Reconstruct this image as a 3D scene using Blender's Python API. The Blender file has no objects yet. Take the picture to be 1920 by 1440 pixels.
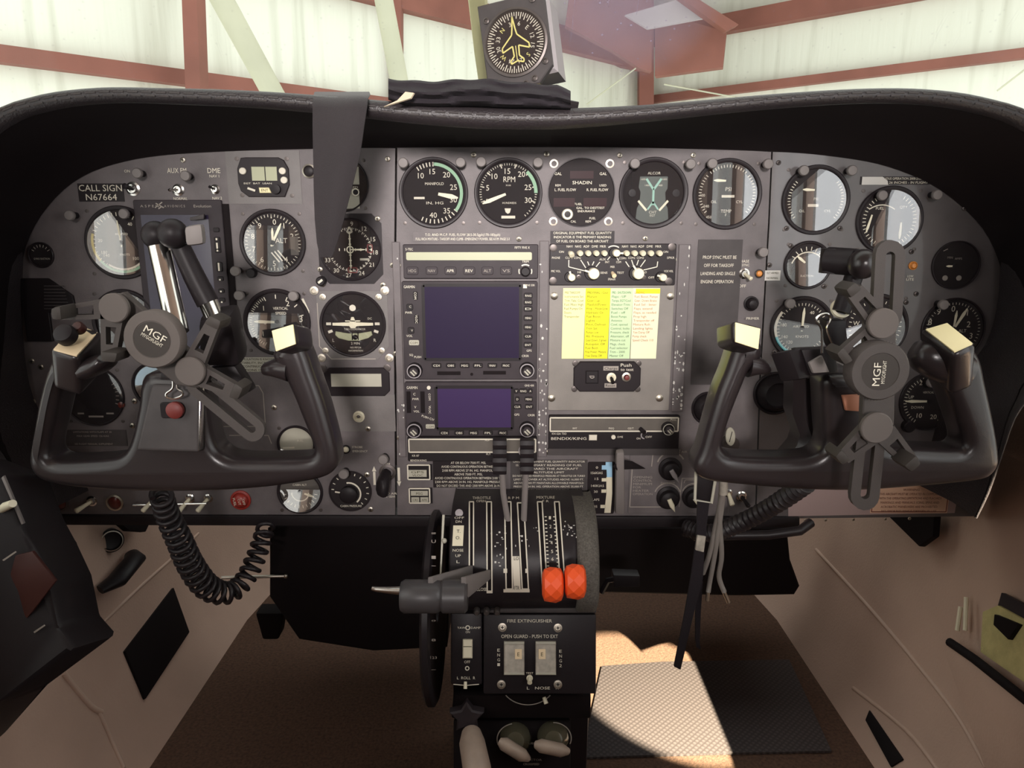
import bpy, bmesh, math, random
from mathutils import Vector, Matrix
from mathutils.bvhtree import BVHTree
random.seed(7)
S = bpy.context.scene
COL = S.collection
R = math.radians
# ---------------------------------------------------------------- camera, world, lights, exposure
F, D, H, PIT = 1400.0, 0.88, 0.74, R(12.5)
cam_d = bpy.data.cameras.new('camera'); cam = bpy.data.objects.new('camera', cam_d); COL.objects.link(cam)
cam_d.sensor_width = 36.0; cam_d.lens = 36.0 * F / 1920.0; cam_d.clip_start = 0.02; cam_d.clip_end = 200
cam.location = (0, -D, H); cam.rotation_euler = (R(90) - PIT, 0, 0)
S.camera = cam
S.view_settings.view_transform = 'Standard'; S.view_settings.look = 'None'
S.view_settings.gamma = 1; S.view_settings.use_curve_mapping = False; S.view_settings.exposure = 0.0
w = bpy.data.worlds.new('world'); S.world = w; w.use_nodes = True
bg = w.node_tree.nodes['Background']; bg.inputs[0].default_value = (0.98, 1.0, 0.95, 1); bg.inputs[1].default_value = 1.62

def area(name, loc, target, sx, sy, power, col=(1, 1, 1), spread=180):
    d = bpy.data.lights.new(name, 'AREA'); d.shape = 'RECTANGLE'; d.size = sx; d.size_y = sy
    d.energy = power; d.color = col; d.spread = R(spread)
    o = bpy.data.objects.new(name, d); COL.objects.link(o); o.location = loc
    o.rotation_euler = (Vector(target) - Vector(loc)).to_track_quat('-Z', 'Y').to_euler()
    return o
# daylight entering by the cabin side windows and the rear cabin
area('left_window_daylight', (-0.590, -0.72, 0.93), (0.6, -0.72, 0.93), 0.28, 0.62, 1.35, (1.0, 0.97, 0.90))
area('right_window_daylight', (0.590, -0.72, 0.93), (-0.6, -0.72, 0.93), 0.28, 0.62, 1.6, (0.95, 0.97, 1.0))
area('rear_cabin_daylight', (0.0, -2.6, 1.22), (0.0, 0.0, 0.74), 0.45, 0.34, 1.6, (1.0, 0.93, 0.90), 20)
_d = bpy.data.lights.new('sun_through_right_window', 'SPOT'); _d.energy = 8500; _d.color = (1.0, 0.90, 0.64); _d.spot_size = R(5.1); _d.spot_blend = 0.10; _d.shadow_soft_size = 0.01
_o = bpy.data.objects.new('sun_through_right_window', _d); COL.objects.link(_o); _o.location = (1.45, -1.58, 1.90)
_o.rotation_euler = (Vector((0.242, 0.175, 0.0)) - Vector(_o.location)).to_track_quat('-Z', 'Y').to_euler()

# ---------------------------------------------------------------- pixel -> place
CP, SP = math.cos(PIT), math.sin(PIT)
def ray(px, py):
    d = (py - 720) / F
    return Vector(((px - 960) / F, CP - d * SP, -(SP + d * CP)))
CAM = Vector((0, -D, H))
def at(px, py, Y=0.0):
    r = ray(px, py); return CAM + r * ((Y + D) / r.y)
def at_z(px, py, Z):
    r = ray(px, py); return CAM + r * ((Z - H) / r.z)
def sc(px, py, Y=0.0):
    return (Y + D) / ray(px, py).y / F
def frame(px, py, Y=0.0, rot=0.0, iso=True, tilt=0.0, yaw=0.0, s=None):
    """local (u right, v up, h towards the cabin), unit = one pixel at that place"""
    k = s or sc(px, py, Y); kv = k
    if not iso:
        kv = (at(px, py - 1, Y).z - at(px, py + 1, Y).z) / 2
    B = Matrix(((k, 0, 0, 0), (0, 0, -k, 0), (0, kv, 0, 0), (0, 0, 0, 1)))
    return (Matrix.Translation(at(px, py, Y)) @ Matrix.Rotation(yaw, 4, 'Z') @ Matrix.Rotation(tilt, 4, 'X')
            @ Matrix.Rotation(-R(rot), 4, Vector((0, -1, 0))) @ B)

# ---------------------------------------------------------------- materials
def lin(h):
    h = h.lstrip('#'); c = [int(h[i:i + 2], 16) / 255 for i in (0, 2, 4)]
    return tuple(x / 12.92 if x <= 0.04045 else ((x + 0.055) / 1.055) ** 2.4 for x in c) + (1,)
def mat(name, col, rough=0.5, metal=0.0, var=0.0, vscale=60, bump=0.0, bscale=400, coat=0.0, spec=0.5, sheen=0.0, emit=None):
    m = bpy.data.materials.new(name); m.use_nodes = True
    nt = m.node_tree; b = nt.nodes['Principled BSDF']
    col = lin(col) if isinstance(col, str) else tuple(col) + (1,)
    b.inputs['Base Color'].default_value = col; b.inputs['Roughness'].default_value = rough
    b.inputs['Metallic'].default_value = metal; b.inputs['Specular IOR Level'].default_value = spec
    if coat: b.inputs['Coat Weight'].default_value = coat; b.inputs['Coat Roughness'].default_value = 0.06
    if sheen: b.inputs['Sheen Weight'].default_value = sheen
    if emit: b.inputs['Emission Color'].default_value = emit[0] + (1,); b.inputs['Emission Strength'].default_value = emit[1]
    if var or bump:
        tc = nt.nodes.new('ShaderNodeTexCoord')
        if var:
            n = nt.nodes.new('ShaderNodeTexNoise'); n.inputs['Scale'].default_value = vscale; n.inputs['Detail'].default_value = 4
            r = nt.nodes.new('ShaderNodeMapRange'); r.inputs[1].default_value = 0.3; r.inputs[2].default_value = 0.7
            r.inputs[3].default_value = 1 - var; r.inputs[4].default_value = 1 + var
            mx = nt.nodes.new('ShaderNodeMix'); mx.data_type = 'RGBA'; mx.blend_type = 'MULTIPLY'; mx.inputs[0].default_value = 1
            mx.inputs[6].default_value = col
            nt.links.new(tc.outputs['Object'], n.inputs['Vector']); nt.links.new(n.outputs[0], r.inputs[0])
            nt.links.new(r.outputs[0], mx.inputs[7]); nt.links.new(mx.outputs[2], b.inputs['Base Color'])
        if bump:
            n2 = nt.nodes.new('ShaderNodeTexNoise'); n2.inputs['Scale'].default_value = bscale; n2.inputs['Detail'].default_value = 3
            bp = nt.nodes.new('ShaderNodeBump'); bp.inputs['Strength'].default_value = bump; bp.inputs['Distance'].default_value = 0.002
            nt.links.new(tc.outputs['Object'], n2.inputs['Vector']); nt.links.new(n2.outputs[0], bp.inputs['Height'])
            nt.links.new(bp.outputs[0], b.inputs['Normal'])
    return m
def glass_mat(name, tint=(1, 1, 1), ior=1.5, dirt=0.0):
    m = bpy.data.materials.new(name); m.use_nodes = True; nt = m.node_tree; N = nt.nodes; L = nt.links
    N.remove(N['Principled BSDF']); out = N['Material Output']
    tr = N.new('ShaderNodeBsdfTransparent'); tr.inputs[0].default_value = tint + (1,)
    gl = N.new('ShaderNodeBsdfGlossy'); gl.inputs['Roughness'].default_value = 0.012
    fr = N.new('ShaderNodeFresnel'); fr.inputs[0].default_value = ior
    ge = N.new('ShaderNodeNewGeometry'); mi = N.new('ShaderNodeMix'); mi.inputs[2].default_value = ior; mi.inputs[3].default_value = 1 / ior
    L.new(ge.outputs['Backfacing'], mi.inputs[0]); L.new(mi.outputs[0], fr.inputs[0])
    mx = N.new('ShaderNodeMixShader'); L.new(fr.outputs[0], mx.inputs[0]); L.new(tr.outputs[0], mx.inputs[1]); L.new(gl.outputs[0], mx.inputs[2])
    last = mx
    if dirt:
        tc = N.new('ShaderNodeTexCoord')
        df = N.new('ShaderNodeBsdfDiffuse'); df.inputs[0].default_value = (0.42, 0.35, 0.46, 1)
        tl = N.new('ShaderNodeBsdfTranslucent'); tl.inputs[0].default_value = (0.42, 0.35, 0.46, 1)
        ad = N.new('ShaderNodeMixShader'); ad.inputs[0].default_value = 0.5; L.new(df.outputs[0], ad.inputs[1]); L.new(tl.outputs[0], ad.inputs[2])
        # scratches: stretched noise threshold; specks: voronoi
        mp = N.new('ShaderNodeMapping'); mp.inputs['Rotation'].default_value = (0.2, 0.5, 0.5); mp.inputs['Scale'].default_value = (260, 9, 9)
        n1 = N.new('ShaderNodeTexNoise'); n1.inputs['Scale'].default_value = 1; n1.inputs['Detail'].default_value = 2
        L.new(tc.outputs['Object'], mp.inputs[0]); L.new(mp.outputs[0], n1.inputs['Vector'])
        r1 = N.new('ShaderNodeMapRange'); r1.inputs[1].default_value = 0.70; r1.inputs[2].default_value = 0.80; L.new(n1.outputs[0], r1.inputs[0])
        vo = N.new('ShaderNodeTexVoronoi'); vo.inputs['Scale'].default_value = 70; L.new(tc.outputs['Object'], vo.inputs['Vector'])
        r2 = N.new('ShaderNodeMapRange'); r2.inputs[1].default_value = 0.13; r2.inputs[2].default_value = 0.07; L.new(vo.outputs['Distance'], r2.inputs[0])
        # smear area: sphere falloff around one spot of the pane
        ds = N.new('ShaderNodeVectorMath'); ds.operation = 'DISTANCE'; ds.inputs[1].default_value = dirt
        L.new(tc.outputs['Object'], ds.inputs[0])
        r3 = N.new('ShaderNodeMapRange'); r3.inputs[1].default_value = 0.16; r3.inputs[2].default_value = 0.07; L.new(ds.outputs['Value'], r3.inputs[0])
        mm = N.new('ShaderNodeMath'); mm.operation = 'MAXIMUM'; L.new(r1.outputs[0], mm.inputs[0]); L.new(r2.outputs[0], mm.inputs[1])
        m2 = N.new('ShaderNodeMath'); m2.operation = 'MULTIPLY'; L.new(mm.outputs[0], m2.inputs[0])
        rr = N.new('ShaderNodeMath'); rr.operation = 'MULTIPLY_ADD'; rr.inputs[1].default_value = 0.9; rr.inputs[2].default_value = 0.08
        L.new(r3.outputs[0], rr.inputs[0]); L.new(rr.outputs[0], m2.inputs[1])
        m3 = N.new('ShaderNodeMath'); m3.operation = 'MULTIPLY_ADD'; m3.inputs[1].default_value = 0.5
        L.new(r3.outputs[0], m3.inputs[0]); L.new(m2.outputs[0], m3.inputs[2])
        m4 = N.new('ShaderNodeMixShader'); L.new(m3.outputs[0], m4.inputs[0]); L.new(mx.outputs[0], m4.inputs[1]); L.new(ad.outputs[0], m4.inputs[2])
        last = m4
    L.new(last.outputs[0], out.inputs[0])
    return m
M = {}
M['panel'] = mat('panel_grey_paint', (0.130, 0.112, 0.114), 0.55, var=0.18, vscale=35, bump=0.12, bscale=900)
M['panel2'] = mat('panel_light_grey_paint', (0.155, 0.140, 0.135), 0.5, var=0.12, vscale=30, bump=0.10, bscale=900)
M['panelr'] = mat('panel_glossy_grey_overlay', (0.092, 0.080, 0.081), 0.45, var=0.15, vscale=25, coat=0.55)
M['plate'] = mat('bare_grey_plate', (0.215, 0.195, 0.175), 0.5, var=0.12, vscale=25, bump=0.08, bscale=700)
M['dplate'] = mat('dark_grey_plate', (0.065, 0.057, 0.057), 0.5, var=0.15, vscale=40, spec=0.22)
M['black'] = mat('black_plastic', (0.016, 0.0125, 0.014), 0.45, bump=0.05, bscale=1200, spec=0.22)
M['radio'] = mat('radio_face_charcoal', (0.040, 0.032, 0.036), 0.5, var=0.1, spec=0.22)
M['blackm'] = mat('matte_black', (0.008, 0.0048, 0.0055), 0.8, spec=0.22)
M['gbez'] = mat('gauge_bezel_black', (0.020, 0.015, 0.017), 0.4, spec=0.22)
M['dial'] = mat('dial_black', (0.024, 0.019, 0.020), 0.7, spec=0.22)
M['dialg'] = mat('dial_grey_brown', (0.10, 0.088, 0.078), 0.7)
M['white'] = mat('print_white', (0.74, 0.69, 0.57), 0.6)
M['dim'] = mat('print_faded', (0.36, 0.32, 0.28), 0.7)
M['cream'] = mat('cream_plate', (0.90, 0.80, 0.46), 0.5)
M['peach'] = mat('peach_plate', (0.86, 0.68, 0.44), 0.5)
M['lume'] = mat('luminous_needle', (0.83, 0.78, 0.60), 0.5)
M['green'] = mat('green_arc', (0.30, 0.50, 0.33), 0.6)
M['yellow'] = mat('yellow_arc', (0.72, 0.58, 0.10), 0.6)
M['cyan'] = mat('cyan_arc', (0.08, 0.55, 0.62), 0.6)
M['red'] = mat('red_paint', (0.17, 0.026, 0.022), 0.5)
M['redb'] = mat('red_button', (0.30, 0.028, 0.02), 0.35)
M['orange'] = mat('orange_rubber', (0.90, 0.10, 0.02), 0.4)
M['amber'] = mat('amber_lens', (0.70, 0.27, 0.06), 0.35)
M['darkred'] = mat('dark_red_lens', (0.10, 0.02, 0.015), 0.2)
M['chrome'] = mat('chrome', (0.78, 0.76, 0.72), 0.18, 1.0)
M['steel'] = mat('screw_steel', (0.55, 0.50, 0.42), 0.38, 1.0)
M['dsteel'] = mat('dark_screw', (0.10, 0.085, 0.08), 0.4, 0.6)
M['greycap'] = mat('grey_cap', (0.20, 0.178, 0.17), 0.6)
M['mount'] = mat('mount_grey_nylon', (0.070, 0.060, 0.056), 0.55, bump=0.15, bscale=1500, spec=0.22)
M['mountd'] = mat('mount_disc_dark', (0.045, 0.038, 0.034), 0.55, spec=0.22)
M['mountl'] = mat('mount_disc_light', (0.115, 0.098, 0.090), 0.6, spec=0.22)
M['yoke'] = mat('yoke_black_satin', (0.025, 0.019, 0.020), 0.28, bump=0.04, bscale=900)
M['lcd'] = mat('lcd_grey_green', (0.42, 0.43, 0.28), 0.35)
M['lcdw'] = mat('lcd_pale', (0.46, 0.44, 0.36), 0.35)
M['screen'] = mat('dark_screen', (0.030, 0.022, 0.048), 0.16, spec=0.6)
M['screenp'] = mat('violet_screen', (0.050, 0.030, 0.090), 0.22, spec=0.5)
M['leather'] = mat('black_leather', (0.026, 0.021, 0.023), 0.42, bump=0.35, bscale=500)
M['cloth'] = mat('black_cloth', (0.013, 0.009, 0.013), 0.9, bump=0.3, bscale=700)
M['strap'] = mat('charcoal_webbing', (0.019, 0.0145, 0.0165), 0.85, bump=0.25, bscale=900, sheen=0.1)
M['vinyl'] = mat('beige_vinyl', (0.52, 0.36, 0.285), 0.55, var=0.08, vscale=8, bump=0.25, bscale=260)
M['vinyl2'] = mat('beige_vinyl_piping', (0.55, 0.39, 0.31), 0.5)
M['carpet'] = mat('brown_carpet', (0.095, 0.050, 0.031), 0.95, var=0.35, vscale=220, bump=0.8, bscale=320)
M['mat'] = None
M['peddark'] = mat('pedestal_black', (0.020, 0.016, 0.018), 0.38, bump=0.06, bscale=900, spec=0.22)
M['felt'] = mat('grey_felt_trim', (0.105, 0.095, 0.082), 0.9, var=0.35, vscale=500, bump=0.3, bscale=900)
M['ivory'] = mat('ivory_plastic', (0.80, 0.74, 0.56), 0.4)
M['beigek'] = mat('beige_knob', (0.40, 0.31, 0.25), 0.5, var=0.1)
M['clear'] = mat('clear_guard', (0.44, 0.40, 0.34), 0.3, var=0.2, vscale=150)
M['yel'] = mat('paper_yellow', (0.90, 0.86, 0.03), 0.8)
M['pyel'] = mat('paper_pale_yellow', (0.92, 0.90, 0.42), 0.8)
M['pgrn'] = mat('paper_green', (0.60, 0.78, 0.46), 0.8)
M['pcrm'] = mat('paper_cream', (0.90, 0.87, 0.58), 0.8)
M['ink'] = mat('ink_olive', (0.05, 0.045, 0.012), 0.8)
M['inkr'] = mat('ink_red', (0.34, 0.07, 0.03), 0.8)
M['inkg'] = mat('ink_green', (0.05, 0.11, 0.06), 0.8)
M['lilac'] = mat('sticker_white', (0.62, 0.60, 0.56), 0.6)
M['pink'] = mat('pink_warning_placard', (0.80, 0.52, 0.36), 0.45)
M['blue'] = mat('pale_blue_paint', (0.35, 0.60, 0.80), 0.5)
M['hwall'] = None
M['hred'] = mat('hangar_red_oxide_steel', (0.24, 0.090, 0.068), 0.7, var=0.2, vscale=2)
M['hpipe'] = mat('hangar_pale_pipe', (0.52, 0.52, 0.40), 0.6, var=0.1, vscale=4)
M['hroof'] = mat('hangar_roof_liner', (0.50, 0.47, 0.48), 0.8, var=0.1, vscale=1)
M['grey'] = mat('grey_casing', (0.34, 0.31, 0.32), 0.45)
M['tan'] = mat('kneepad_yellow', (0.50, 0.43, 0.19), 0.8, var=0.15, vscale=60, bump=0.3)
M['maroon'] = mat('maroon_grip', (0.05, 0.012, 0.009), 0.5)
M['cord'] = mat('cord_black_rubber', (0.020, 0.015, 0.017), 0.42)
M['wire'] = mat('wire_grey_sheath', (0.26, 0.235, 0.215), 0.5)
M['wood'] = mat('brushed_face', (0.115, 0.10, 0.085), 0.45, var=0.1)
M['glass'] = glass_mat('cover_glass', ior=1.85)
def hangar_wall_mat():
    m = mat('hangar_white_liner', (0.82, 0.84, 0.76), 0.75); nt = m.node_tree; N = nt.nodes; L = nt.links; b = N['Principled BSDF']
    tc = N.new('ShaderNodeTexCoord'); mp = N.new('ShaderNodeMapping'); mp.inputs['Scale'].default_value = (1, 1, 0.05)
    n = N.new('ShaderNodeTexNoise'); n.inputs['Scale'].default_value = 7; n.inputs['Detail'].default_value = 5
    bp = N.new('ShaderNodeBump'); bp.inputs['Strength'].default_value = 0.35; bp.inputs['Distance'].default_value = 0.05
    L.new(tc.outputs['Object'], mp.inputs[0]); L.new(mp.outputs[0], n.inputs['Vector']); L.new(n.outputs[0], bp.inputs['Height']); L.new(bp.outputs[0], b.inputs['Normal'])
    r = N.new('ShaderNodeValToRGB'); r.color_ramp.elements[0].position = 0.30; r.color_ramp.elements[0].color = (0.64, 0.65, 0.56, 1)
    r.color_ramp.elements[1].position = 0.47; r.color_ramp.elements[1].color = (0.82, 0.84, 0.75, 1)
    L.new(n.outputs[0], r.inputs[0]); L.new(r.outputs[0], b.inputs['Base Color'])
    return m
M['hwall'] = hangar_wall_mat()
def floor_mat_mat():
    m = mat('woven_vinyl_mat', (0.33, 0.27, 0.245), 0.7); nt = m.node_tree; N = nt.nodes; L = nt.links; b = N['Principled BSDF']
    tc = N.new('ShaderNodeTexCoord'); mp = N.new('ShaderNodeMapping'); mp.inputs['Rotation'].default_value = (0, 0, R(45)); mp.inputs['Scale'].default_value = (150, 150, 150)
    ck = N.new('ShaderNodeTexVoronoi'); ck.inputs['Scale'].default_value = 1; ck.inputs['Randomness'].default_value = 0.0
    L.new(tc.outputs['Object'], mp.inputs[0]); L.new(mp.outputs[0], ck.inputs['Vector'])
    r = N.new('ShaderNodeValToRGB'); r.color_ramp.elements[0].position = 0.15; r.color_ramp.elements[0].color = (0.115, 0.092, 0.092, 1)
    r.color_ramp.elements[1].position = 0.6; r.color_ramp.elements[1].color = (0.036, 0.027, 0.027, 1)
    L.new(ck.outputs['Distance'], r.inputs[0]); L.new(r.outputs[0], b.inputs['Base Color'])
    bp = N.new('ShaderNodeBump'); bp.inputs['Strength'].default_value = 0.6; bp.inputs['Distance'].default_value = 0.002; bp.invert = True
    L.new(ck.outputs['Distance'], bp.inputs['Height']); L.new(bp.outputs[0], b.inputs['Normal'])
    return m
M['mat'] = floor_mat_mat()

# ---------------------------------------------------------------- mesh builder
TXT = {}
def text_geo(s):
    if s in TXT: return TXT[s]
    c = bpy.data.curves.new('t', 'FONT'); c.body = s; c.size = 1; c.resolution_u = 2; c.dimensions = '2D'; c.fill_mode = 'FRONT'
    o = bpy.data.objects.new('t', c)
    me = bpy.data.meshes.new_from_object(o)
    vs = [(v.co.x, v.co.y) for v in me.vertices]; fs = [tuple(p.vertices) for p in me.polygons]
    bpy.data.objects.remove(o); bpy.data.meshes.remove(me); bpy.data.curves.remove(c)
    xs = [v[0] for v in vs] or [0, 1]
    TXT[s] = (vs, fs, min(xs), max(xs)); return TXT[s]
class MB:
    def __init__(s, M_=None): s.bm = bmesh.new(); s.M = M_ or Matrix()
    def at(s, M_): s.M = M_; return s
    def v(s, p): return s.bm.verts.new(s.M @ Vector(p))
    def f(s, vs):
        try: return s.bm.faces.new(vs)
        except ValueError: return None
    def lathe(s, prof, c=(0, 0), seg=32, T=None, phase=0.0):
        T = T or Matrix(); rings = []
        for r, h in prof:
            if r == 0: rings.append([s.v(T @ Vector((c[0], c[1], h)))])
            else: rings.append([s.v(T @ Vector((c[0] + r * math.cos(phase + 2 * math.pi * k / seg), c[1] + r * math.sin(phase + 2 * math.pi * k / seg), h))) for k in range(seg)])
        for a, b in zip(rings, rings[1:]):
            for k in range(seg):
                k2 = (k + 1) % seg
                if len(a) == 1 and len(b) == 1: continue
                if len(a) == 1: s.f((a[0], b[k], b[k2]))
                elif len(b) == 1: s.f((a[k], b[0], a[k2]))
                else: s.f((a[k], b[k], b[k2], a[k2]))
        return s
    def disc(s, r, h, c=(0, 0), seg=32): 
        s.f([s.v((c[0] + r * math.cos(2 * math.pi * k / seg), c[1] + r * math.sin(2 * math.pi * k / seg), h)) for k in range(seg)]); return s
    def prism(s, pts, h0, h1, ch=0.0):
        n = len(pts); ar = sum(pts[i][0] * pts[(i + 1) % n][1] - pts[(i + 1) % n][0] * pts[i][1] for i in range(n))
        if ar < 0: pts = pts[::-1]
        def inset(d):
            out = []
            for i in range(n):
                a, b, c = Vector(pts[i - 1][:2]), Vector(pts[i][:2]), Vector(pts[(i + 1) % n][:2])
                e1 = (b - a); e2 = (c - b)
                if e1.length < 1e-9 or e2.length < 1e-9: out.append(b); continue
                e1.normalize(); e2.normalize(); n1 = Vector((-e1.y, e1.x)); n2 = Vector((-e2.y, e2.x)); m = n1 + n2
                if m.length < 1e-6: out.append(b); continue
                m.normalize(); q = max(0.4, m.dot(n1)); out.append(b + m * d / q)
            return out
        lv = [[s.v((p[0], p[1], h0)) for p in pts]]
        if ch:
            lv.append([s.v((p[0], p[1], h1 - ch)) for p in pts]); lv.append([s.v((p.x, p.y, h1)) for p in inset(ch)])
        else: lv.append([s.v((p[0], p[1], h1)) for p in pts])
        for a, b in zip(lv, lv[1:]):
            for k in range(n): s.f((a[k], a[(k + 1) % n], b[(k + 1) % n], b[k]))
        s.f(lv[0][::-1]); s.f(lv[-1]); return s
    def ring(s, out, inn, h0, h1):
        n = len(out); A = [s.v((p[0], p[1], h0)) for p in out]; B = [s.v((p[0], p[1], h1)) for p in out]
        C = [s.v((p[0], p[1], h1)) for p in inn]; E = [s.v((p[0], p[1], h0)) for p in inn]
        for P, Q in ((A, B), (B, C), (C, E), (E, A)):
            for k in range(n): s.f((P[k], P[(k + 1) % n], Q[(k + 1) % n], Q[k]))
        return s
    def rect(s, x, y, w_, h_, h0, h1, ch=0.0, r=0.0):
        return s.prism(rr(x, y, w_, h_, r) if r else [(x - w_ / 2, y - h_ / 2), (x + w_ / 2, y - h_ / 2), (x + w_ / 2, y + h_ / 2), (x - w_ / 2, y + h_ / 2)], h0, h1, ch)
    def quad(s, pts, h): s.f([s.v((p[0], p[1], h)) for p in pts]); return s
    def line(s, a, b, w_, h):
        a = Vector(a); b = Vector(b); d = (b - a)
        if d.length < 1e-9: return s
        d.normalize(); n = Vector((-d.y, d.x)) * w_ / 2
        return s.quad((a - n, b - n, b + n, a + n), h)
    def poly(s, pts, w_, h):
        for a, b in zip(pts, pts[1:]): s.line(a, b, w_, h)
        return s
    def frame_(s, x, y, w_, h_, t, h):
        for a, b in (((x - w_ / 2, y - h_ / 2), (x + w_ / 2, y - h_ / 2)), ((x - w_ / 2, y + h_ / 2), (x + w_ / 2, y + h_ / 2)),
                     ((x - w_ / 2, y - h_ / 2), (x - w_ / 2, y + h_ / 2)), ((x + w_ / 2, y - h_ / 2), (x + w_ / 2, y + h_ / 2))): s.line(a, b, t, h)
        return s
    def arc(s, r0, r1, a0, a1, h, n=24, c=(0, 0)):
        pr = None
        for k in range(n + 1):
            a = R(a0 + (a1 - a0) * k / n); q = [s.v((c[0] + r * math.sin(a), c[1] + r * math.cos(a), h)) for r in (r0, r1)]
            if pr: s.f((pr[0], q[0], q[1], pr[1]))
            pr = q
        return s
    def ticks(s, r0, r1, a0, a1, n, w_, h, c=(0, 0)):
        for k in range(n):
            a = R(a0 + (a1 - a0) * k / max(1, n - 1)); d = (math.sin(a), math.cos(a))
            s.line((c[0] + r0 * d[0], c[1] + r0 * d[1]), (c[0] + r1 * d[0], c[1] + r1 * d[1]), w_, h)
        return s
    def text(s, t, x, y, size, h, w_=None, rot=0.0, al='C'):
        vs, fs, x0, x1 = text_geo(t); k = size / 0.7; kx = k if not w_ else w_ / max(1e-6, x1 - x0)
        ox = {'C': (x0 + x1) / 2, 'L': x0, 'R': x1}[al]; ca, sa = math.cos(R(-rot)), math.sin(R(-rot))
        V = []
        for a, b in vs:
            u = (a - ox) * kx; v_ = (b - 0.35) * k
            V.append(s.v((x + u * ca - v_ * sa, y + u * sa + v_ * ca, h)))
        for f_ in fs: s.f([V[i] for i in f_])
        return s
    def tube(s, pts, rad, seg=10, up=None, caps=True, ex=2.0):
        pts = [Vector(p) for p in pts]; n = len(pts)
        if not isinstance(rad, (list, tuple)): rad = [rad] * n
        prev = None; rings = []
        for i, p in enumerate(pts):
            t = (pts[min(i + 1, n - 1)] - pts[max(i - 1, 0)]); t = t.normalized() if t.length > 1e-9 else Vector((0, 0, 1))
            if up is not None:
                b = Vector(up); b = (b - t * b.dot(t)).normalized(); a = t.cross(b)
            else:
                if prev is None: prev = t.orthogonal().normalized()
                a = (prev - t * prev.dot(t)); a = a.normalized() if a.length > 1e-6 else t.orthogonal().normalized(); prev = a; b = t.cross(a)
            ra, rb = rad[i] if isinstance(rad[i], (list, tuple)) else (rad[i], rad[i])
            ring = []
            for k in range(seg):
                th = 2 * math.pi * k / seg; c, d = math.cos(th), math.sin(th)
                if ex != 2.0:
                    c = math.copysign(abs(c) ** (2 / ex), c); d = math.copysign(abs(d) ** (2 / ex), d)
                ring.append(s.v(p + a * ra * c + b * rb * d))
            rings.append(ring)
        for A, B in zip(rings, rings[1:]):
            for k in range(seg): s.f((A[k], A[(k + 1) % seg], B[(k + 1) % seg], B[k]))
        if caps: s.f(rings[0][::-1]); s.f(rings[-1])
        return s
    def sphere(s, c, r, seg=16, T=None):
        n = seg // 2; rings = []
        for i in range(n + 1):
            a = math.pi * i / n; rr_ = r * math.sin(a); z = r * math.cos(a)
            if i in (0, n): rings.append([s.v((c[0], c[1], c[2] + z))])
            else: rings.append([s.v((c[0] + rr_ * math.cos(2 * math.pi * k / seg), c[1] + rr_ * math.sin(2 * math.pi * k / seg), c[2] + z)) for k in range(seg)])
        for a, b in zip(rings, rings[1:]):
            for k in range(seg):
                k2 = (k + 1) % seg
                if len(a) == 1: s.f((a[0], b[k], b[k2]))
                elif len(b) == 1: s.f((a[k], b[0], a[k2]))
                else: s.f((a[k], b[k], b[k2], a[k2]))
        return s
    def hexa(s, top, bot, bevel=0.0, seg=2):
        b2 = bmesh.new(); V = [b2.verts.new(s.M @ Vector(p)) for p in list(top) + list(bot)]; n = len(top)
        b2.faces.new(V[:n]); b2.faces.new(V[n:][::-1])
        for k in range(n): b2.faces.new((V[k], V[(k + 1) % n], V[n + (k + 1) % n], V[n + k]))
        bmesh.ops.recalc_face_normals(b2, faces=b2.faces)
        if bevel: bmesh.ops.bevel(b2, geom=list(b2.edges), offset=bevel, segments=seg, profile=0.6, affect='EDGES', clamp_overlap=True)
        me = bpy.data.meshes.new('tmp'); b2.to_mesh(me); b2.free(); s.bm.from_mesh(me); bpy.data.meshes.remove(me); return s
    def slab(s, corners, th, bevel=0.0, seg=2):
        """px corners (px,py,Y) of the face the camera sees, thickened away from the camera"""
        P = [at(*c) for c in corners]; n = (P[1] - P[0]).cross(P[2] - P[1]).normalized()
        if n.dot(CAM - P[0]) < 0: n = -n
        return s.hexa(P, [p - n * th for p in P], bevel, seg)
    def box(s, c, size, bevel=0.0, rot=None):
        x, y, z = [q / 2 for q in size]; T = Matrix.Translation(c) @ (rot.to_4x4() if rot else Matrix())
        t = [T @ Vector(p) for p in ((-x, -y, z), (x, -y, z), (x, y, z), (-x, y, z))]; b = [T @ Vector(p) for p in ((-x, -y, -z), (x, -y, -z), (x, y, -z), (-x, y, -z))]
        return s.hexa(t, b, bevel)
    def loft(s, rows, closed=False):
        RW = [[s.v(p) for p in r] for r in rows]
        for a, b in zip(RW, RW[1:]):
            n = len(a)
            for k in range(n if closed else n - 1): s.f((a[k], a[(k + 1) % n], b[(k + 1) % n], b[k]))
        return s
def rr(x, y, w_, h_, r, n=4):
    out = []
    for sx, sy, a0 in ((1, -1, -90), (1, 1, 0), (-1, 1, 90), (-1, -1, 180)):
        for k in range(n + 1):
            a = R(a0 + 90 * k / n); out.append((x + sx * (w_ / 2 - r) + r * math.cos(a), y + sy * (h_ / 2 - r) + r * math.sin(a)))
    return out
def stadium(p0, p1, r, n=8):
    p0 = Vector(p0); p1 = Vector(p1); a = math.atan2(p1.y - p0.y, p1.x - p0.x); out = []
    for c, a0 in ((p1, a - math.pi / 2), (p0, a + math.pi / 2)):
        for k in range(n + 1): out.append((c.x + r * math.cos(a0 + math.pi * k / n), c.y + r * math.sin(a0 + math.pi * k / n)))
    return out
def cut(x, y, w_, h_, c):
    a, b = w_ / 2, h_ / 2
    return [(x - a + c, y - b), (x + a - c, y - b), (x + a, y - b + c), (x + a, y + b - c), (x + a - c, y + b), (x - a + c, y + b), (x - a, y + b - c), (x - a, y - b + c)]
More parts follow.
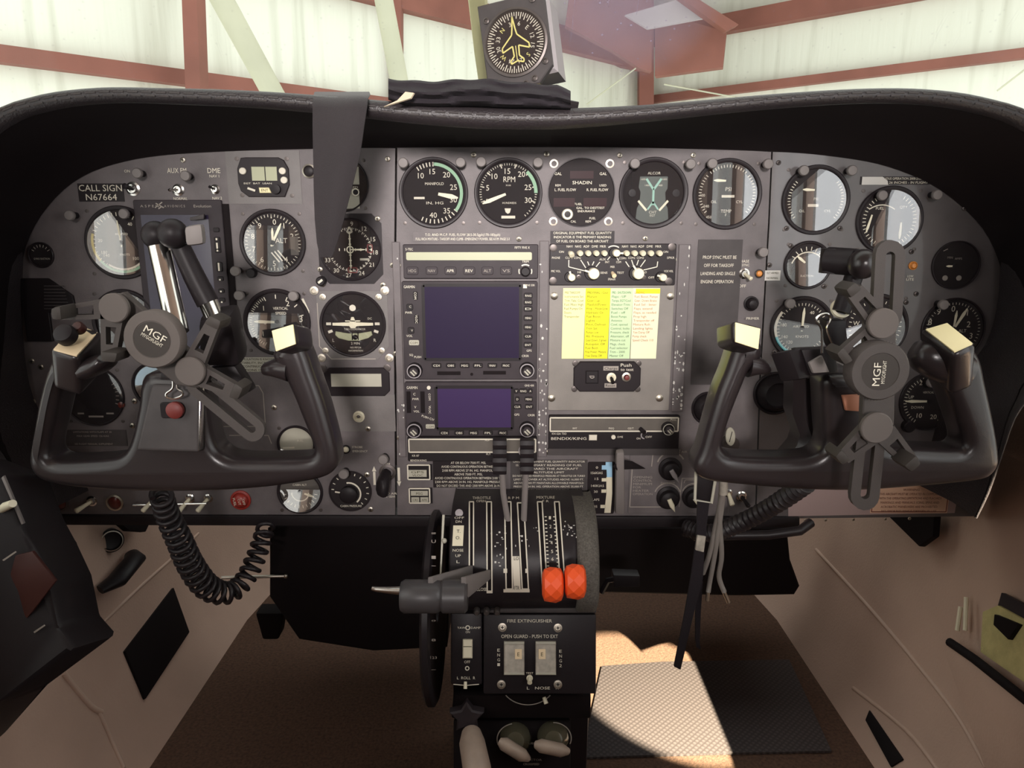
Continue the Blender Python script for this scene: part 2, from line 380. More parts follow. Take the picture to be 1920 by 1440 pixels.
def crom(P, n=6):
    P = [tuple(p) for p in P]; out = []
    for i in range(len(P) - 1):
        p0, p1, p2, p3 = P[max(i - 1, 0)], P[i], P[i + 1], P[min(i + 2, len(P) - 1)]
        for k in range(n):
            t = k / n; out.append(tuple(0.5 * (2 * b + (c - a) * t + (2 * a - 5 * b + 4 * c - d) * t * t + (3 * b - a - 3 * c + d) * t ** 3) for a, b, c, d in zip(p0, p1, p2, p3)))
    out.append(P[-1]); return out

# ---------------------------------------------------------------- scene objects
ORG = {}
def link(name, mb, m, org, smooth=38):
    me = bpy.data.meshes.new(name); bm = mb.bm
    bmesh.ops.recalc_face_normals(bm, faces=bm.faces)
    bmesh.ops.translate(bm, verts=bm.verts, vec=-Vector(org)); bm.to_mesh(me); bm.free()
    me.shade_smooth(); me.set_sharp_from_angle(angle=R(smooth))
    me.materials.append(M[m] if isinstance(m, str) else m)
    o = bpy.data.objects.new(name, me); COL.objects.link(o); return o
def thing(name, label, cat, org, group=None):
    o = bpy.data.objects.new(name, None); COL.objects.link(o); o.empty_display_size = 0.01; o.location = org
    o['label'] = label; o['category'] = cat
    if group: o['group'] = group
    ORG[o.name] = Vector(org); return o
def part(name, mb, m, parent, label=None, smooth=38):
    top = parent
    while top.parent: top = top.parent
    o = link(name, mb, m, ORG[top.name], smooth); o.parent = parent
    if label: o['label'] = label
    return o
def solo(name, mb, m, label, cat, group=None, smooth=38):
    b = [v.co for v in mb.bm.verts]
    org = Vector(((min(v.x for v in b) + max(v.x for v in b)) / 2, (min(v.y for v in b) + max(v.y for v in b)) / 2, min(v.z for v in b)))
    o = link(name, mb, m, org, smooth); o.location = org; ORG[o.name] = org; o['label'] = label; o['category'] = cat
    if group: o['group'] = group
    return o
def struct(name, mb, m, smooth=38):
    o = link(name, mb, m, (0, 0, 0), smooth); o['kind'] = 'structure'; ORG[o.name] = Vector((0, 0, 0)); return o
# ================================================================ THE SETTING
def wall(sx):
    prof = [(.50, 0), (.542, .05), (.572, .16), (.592, .30), (.60, .42), (.602, .46)]
    low = MB(); rows = []
    for Y in (-3.0, -1.2, -0.6, -0.25, 0.0, 0.2, 0.4, 0.6, 0.8):
        k = 1 - 0.5 * max(0, (Y - .45)) ** 1.2
        rows.append([(sx * x * k, Y, z) for x, z in prof])
    low.loft(rows); rows = []                     # lower lining, up to the window sill and under the dash
    struct('wall_left' if sx < 0 else 'wall_right', low, 'vinyl', 60)
    up = MB()                                      # window band: posts around one big side window
    X = sx * 0.603
    for (y0, y1, z0, z1) in ((-3.0, -1.12, .455, 1.17), (-.16, -.10, .455, 1.17), (-1.12, -.16, 1.16, 1.17)):
        up.loft([[(X, y0, z0), (X, y0, z1)], [(X, y1, z0), (X, y1, z1)]])
    up.f([up.v(p) for p in ((X, -.12, .455), (X, .80, .455), (X, .30, .54), (X, .25, .78), (X, -.03, .84), (X, -.09, 1.0), (X * .98, -.30, 1.17))])  # closes the side opening; added to block outside reflections in the windshield
    struct('trim_1' if sx < 0 else 'trim_2', up, 'vinyl')
    wf = MB()
    for (y, z, sy, sz, x) in ((-.64, .46, .97, .03, .600), (-.64, 1.155, .97, .03, .573), (-1.11, .81, .03, .68, .573), (-.16, .81, .03, .68, .600), (-.86, .81, .03, .68, .573)):
        wf.box((sx * x, y, z), (.018, sy, sz), .004)
    struct('window_1' if sx < 0 else 'window_2', wf, 'vinyl2')
    wp = MB(); wp.box((sx * .615, -.64, .81), (.004, .94, .68)); o = part('pane', wp, 'glass', bpy.data.objects['window_1' if sx < 0 else 'window_2'])
    return low
wall(-1); wall(1)
f = MB(); f.box((0, -.9, -.01), (1.5, 4.2, .02)); struct('floor', f, 'carpet')
f = MB(); f.loft([[(x, Y, z) for x, z in ((-.603, 1.16), (-.57, 1.25), (-.45, 1.36), (-.2, 1.42), (0, 1.43), (.2, 1.42), (.45, 1.36), (.57, 1.25), (.603, 1.16))] for Y in (-3.0, -.30)]); struct('ceiling', f, 'vinyl', 60)
f = MB(); f.box((0, -3.01, .70), (1.3, .02, 1.5)); struct('wall_rear', f, 'strap')
f = MB(); f.box((0, .80, .42), (1.3, .02, .88)); struct('wall_front', f, 'blackm')

def bvh(names):
    dg = bpy.context.evaluated_depsgraph_get(); V = []; P = []
    for n in names:
        o = bpy.data.objects[n]; b = len(V); V += [o.matrix_world @ v.co for v in o.data.vertices]; P += [[b + i for i in p.vertices] for p in o.data.polygons]
    return BVHTree.FromPolygons(V, P)
WB = bvh(['wall_left', 'wall_right', 'floor', 'wall_front'])
def hit(px, py, off=0.0):
    r = ray(px, py).normalized(); loc, n, i, d = WB.ray_cast(CAM, r)
    if loc is None: return at(px, py, .5), Vector((0, -1, 0))
    if n.dot(r) > 0: n = -n
    return loc + n * off, n

# ---------------------------------------------------------------- hangar seen through the windshield
C0 = Vector((1.70, 10 - D, 0)); LV = Vector((-.993, -1, 0)).normalized(); RV = Vector((1.1, -1, 0)).normalized()
def hw(side, t, z): v = C0 + (LV if side < 0 else RV) * t; return Vector((v.x, v.y, H + z))
def hbeam(mb, side, t0, t1, z0, z1, hh, th=.12, off=0.0):
    n = Vector((0, 0, 1)).cross(LV if side < 0 else RV).normalized(); n = n if n.y < 0 else -n
    a, b = hw(side, t0, z0) + n * off, hw(side, t1, z1) + n * off; up = Vector((0, 0, hh / 2)); q = n * th
    mb.hexa([a - up + q, b - up + q, b + up + q, a + up + q], [a - up, b - up, b + up, a + up])
for side, L_, nm in ((-1, 14, 'wall_back'), (1, 13, 'wall_side')):
    f = MB(); f.loft([[hw(side, t, z) for z in (-2.6, -1, 0, 1, 2, 3.2)] for t in [k * L_ / 10 for k in range(11)]]); struct(nm, f, 'hwall')
f = MB()                                                   # roof liner sheet over the corner
f.loft([[C0 + Vector((-1.3, 0.4, H + 2.62)), C0 + Vector((2.8, 0.6, H + 2.62))], [C0 + Vector((-1.6, -3.6, H + 2.75)), C0 + Vector((3.6, -3.6, H + 2.75))]])
struct('trim_3', f, 'hroof')
def hsolo(nm, mb, m, lab, cat, grp=None): return solo(nm, mb, m, lab, cat, grp)
f = MB(); hbeam(f, -1, .2, 12, 1.00, 1.00, .105, .10); hsolo('wall_girt', f, 'hred', 'red-brown lower steel girt along the pale hangar wall at left', 'beam')
f = MB(); hbeam(f, -1, .2, 7, 1.90, 1.95, .24, .12); hsolo('wall_girt', f, 'hred', 'red-brown upper steel girt on the hangar wall left of the compass', 'beam')
f = MB(); hbeam(f, 1, .1, 9, 1.45, 1.47, .09, .10); hsolo('wall_girt', f, 'hred', 'thin red-brown lower girt along the right hangar wall above the glareshield', 'beam')
f = MB(); hbeam(f, 1, .1, 9, 2.17, 2.17, .20, .14); hsolo('wall_girt', f, 'hred', 'thick red-brown upper girt on the right hangar wall', 'beam')
def hcol(nm, px0, px1, py0, py1, Y, lab, m='hred', th=.15, lean=0):
    f = MB(); f.slab([(px0, py1, Y), (px1, py1, Y), (px1 - lean, py0, Y), (px0 - lean, py0, Y)], th); return hsolo(nm, f, m, lab, 'column')
hcol('steel_column', 354, 382, -420, 330, 4.55, 'red-brown steel column on the left hangar wall', lean=30)
hcol('steel_column', 738, 752, -300, 330, 6.2, 'narrow red-brown steel column behind the pale pipe beside the compass')
hcol('steel_column', 1199, 1226, -200, 330, 8.75, 'red-brown steel corner column right of the compass')
f = MB(); f.slab([(1228, 143, 7.5), (1355, 126, 7.3), (1362, 60, 7.3), (1228, 20, 7.5)], .12); hsolo('gusset_plate', f, 'hred', 'red-brown haunch plate where the corner column meets the rafter', 'steel plate')
f = MB(); f.slab([(1060, 48, 7.5), (1150, 95, 7.5), (1200, 128, 7.5), (1222, 134, 7.5), (1222, -60, 7.5), (1075, -60, 7.5)], .12); hsolo('gusset_plate', f, 'hred', 'wide red-brown haunch plate left of the corner column, seen through the smeared windshield', 'steel plate')
f = MB(); f.slab([(1172, 28, 7.2), (1215, 54, 7.2), (1332, 32, 7.2), (1268, 0, 7.2)], .05); struct('trim_5', f, 'hroof')
f = MB(); f.slab([(1268, -10, 7.0), (1290, -14, 7.0), (1385, 46, 7.0), (1362, 58, 7.0)], .12); hsolo('roof_brace', f, 'hred', 'short red-brown diagonal brace under the hangar roof', 'beam')
f = MB(); f.slab([(1050, 78, 8.6), (1205, 116, 8.6), (1205, 132, 8.6), (1050, 100, 8.6)], .12); hsolo('roof_brace', f, 'hred', 'red-brown rafter end between the compass and the corner column', 'beam')
f = MB(); f.tube([at(202, -400, 3.2), at(395, -40, 3.2), at(510, 172, 3.2), at(560, 262, 3.2)], [.062, .058, .056, .056], 14); hsolo('hangar_pipe', f, 'hpipe', 'pale diagonal pipe in front of the hangar wall, left of the hanging strap', 'pipe')
f = MB(); f.tube([at(644, -400, 3.4), at(712, -40, 3.4), at(748, 150, 3.4), at(770, 260, 3.4)], [.052, .050, .050, .050], 14); hsolo('hangar_pipe', f, 'hpipe', 'pale nearly upright pipe in front of the hangar wall, left of the compass', 'pipe')
f = MB()
for a, b in (((1245, 158), (1420, 190)), ((1100, 196), (1192, 128)), ((1870, 170), (1935, 120))): f.tube([at(a[0], a[1], 7.5 if a[0] < 1800 else 5.5), at(b[0], b[1], 7.5 if a[0] < 1800 else 5.5)], .008, 6)
hsolo('bracing_cables', f, 'hpipe', 'thin bracing cables across the lower right hangar wall', 'cables')['kind'] = 'stuff'

# ---------------------------------------------------------------- windshield
ws = MB(); rows = []
for i in range(13):
    x = -0.78 + 1.56 * i / 12; bow = 0.10 * (x / .78) ** 2
    rows.append([(x, .30 - bow, .80), (x, .16 - bow, .93), (x, .02 - bow, 1.06), (x, -.14 - bow, 1.20), (x, -.26 - bow, 1.30)])
ws.loft(rows); ws.loft([[(x, y + .004, z + .004) for x, y, z in r] for r in rows])
M['windshield'] = glass_mat('windshield_acrylic', (0.97, 0.975, 0.96), 1.15, tuple(at(1165, 70, .02)))
struct('window_3', ws, 'windshield', 60)
f = MB(); f.tube([at(918, 200, .20), at(905, 100, .10), at(893, -30, 0.0), at(880, -190, -.12), at(872, -300, -.20)], [(.011, .008)] * 5, 10, up=(0, -1, .6)); struct('trim_4', f, mat('pale_yellow_post', (0.72, 0.70, 0.40), .45))

# ================================================================ INSTRUMENT PANEL AND GLARESHIELD
EDGE = [(76, 966), (52, 900), (41, 800), (36, 680), (36, 580), (42, 490), (62, 430), (96, 380), (140, 340), (200, 312), (290, 293), (420, 284), (590, 279), (742, 277), (960, 276), (1200, 277),
        (1446, 284), (1560, 293), (1660, 311), (1750, 348), (1815, 398), (1856, 450), (1880, 520), (1888, 620), (1884, 720), (1872, 820), (1852, 900), (1834, 962)]
def clip_x(lo, hi):
    pts = crom(EDGE, 4); out = [p for p in pts if lo <= p[0] <= hi]; return out
def panel_poly(top, bottom, yf, th, m, name, label):
    mb = MB(); c = [(p[0], p[1], yf) for p in top + bottom]; P = [at(*q) for q in c]
    mb.hexa(P, [p + Vector((0, th, 0)) for p in P]); return solo(name, mb, m, label, 'panel')
PL = panel_poly(clip_x(0, 740), [(741, 278), (738, 560), (741, 972), (600, 972), (330, 971), (90, 969)], 0, .006, 'panel', 'instrument_panel', 'grey pilot side instrument panel on the left, behind the left yoke')
PC = panel_poly(clip_x(744, 1444), [(1446, 285), (1440, 420), (1432, 560), (1424, 700), (1415, 974), (1290, 974), (745, 972), (742, 560), (745, 277)], 0, .006, 'panel', 'instrument_panel', 'grey centre instrument panel around the radio stack')
PR = panel_poly(clip_x(1449, 1900), [(1830, 968), (1500, 972), (1418, 974), (1427, 700), (1435, 560), (1443, 420), (1449, 285)], 0, .006, 'panelr', 'instrument_panel', 'glossy grey right side instrument panel behind the right yoke')
f = MB()      # black flange below the panel
f.slab([(110, 985, -.004), (1500, 990, -.004), (1500, 970, -.004), (110, 966, -.004)], .03, .002); SUB = MB(); SUB.slab([(1478, 904, -.0003), (1478, 968, -.0003), (1790, 962, -.0003), (1800, 904, -.0003)], .0002); solo('painted_reflection', SUB, mat('pink_reflection_paint', (.42, .31, .30), .28), 'pinkish reflection painted as a shiny strip behind the warning placard, lower right', 'plate')  # pinkish strip painted to copy a reflection on the lower right panel
solo('panel_flange', f, 'black', 'long black folded edge along the bottom of the instrument panel', 'trim strip')
def screw_on(pl, pts, r, m='steel', y=-.0005):
    for (x, yy) in pts:
        mb = MB(frame(x, yy, y)); mb.lathe([(r, 0), (r, .8), (r * .75, 1.6), (0, 1.7)], seg=14)
        part('screw', mb, m, pl)
        mb = MB(frame(x, yy, y)); mb.rect(0, 0, r * 1.1, r * .28, 1.7, 1.85); mb.rect(0, 0, r * .28, r * 1.1, 1.7, 1.86); part('screw_slot', mb, 'blackm', pl.children[-1] if pl.children else pl)
screw_on(PL, [(343, 300), (727, 298), (736, 497), (749, 821), (514, 764), (60, 677), (63, 753), (41, 797), (77, 688), (600, 505), (605, 533), (708, 410), (718, 534), (742, 663), (690, 804), (252, 752), (248, 798), (695, 955), (688, 890)], 5)
screw_on(PC, [(888, 290), (1162, 291), (1025, 289), (1300, 291), (1210, 447), (973, 448), (1024, 848), (1361, 820), (1200, 848), (747, 498), (1264, 487)], 5)
screw_on(PR, [(1460, 305), (1443, 497), (1575, 428), (1475, 428), (1808, 391), (1718, 551), (1709, 472), (1699, 567), (1478, 520), (1545, 537), (1452, 660), (1483, 461), (1590, 500)], 4.5, 'dsteel')
screw_on(PR, [(1510, 975), (1548, 975), (1600, 974), (1660, 973), (1705, 972)], 3, 'steel')

GO = [(46, 986), (8, 905), (-40, 850), (-80, 780), (-100, 680), (-106, 560), (-104, 430), (-94, 330), (-66, 258), (0, 204), (48, 186), (110, 172), (200, 164), (300, 165), (420, 168), (520, 173), (640, 182), (760, 192), (880, 199), (960, 202),
      (1050, 203), (1150, 200), (1260, 193), (1370, 183), (1480, 174), (1600, 167), (1700, 166), (1790, 173), (1860, 187), (1920, 206), (1985, 250), (2016, 330), (2024, 440), (2020, 560), (1995, 660), (1945, 725), (1905, 770), (1878, 850), (1856, 920), (1832, 972)]
def resample(P, n):
    P = [Vector(p) for p in crom(P, 6)]; d = [0]
    for a, b in zip(P, P[1:]): d.append(d[-1] + (b - a).length)
    out = []
    j = 0
    for k in range(n):
        t = d[-1] * k / (n - 1)
        while j < len(P) - 2 and d[j + 1] < t: j += 1
        q = (t - d[j]) / max(1e-9, d[j + 1] - d[j]); out.append(P[j].lerp(P[j + 1], min(1, q)))
    return out
NS = 140
Od = resample(GO, NS); Ed = resample([(60, 975)] + EDGE[1:-1] + [(1826, 970)], NS)
GY = -.125
hood = MB(); under = MB(); r1 = []; r2 = []
for o, e in zip(Od, Ed):
    dv = (e - o); L_ = dv.length; dv = dv / max(L_, 1e-6); th = min(42, L_ * .55)
    A = at(o.x, o.y, GY); Bp = at(o.x + dv.x * th, o.y + dv.y * th, GY); E = at(e.x, e.y, -.001); Eo = at(e.x - dv.x * 4, e.y - dv.y * 4, -.002)
    inn = (Bp - A); t = inn.length; inn.normalize(); ctr = (A + Bp) / 2; row = []
    # padded lip: half round swelling toward the cabin, then back over the top
    for k in range(9):
        a = math.pi * k / 8; row.append(ctr + inn * (t / 2) * math.cos(a) + Vector((0, -t * .55, 0)) * math.sin(a))
    row += [A + Vector((0, .05, 0)) - inn * .002, A + Vector((0, .20, -.012)), A + Vector((0, .42, -.035))]
    r1.append(row)
    r2.append([Bp + Vector((0, .001, 0)), Bp.lerp(E, .5) - inn * .004, Eo, E])
hood.loft(r1); under.loft(r2)
gs = solo('glareshield', hood, 'leather', 'black padded leather glareshield arching over the instrument panel', 'dashboard', None, 60)
part('underside', under, 'blackm', gs, None, 60)
st = MB()
for frac in (0.42, 0.56):
    pts = []
    for row in r1[30:108]:
        i = frac * 8; k = int(i); pts.append(row[k].lerp(row[k + 1], i - k) + (row[k + 1] - row[k]).cross(Vector((1, 0, 0))).normalized() * 0)
    for a, b in zip(pts[::1], pts[1::1]): st.tube([a, a.lerp(b, .7)], .0011, 5)
part('stitching', st, mat('black_stitching', (.055, .048, .048), .6), gs)

# webbing strap over the glareshield
def ribbon(rows, th=.0018):
    mb = MB(); F_ = []; B_ = []
    for r in rows:
        P = [at(*q) for q in r]; F_.append(P); B_.append([p + Vector((0, th, 0)) for p in P])
    mb.loft(F_); mb.loft(B_)
    for a, b in ((0, 0), (-1, -1)): mb.loft([[r[a] for r in F_], [r[b] for r in B_]])
    mb.loft([F_[0], B_[0]]); mb.loft([F_[-1], B_[-1]]); return mb
def wav(x0, x1, y, Y, amp, ph=0.0, n=8, dy=0): return [(x0 + (x1 - x0) * k / n, y + dy * k / n, Y + amp * math.sin(ph + 5 * k / n)) for k in range(n + 1)]
sr = [wav(590, 692, 172, -.02, .002), wav(588, 694, 177, -.10, .003, .4), wav(587, 690, 184, -.142, .004, .8), wav(586, 688, 200, -.152, .004, 1), wav(586, 682, 240, -.153, .005, 1.1), wav(587, 675, 290, -.150, .004, 1.2), wav(588, 660, 350, -.147, .004, 1.4), wav(590, 645, 410, -.145, .003, 1.5), wav(594, 632, 455, -.143, .002, 1.6), wav(600, 622, 482, -.142, .001)]
solo('webbing_strap', ribbon(sr), 'strap', 'charcoal fabric strap hanging over the glareshield in front of the left panel', 'strap', None, 60)
# folded black cloth on the glareshield
cl = MB(); rows = []
for i in range(41):
    u = i / 40; x = 728 + 342 * u
    top = 147 + 9 * u + 3.4 * math.sin(9 * u) + 1.5 * math.sin(31 * u) + (14 * max(0, u - .92) / .08); bot = 201 + 5 * u - 14 * max(0, .10 - u) / .1
    row = []
    for k in range(13):
        v = k / 12; y = top + (bot - top) * v
        Y = -.125 - .022 * math.sin(math.pi * v) ** .6 - .006 * math.sin(v * 15 + 2.2 * math.sin(u * 3) + .6 * math.sin(u * 17)) * (1 - abs(u - .5)) 
        row.append(at(x, y, Y))
    back = [at(x, bot, -.118), at(x, (top + bot) / 2, -.095), at(x, top + 2, -.10)]
    rows.append(row + back)
cl.loft(rows, closed=True); cl.f([cl.v(p) for p in rows[0]]); cl.f([cl.v(p) for p in rows[-1]])
clo = solo('folded_cloth', cl, 'cloth', 'folded black cloth bundle lying on the glareshield under the compass', 'cloth', None, 60)
tg = MB(); tg.slab([(719, 200, -.150), (770, 184, -.158), (776, 174, -.158), (760, 172, -.158), (745, 188, -.155)], .002); part('lining_flap', tg, mat('cloth_lining_tan', (.62, .52, .38), .8), clo, 'pale tan turned-out lining')
ped = MB(); ped.tube([at(1068, 196, -.12), at(1084, 199, -.12)], .004, 8); part('drawstring_end', ped, 'black', clo)

# compass hung on the centre post
CF = frame(968, 82, -.02, rot=-9, yaw=R(-15), tilt=R(-4))
cp = thing('magnetic_compass', 'square black compass with airplane pointer, mounted above the glareshield', 'compass', at(968, 160, -.02))
mb = MB(CF); mb.prism([(-64, 80), (50, 80), (64, 66), (64, -52), (36, -80), (-44, -80), (-64, -62)], -8, 6, 2); part('face_plate', mb, 'dplate', cp)
mb = MB(CF); mb.rect(14, 4, 112, 132, -90, -9, 6); part('rear_casing', mb, 'grey', cp, 'pale grey box behind the dial')
mb = MB(CF); mb.lathe([(62, 6), (62, 10), (58, 11), (55, 7)], seg=48); part('dial_ring', mb, 'dsteel', cp)
mb = MB(CF); mb.lathe([(0, 6.6), (56, 6.6)], seg=48); part('dial', mb, 'dial', cp)
mb = MB(CF); mb.ticks(42, 54, 0, 350, 36, 1.7, 7.2); mb.ticks(47, 54, 5, 355, 36, 1.5, 7.2)
for k, t in enumerate(['3', '6', 'E', '12', '15', 'S', '21', '24', 'W', '30', '33', 'N']):
    a = -10 + 30 * k
    if t not in 'NSW': mb.text(t, 34 * math.sin(R(a)), 34 * math.cos(R(a)), 8, 7.4, rot=a)
part('markings', mb, 'white', cp)
mb = MB(CF)
for t, k in (('S', 5), ('W', 8), ('N', 11)): mb.text(t, 34 * math.sin(R(-10 + 30 * k)), 34 * math.cos(R(-10 + 30 * k)), 8, 7.4, rot=-10 + 30 * k)
ap = [(0, 46), (3, 24), (5, 14), (26, -6), (26, -14), (6, -6), (5, -24), (13, -32), (12, -37), (0, -33)]
ol = ap + [(-x, y) for x, y in ap[::-1]]
mb.poly(ol + [ol[0]], 2.6, 8.2); mb.line((0, -6), (0, -34), 1.6, 8.2); part('aircraft_pointer', mb, mat('compass_yellow', (.80, .72, .25), .6), cp)
mb = MB(CF); mb.lathe([(0, 8.6), (57, 8.6), (57, 9.4), (0, 9.4)], seg=40); part('cover_glass', mb, 'glass', cp)
for p in ((-50, 50), (42, 68), (-40, -64), (52, -44), (10, -76), (28, -70)):
    mb = MB(CF); mb.lathe([(6, 6), (6, 8.5), (3.6, 9.5), (3, 7), (0, 7)], c=p, seg=14); part('screw', mb, 'dsteel', cp)
mb = MB(CF); mb.rect(10, -92, 50, 26, -40, -10, 3); part('mounting_bracket', mb, 'cream', cp)
# ================================================================ ROUND INSTRUMENTS
def needle(mb, a, ln, tail, wd, h, tip=.3, c=(0, 0)):
    d = Vector((math.sin(R(a)), math.cos(R(a)))); n = Vector((-d.y, d.x)); c = Vector(c)
    mb.prism([tuple(c + q) for q in (-d * tail - n * wd * .6, d * ln * .72 - n * wd, d * ln * .97 - n * wd * tip, d * ln * .97 + n * wd * tip, d * ln * .72 + n * wd, -d * tail + n * wd * .6)], h, h + .9)
def gauge(name, cx, cy, r, label, cat='gauge', ticks=(), nums=(), texts=(), arcs=(), needles=(), screws=True, dial='dial', bez=.115,
          glass=(0, 0), knob=None, marks='white', lines=(), Y=0.0, extra=None, hub=True, proud=5):
    FR = frame(cx, cy, Y); t = thing(name, label, cat, at(cx, cy, Y)); ri = r * (1 - bez)
    mb = MB(FR); mb.lathe([(r, -1), (r, proud - 1.5), (r - 1.5, proud), (ri + 2, proud), (ri, proud - 1.2), (ri - .5, .8)], seg=56); part('bezel', mb, 'gbez', t)
    mb = MB(FR); mb.lathe([(0, .7), (ri, .7)], seg=48); part('dial_face', mb, dial, t)
    mb = MB(FR); n = 0
    for (a0, a1, k, r0, r1, w_) in ticks: mb.ticks(r0 * r, r1 * r, a0, a1, k, w_, 1.2); n += 1
    for (s, a, rad, sz) in nums: mb.text(s, rad * r * math.sin(R(a)), rad * r * math.cos(R(a)), sz, 1.2); n += 1
    for q in texts:
        s, x, y, sz = q[:4]; mb.text(s, x, y, sz, 1.2, w_=q[4] if len(q) > 4 else None, rot=q[5] if len(q) > 5 else 0); n += 1
    for P, w_ in lines: mb.poly(P, w_, 1.25); n += 1
    if n: part('markings', mb, marks, t)
    else: mb.bm.free()
    for (r0, r1, a0, a1, m) in arcs:
        mb = MB(FR); mb.arc(r0 * r, r1 * r, a0, a1, 1.35); part('range_arc', mb, m, t, m.split('_')[0] + ' arc' if m in ('green', 'yellow', 'cyan', 'white', 'red') else None)
    for q in needles:
        a, ln, tail, wd = q[:4]; c = q[4] if len(q) > 4 else (0, 0); mb = MB(FR); needle(mb, a, ln * r, tail * r, wd, 2.0, c=c); part('needle', mb, 'lume', t)
    if needles and hub:
        mb = MB(FR); c = needles[0][4] if len(needles[0]) > 4 else (0, 0); mb.lathe([(4.5, 1), (4.5, 3.2), (0, 3.6)], c=c, seg=18); part('needle_hub', mb, 'black', t)
    if extra: extra(t, FR)
    if glass is not None:
        ti = ya = 0.0
        if isinstance(glass[0], str):            # the pane leans a little: it mirrors this point of a side window
            p_ = at(cx, cy, Y); W_ = Vector(((-.59 if glass[0] == 'L' else .59), glass[1], glass[2])); n_ = ((W_ - p_).normalized() + (CAM - p_).normalized()).normalized()
            ya = math.atan2(n_.x, -n_.y); ti = -math.asin(n_.z)
        mb = MB(frame(cx, cy, Y - sc(cx, cy) * (proud - 1.6), tilt=ti, yaw=ya)); mb.lathe([(0, -.4), (ri, -.4), (ri, .4), (0, .4)], seg=48); part('cover_glass', mb, 'glass', t)
    if screws:
        for a in (45, 135, 225, 315):
            x, y = 1.20 * r * math.sin(R(a)), 1.20 * r * math.cos(R(a))
            mb = MB(FR); mb.lathe([(3.4, 0), (3.4, .8), (0, 1.2)], c=(x, y), seg=12); part('screw', mb, 'dsteel', t)
    if knob:
        kx, ky, kr = knob; mb = MB(FR); mb.lathe([(kr, 0), (kr, 12), (kr * .85, 14), (0, 14)], c=(kx, ky), seg=20); part('adjust_knob', mb, 'black', t)
    return t
def alt_nums(st=0): return [(str(k), k * 36, .66, 11) for k in range(10)]
gauge('airspeed_indicator', 228, 455, 68, 'round airspeed indicator with yellow and green arcs and upright needle, below the call sign', ticks=[(-100, 100, 24, .72, .82, 1.6), (100, 250, 20, .72, .82, 1.6)],
      arcs=[(.76, .83, -128, -72, 'yellow'), (.76, .83, 100, 232, 'green'), (.70, .75, 95, 215, 'white')], needles=[(-4, .62, .12, 1.9)], nums=[('20', -84, .58, 6), ('180', -118, .56, 6), ('140', 232, .56, 6), ('100', 140, .56, 6), ('40', 30, .58, 6), ('60', 62, .58, 6)],
      texts=[('KNOTS', 4, -22, 4), ('AIRSPEED', 2, 16, 4)], glass=('L', -.84, .85))
gauge('suction_gauge', 78, 478, 24, 'small dark round suction gauge at far left edge of the panel', texts=[('GYRO SUCTION', 0, -7, 3.4, 30)], ticks=[(-60, 60, 7, .6, .8, 1)], screws=False)
gauge('heading_indicator', 236, 604, 62, 'dark round dial with small green flag, mostly hidden behind the left phone clamp', texts=[('R', 40, 34, 6), ('G', 26, 44, 5)], glass=(0, 0),
      extra=lambda t, FR: part('green_flag', MB(FR).rect(2, 53, 14, 7, 1, 2), 'green', t, 'small green flag'))
gauge('altimeter', 512, 455, 62, 'round altimeter with striped warning sector, right of the tall black display', ticks=[(0, 352.8, 50, .76, .84, 1.1), (0, 324, 10, .72, .84, 1.8)], nums=[(k, a, .62, 10) for k, a in (('0', 8), ('1', 36), ('2', 72), ('3', 108), ('4', 144), ('5', 180), ('6', 216), ('7', 252), ('8', 288), ('9', 324))],
      needles=[(27, .66, .12, 2.6), (2, .45, .1, 2.2)], texts=[('ALT', 16, 4, 9)], lines=[([(-4 + 6 * k, -18 + 2 * k), (10 + 6 * k, -36 + 2 * k)], 2.4) for k in range(3)], glass=('L', -.99, .88), knob=(-42, -56, 9),
      extra=lambda t, FR: part('pressure_window', MB(FR).rect(40, -6, 15, 34, .9, 1.3), 'dialg', t, 'grey brown pressure window'))
gauge('vertical_speed_indicator', 520, 604, 63, 'round vertical speed indicator with white pointer to the left, beside the cream left yoke cap', ticks=[(-150, -30, 25, .74, .82, 1.1), (-150, 150, 13, .70, .82, 1.7)], nums=[('1', -42, .56, 9), ('2', 32, .66, 10), ('3', 82, .72, 12), ('1', -128, .56, 9), ('0', -90, .36, 8), ('2', 148, .6, 9)],
      texts=[('VERTICAL', 8, 26, 5, 28), ('SPEED', 8, 17, 5, 20)], needles=[(-88, .70, .02, 3)], lines=[([(50, 44), (60, 20)], 4), ([(60, 20), (56, 4)], 3)], glass=('L', -1.0, .86))
def timer_extra(t, FR):
    for (x, y, w_, h_) in ((4, 16, 60, 32), (2, -26, 62, 36)):
        part('lcd_window', MB(FR).rect(x, y, w_, h_, .8, 1.2), 'lcdw', t, 'dull grey brown readout')
    mb = MB(FR)
    for x, y in ((-4, 43), (27, -14)): mb.lathe([(7, 1), (7, 4), (0, 4.4)], c=(x, y), seg=18)
    part('push_button', mb, 'black', t); mb = MB(FR); mb.arc(5, 7, 0, 360, 4.6, c=(-4, 43)); mb.arc(5, 7, 0, 360, 4.6, c=(27, -14)); part('button_rings', mb, 'white', t)
gauge('digital_clock', 640, 346, 51, 'round digital clock with two readouts, half hidden by the hanging strap', extra=timer_extra, bez=.05, proud=3, texts=[('VERTICAL SPEED', 3, -5, 4, 56), ('SEC', 26, 50, 4)])
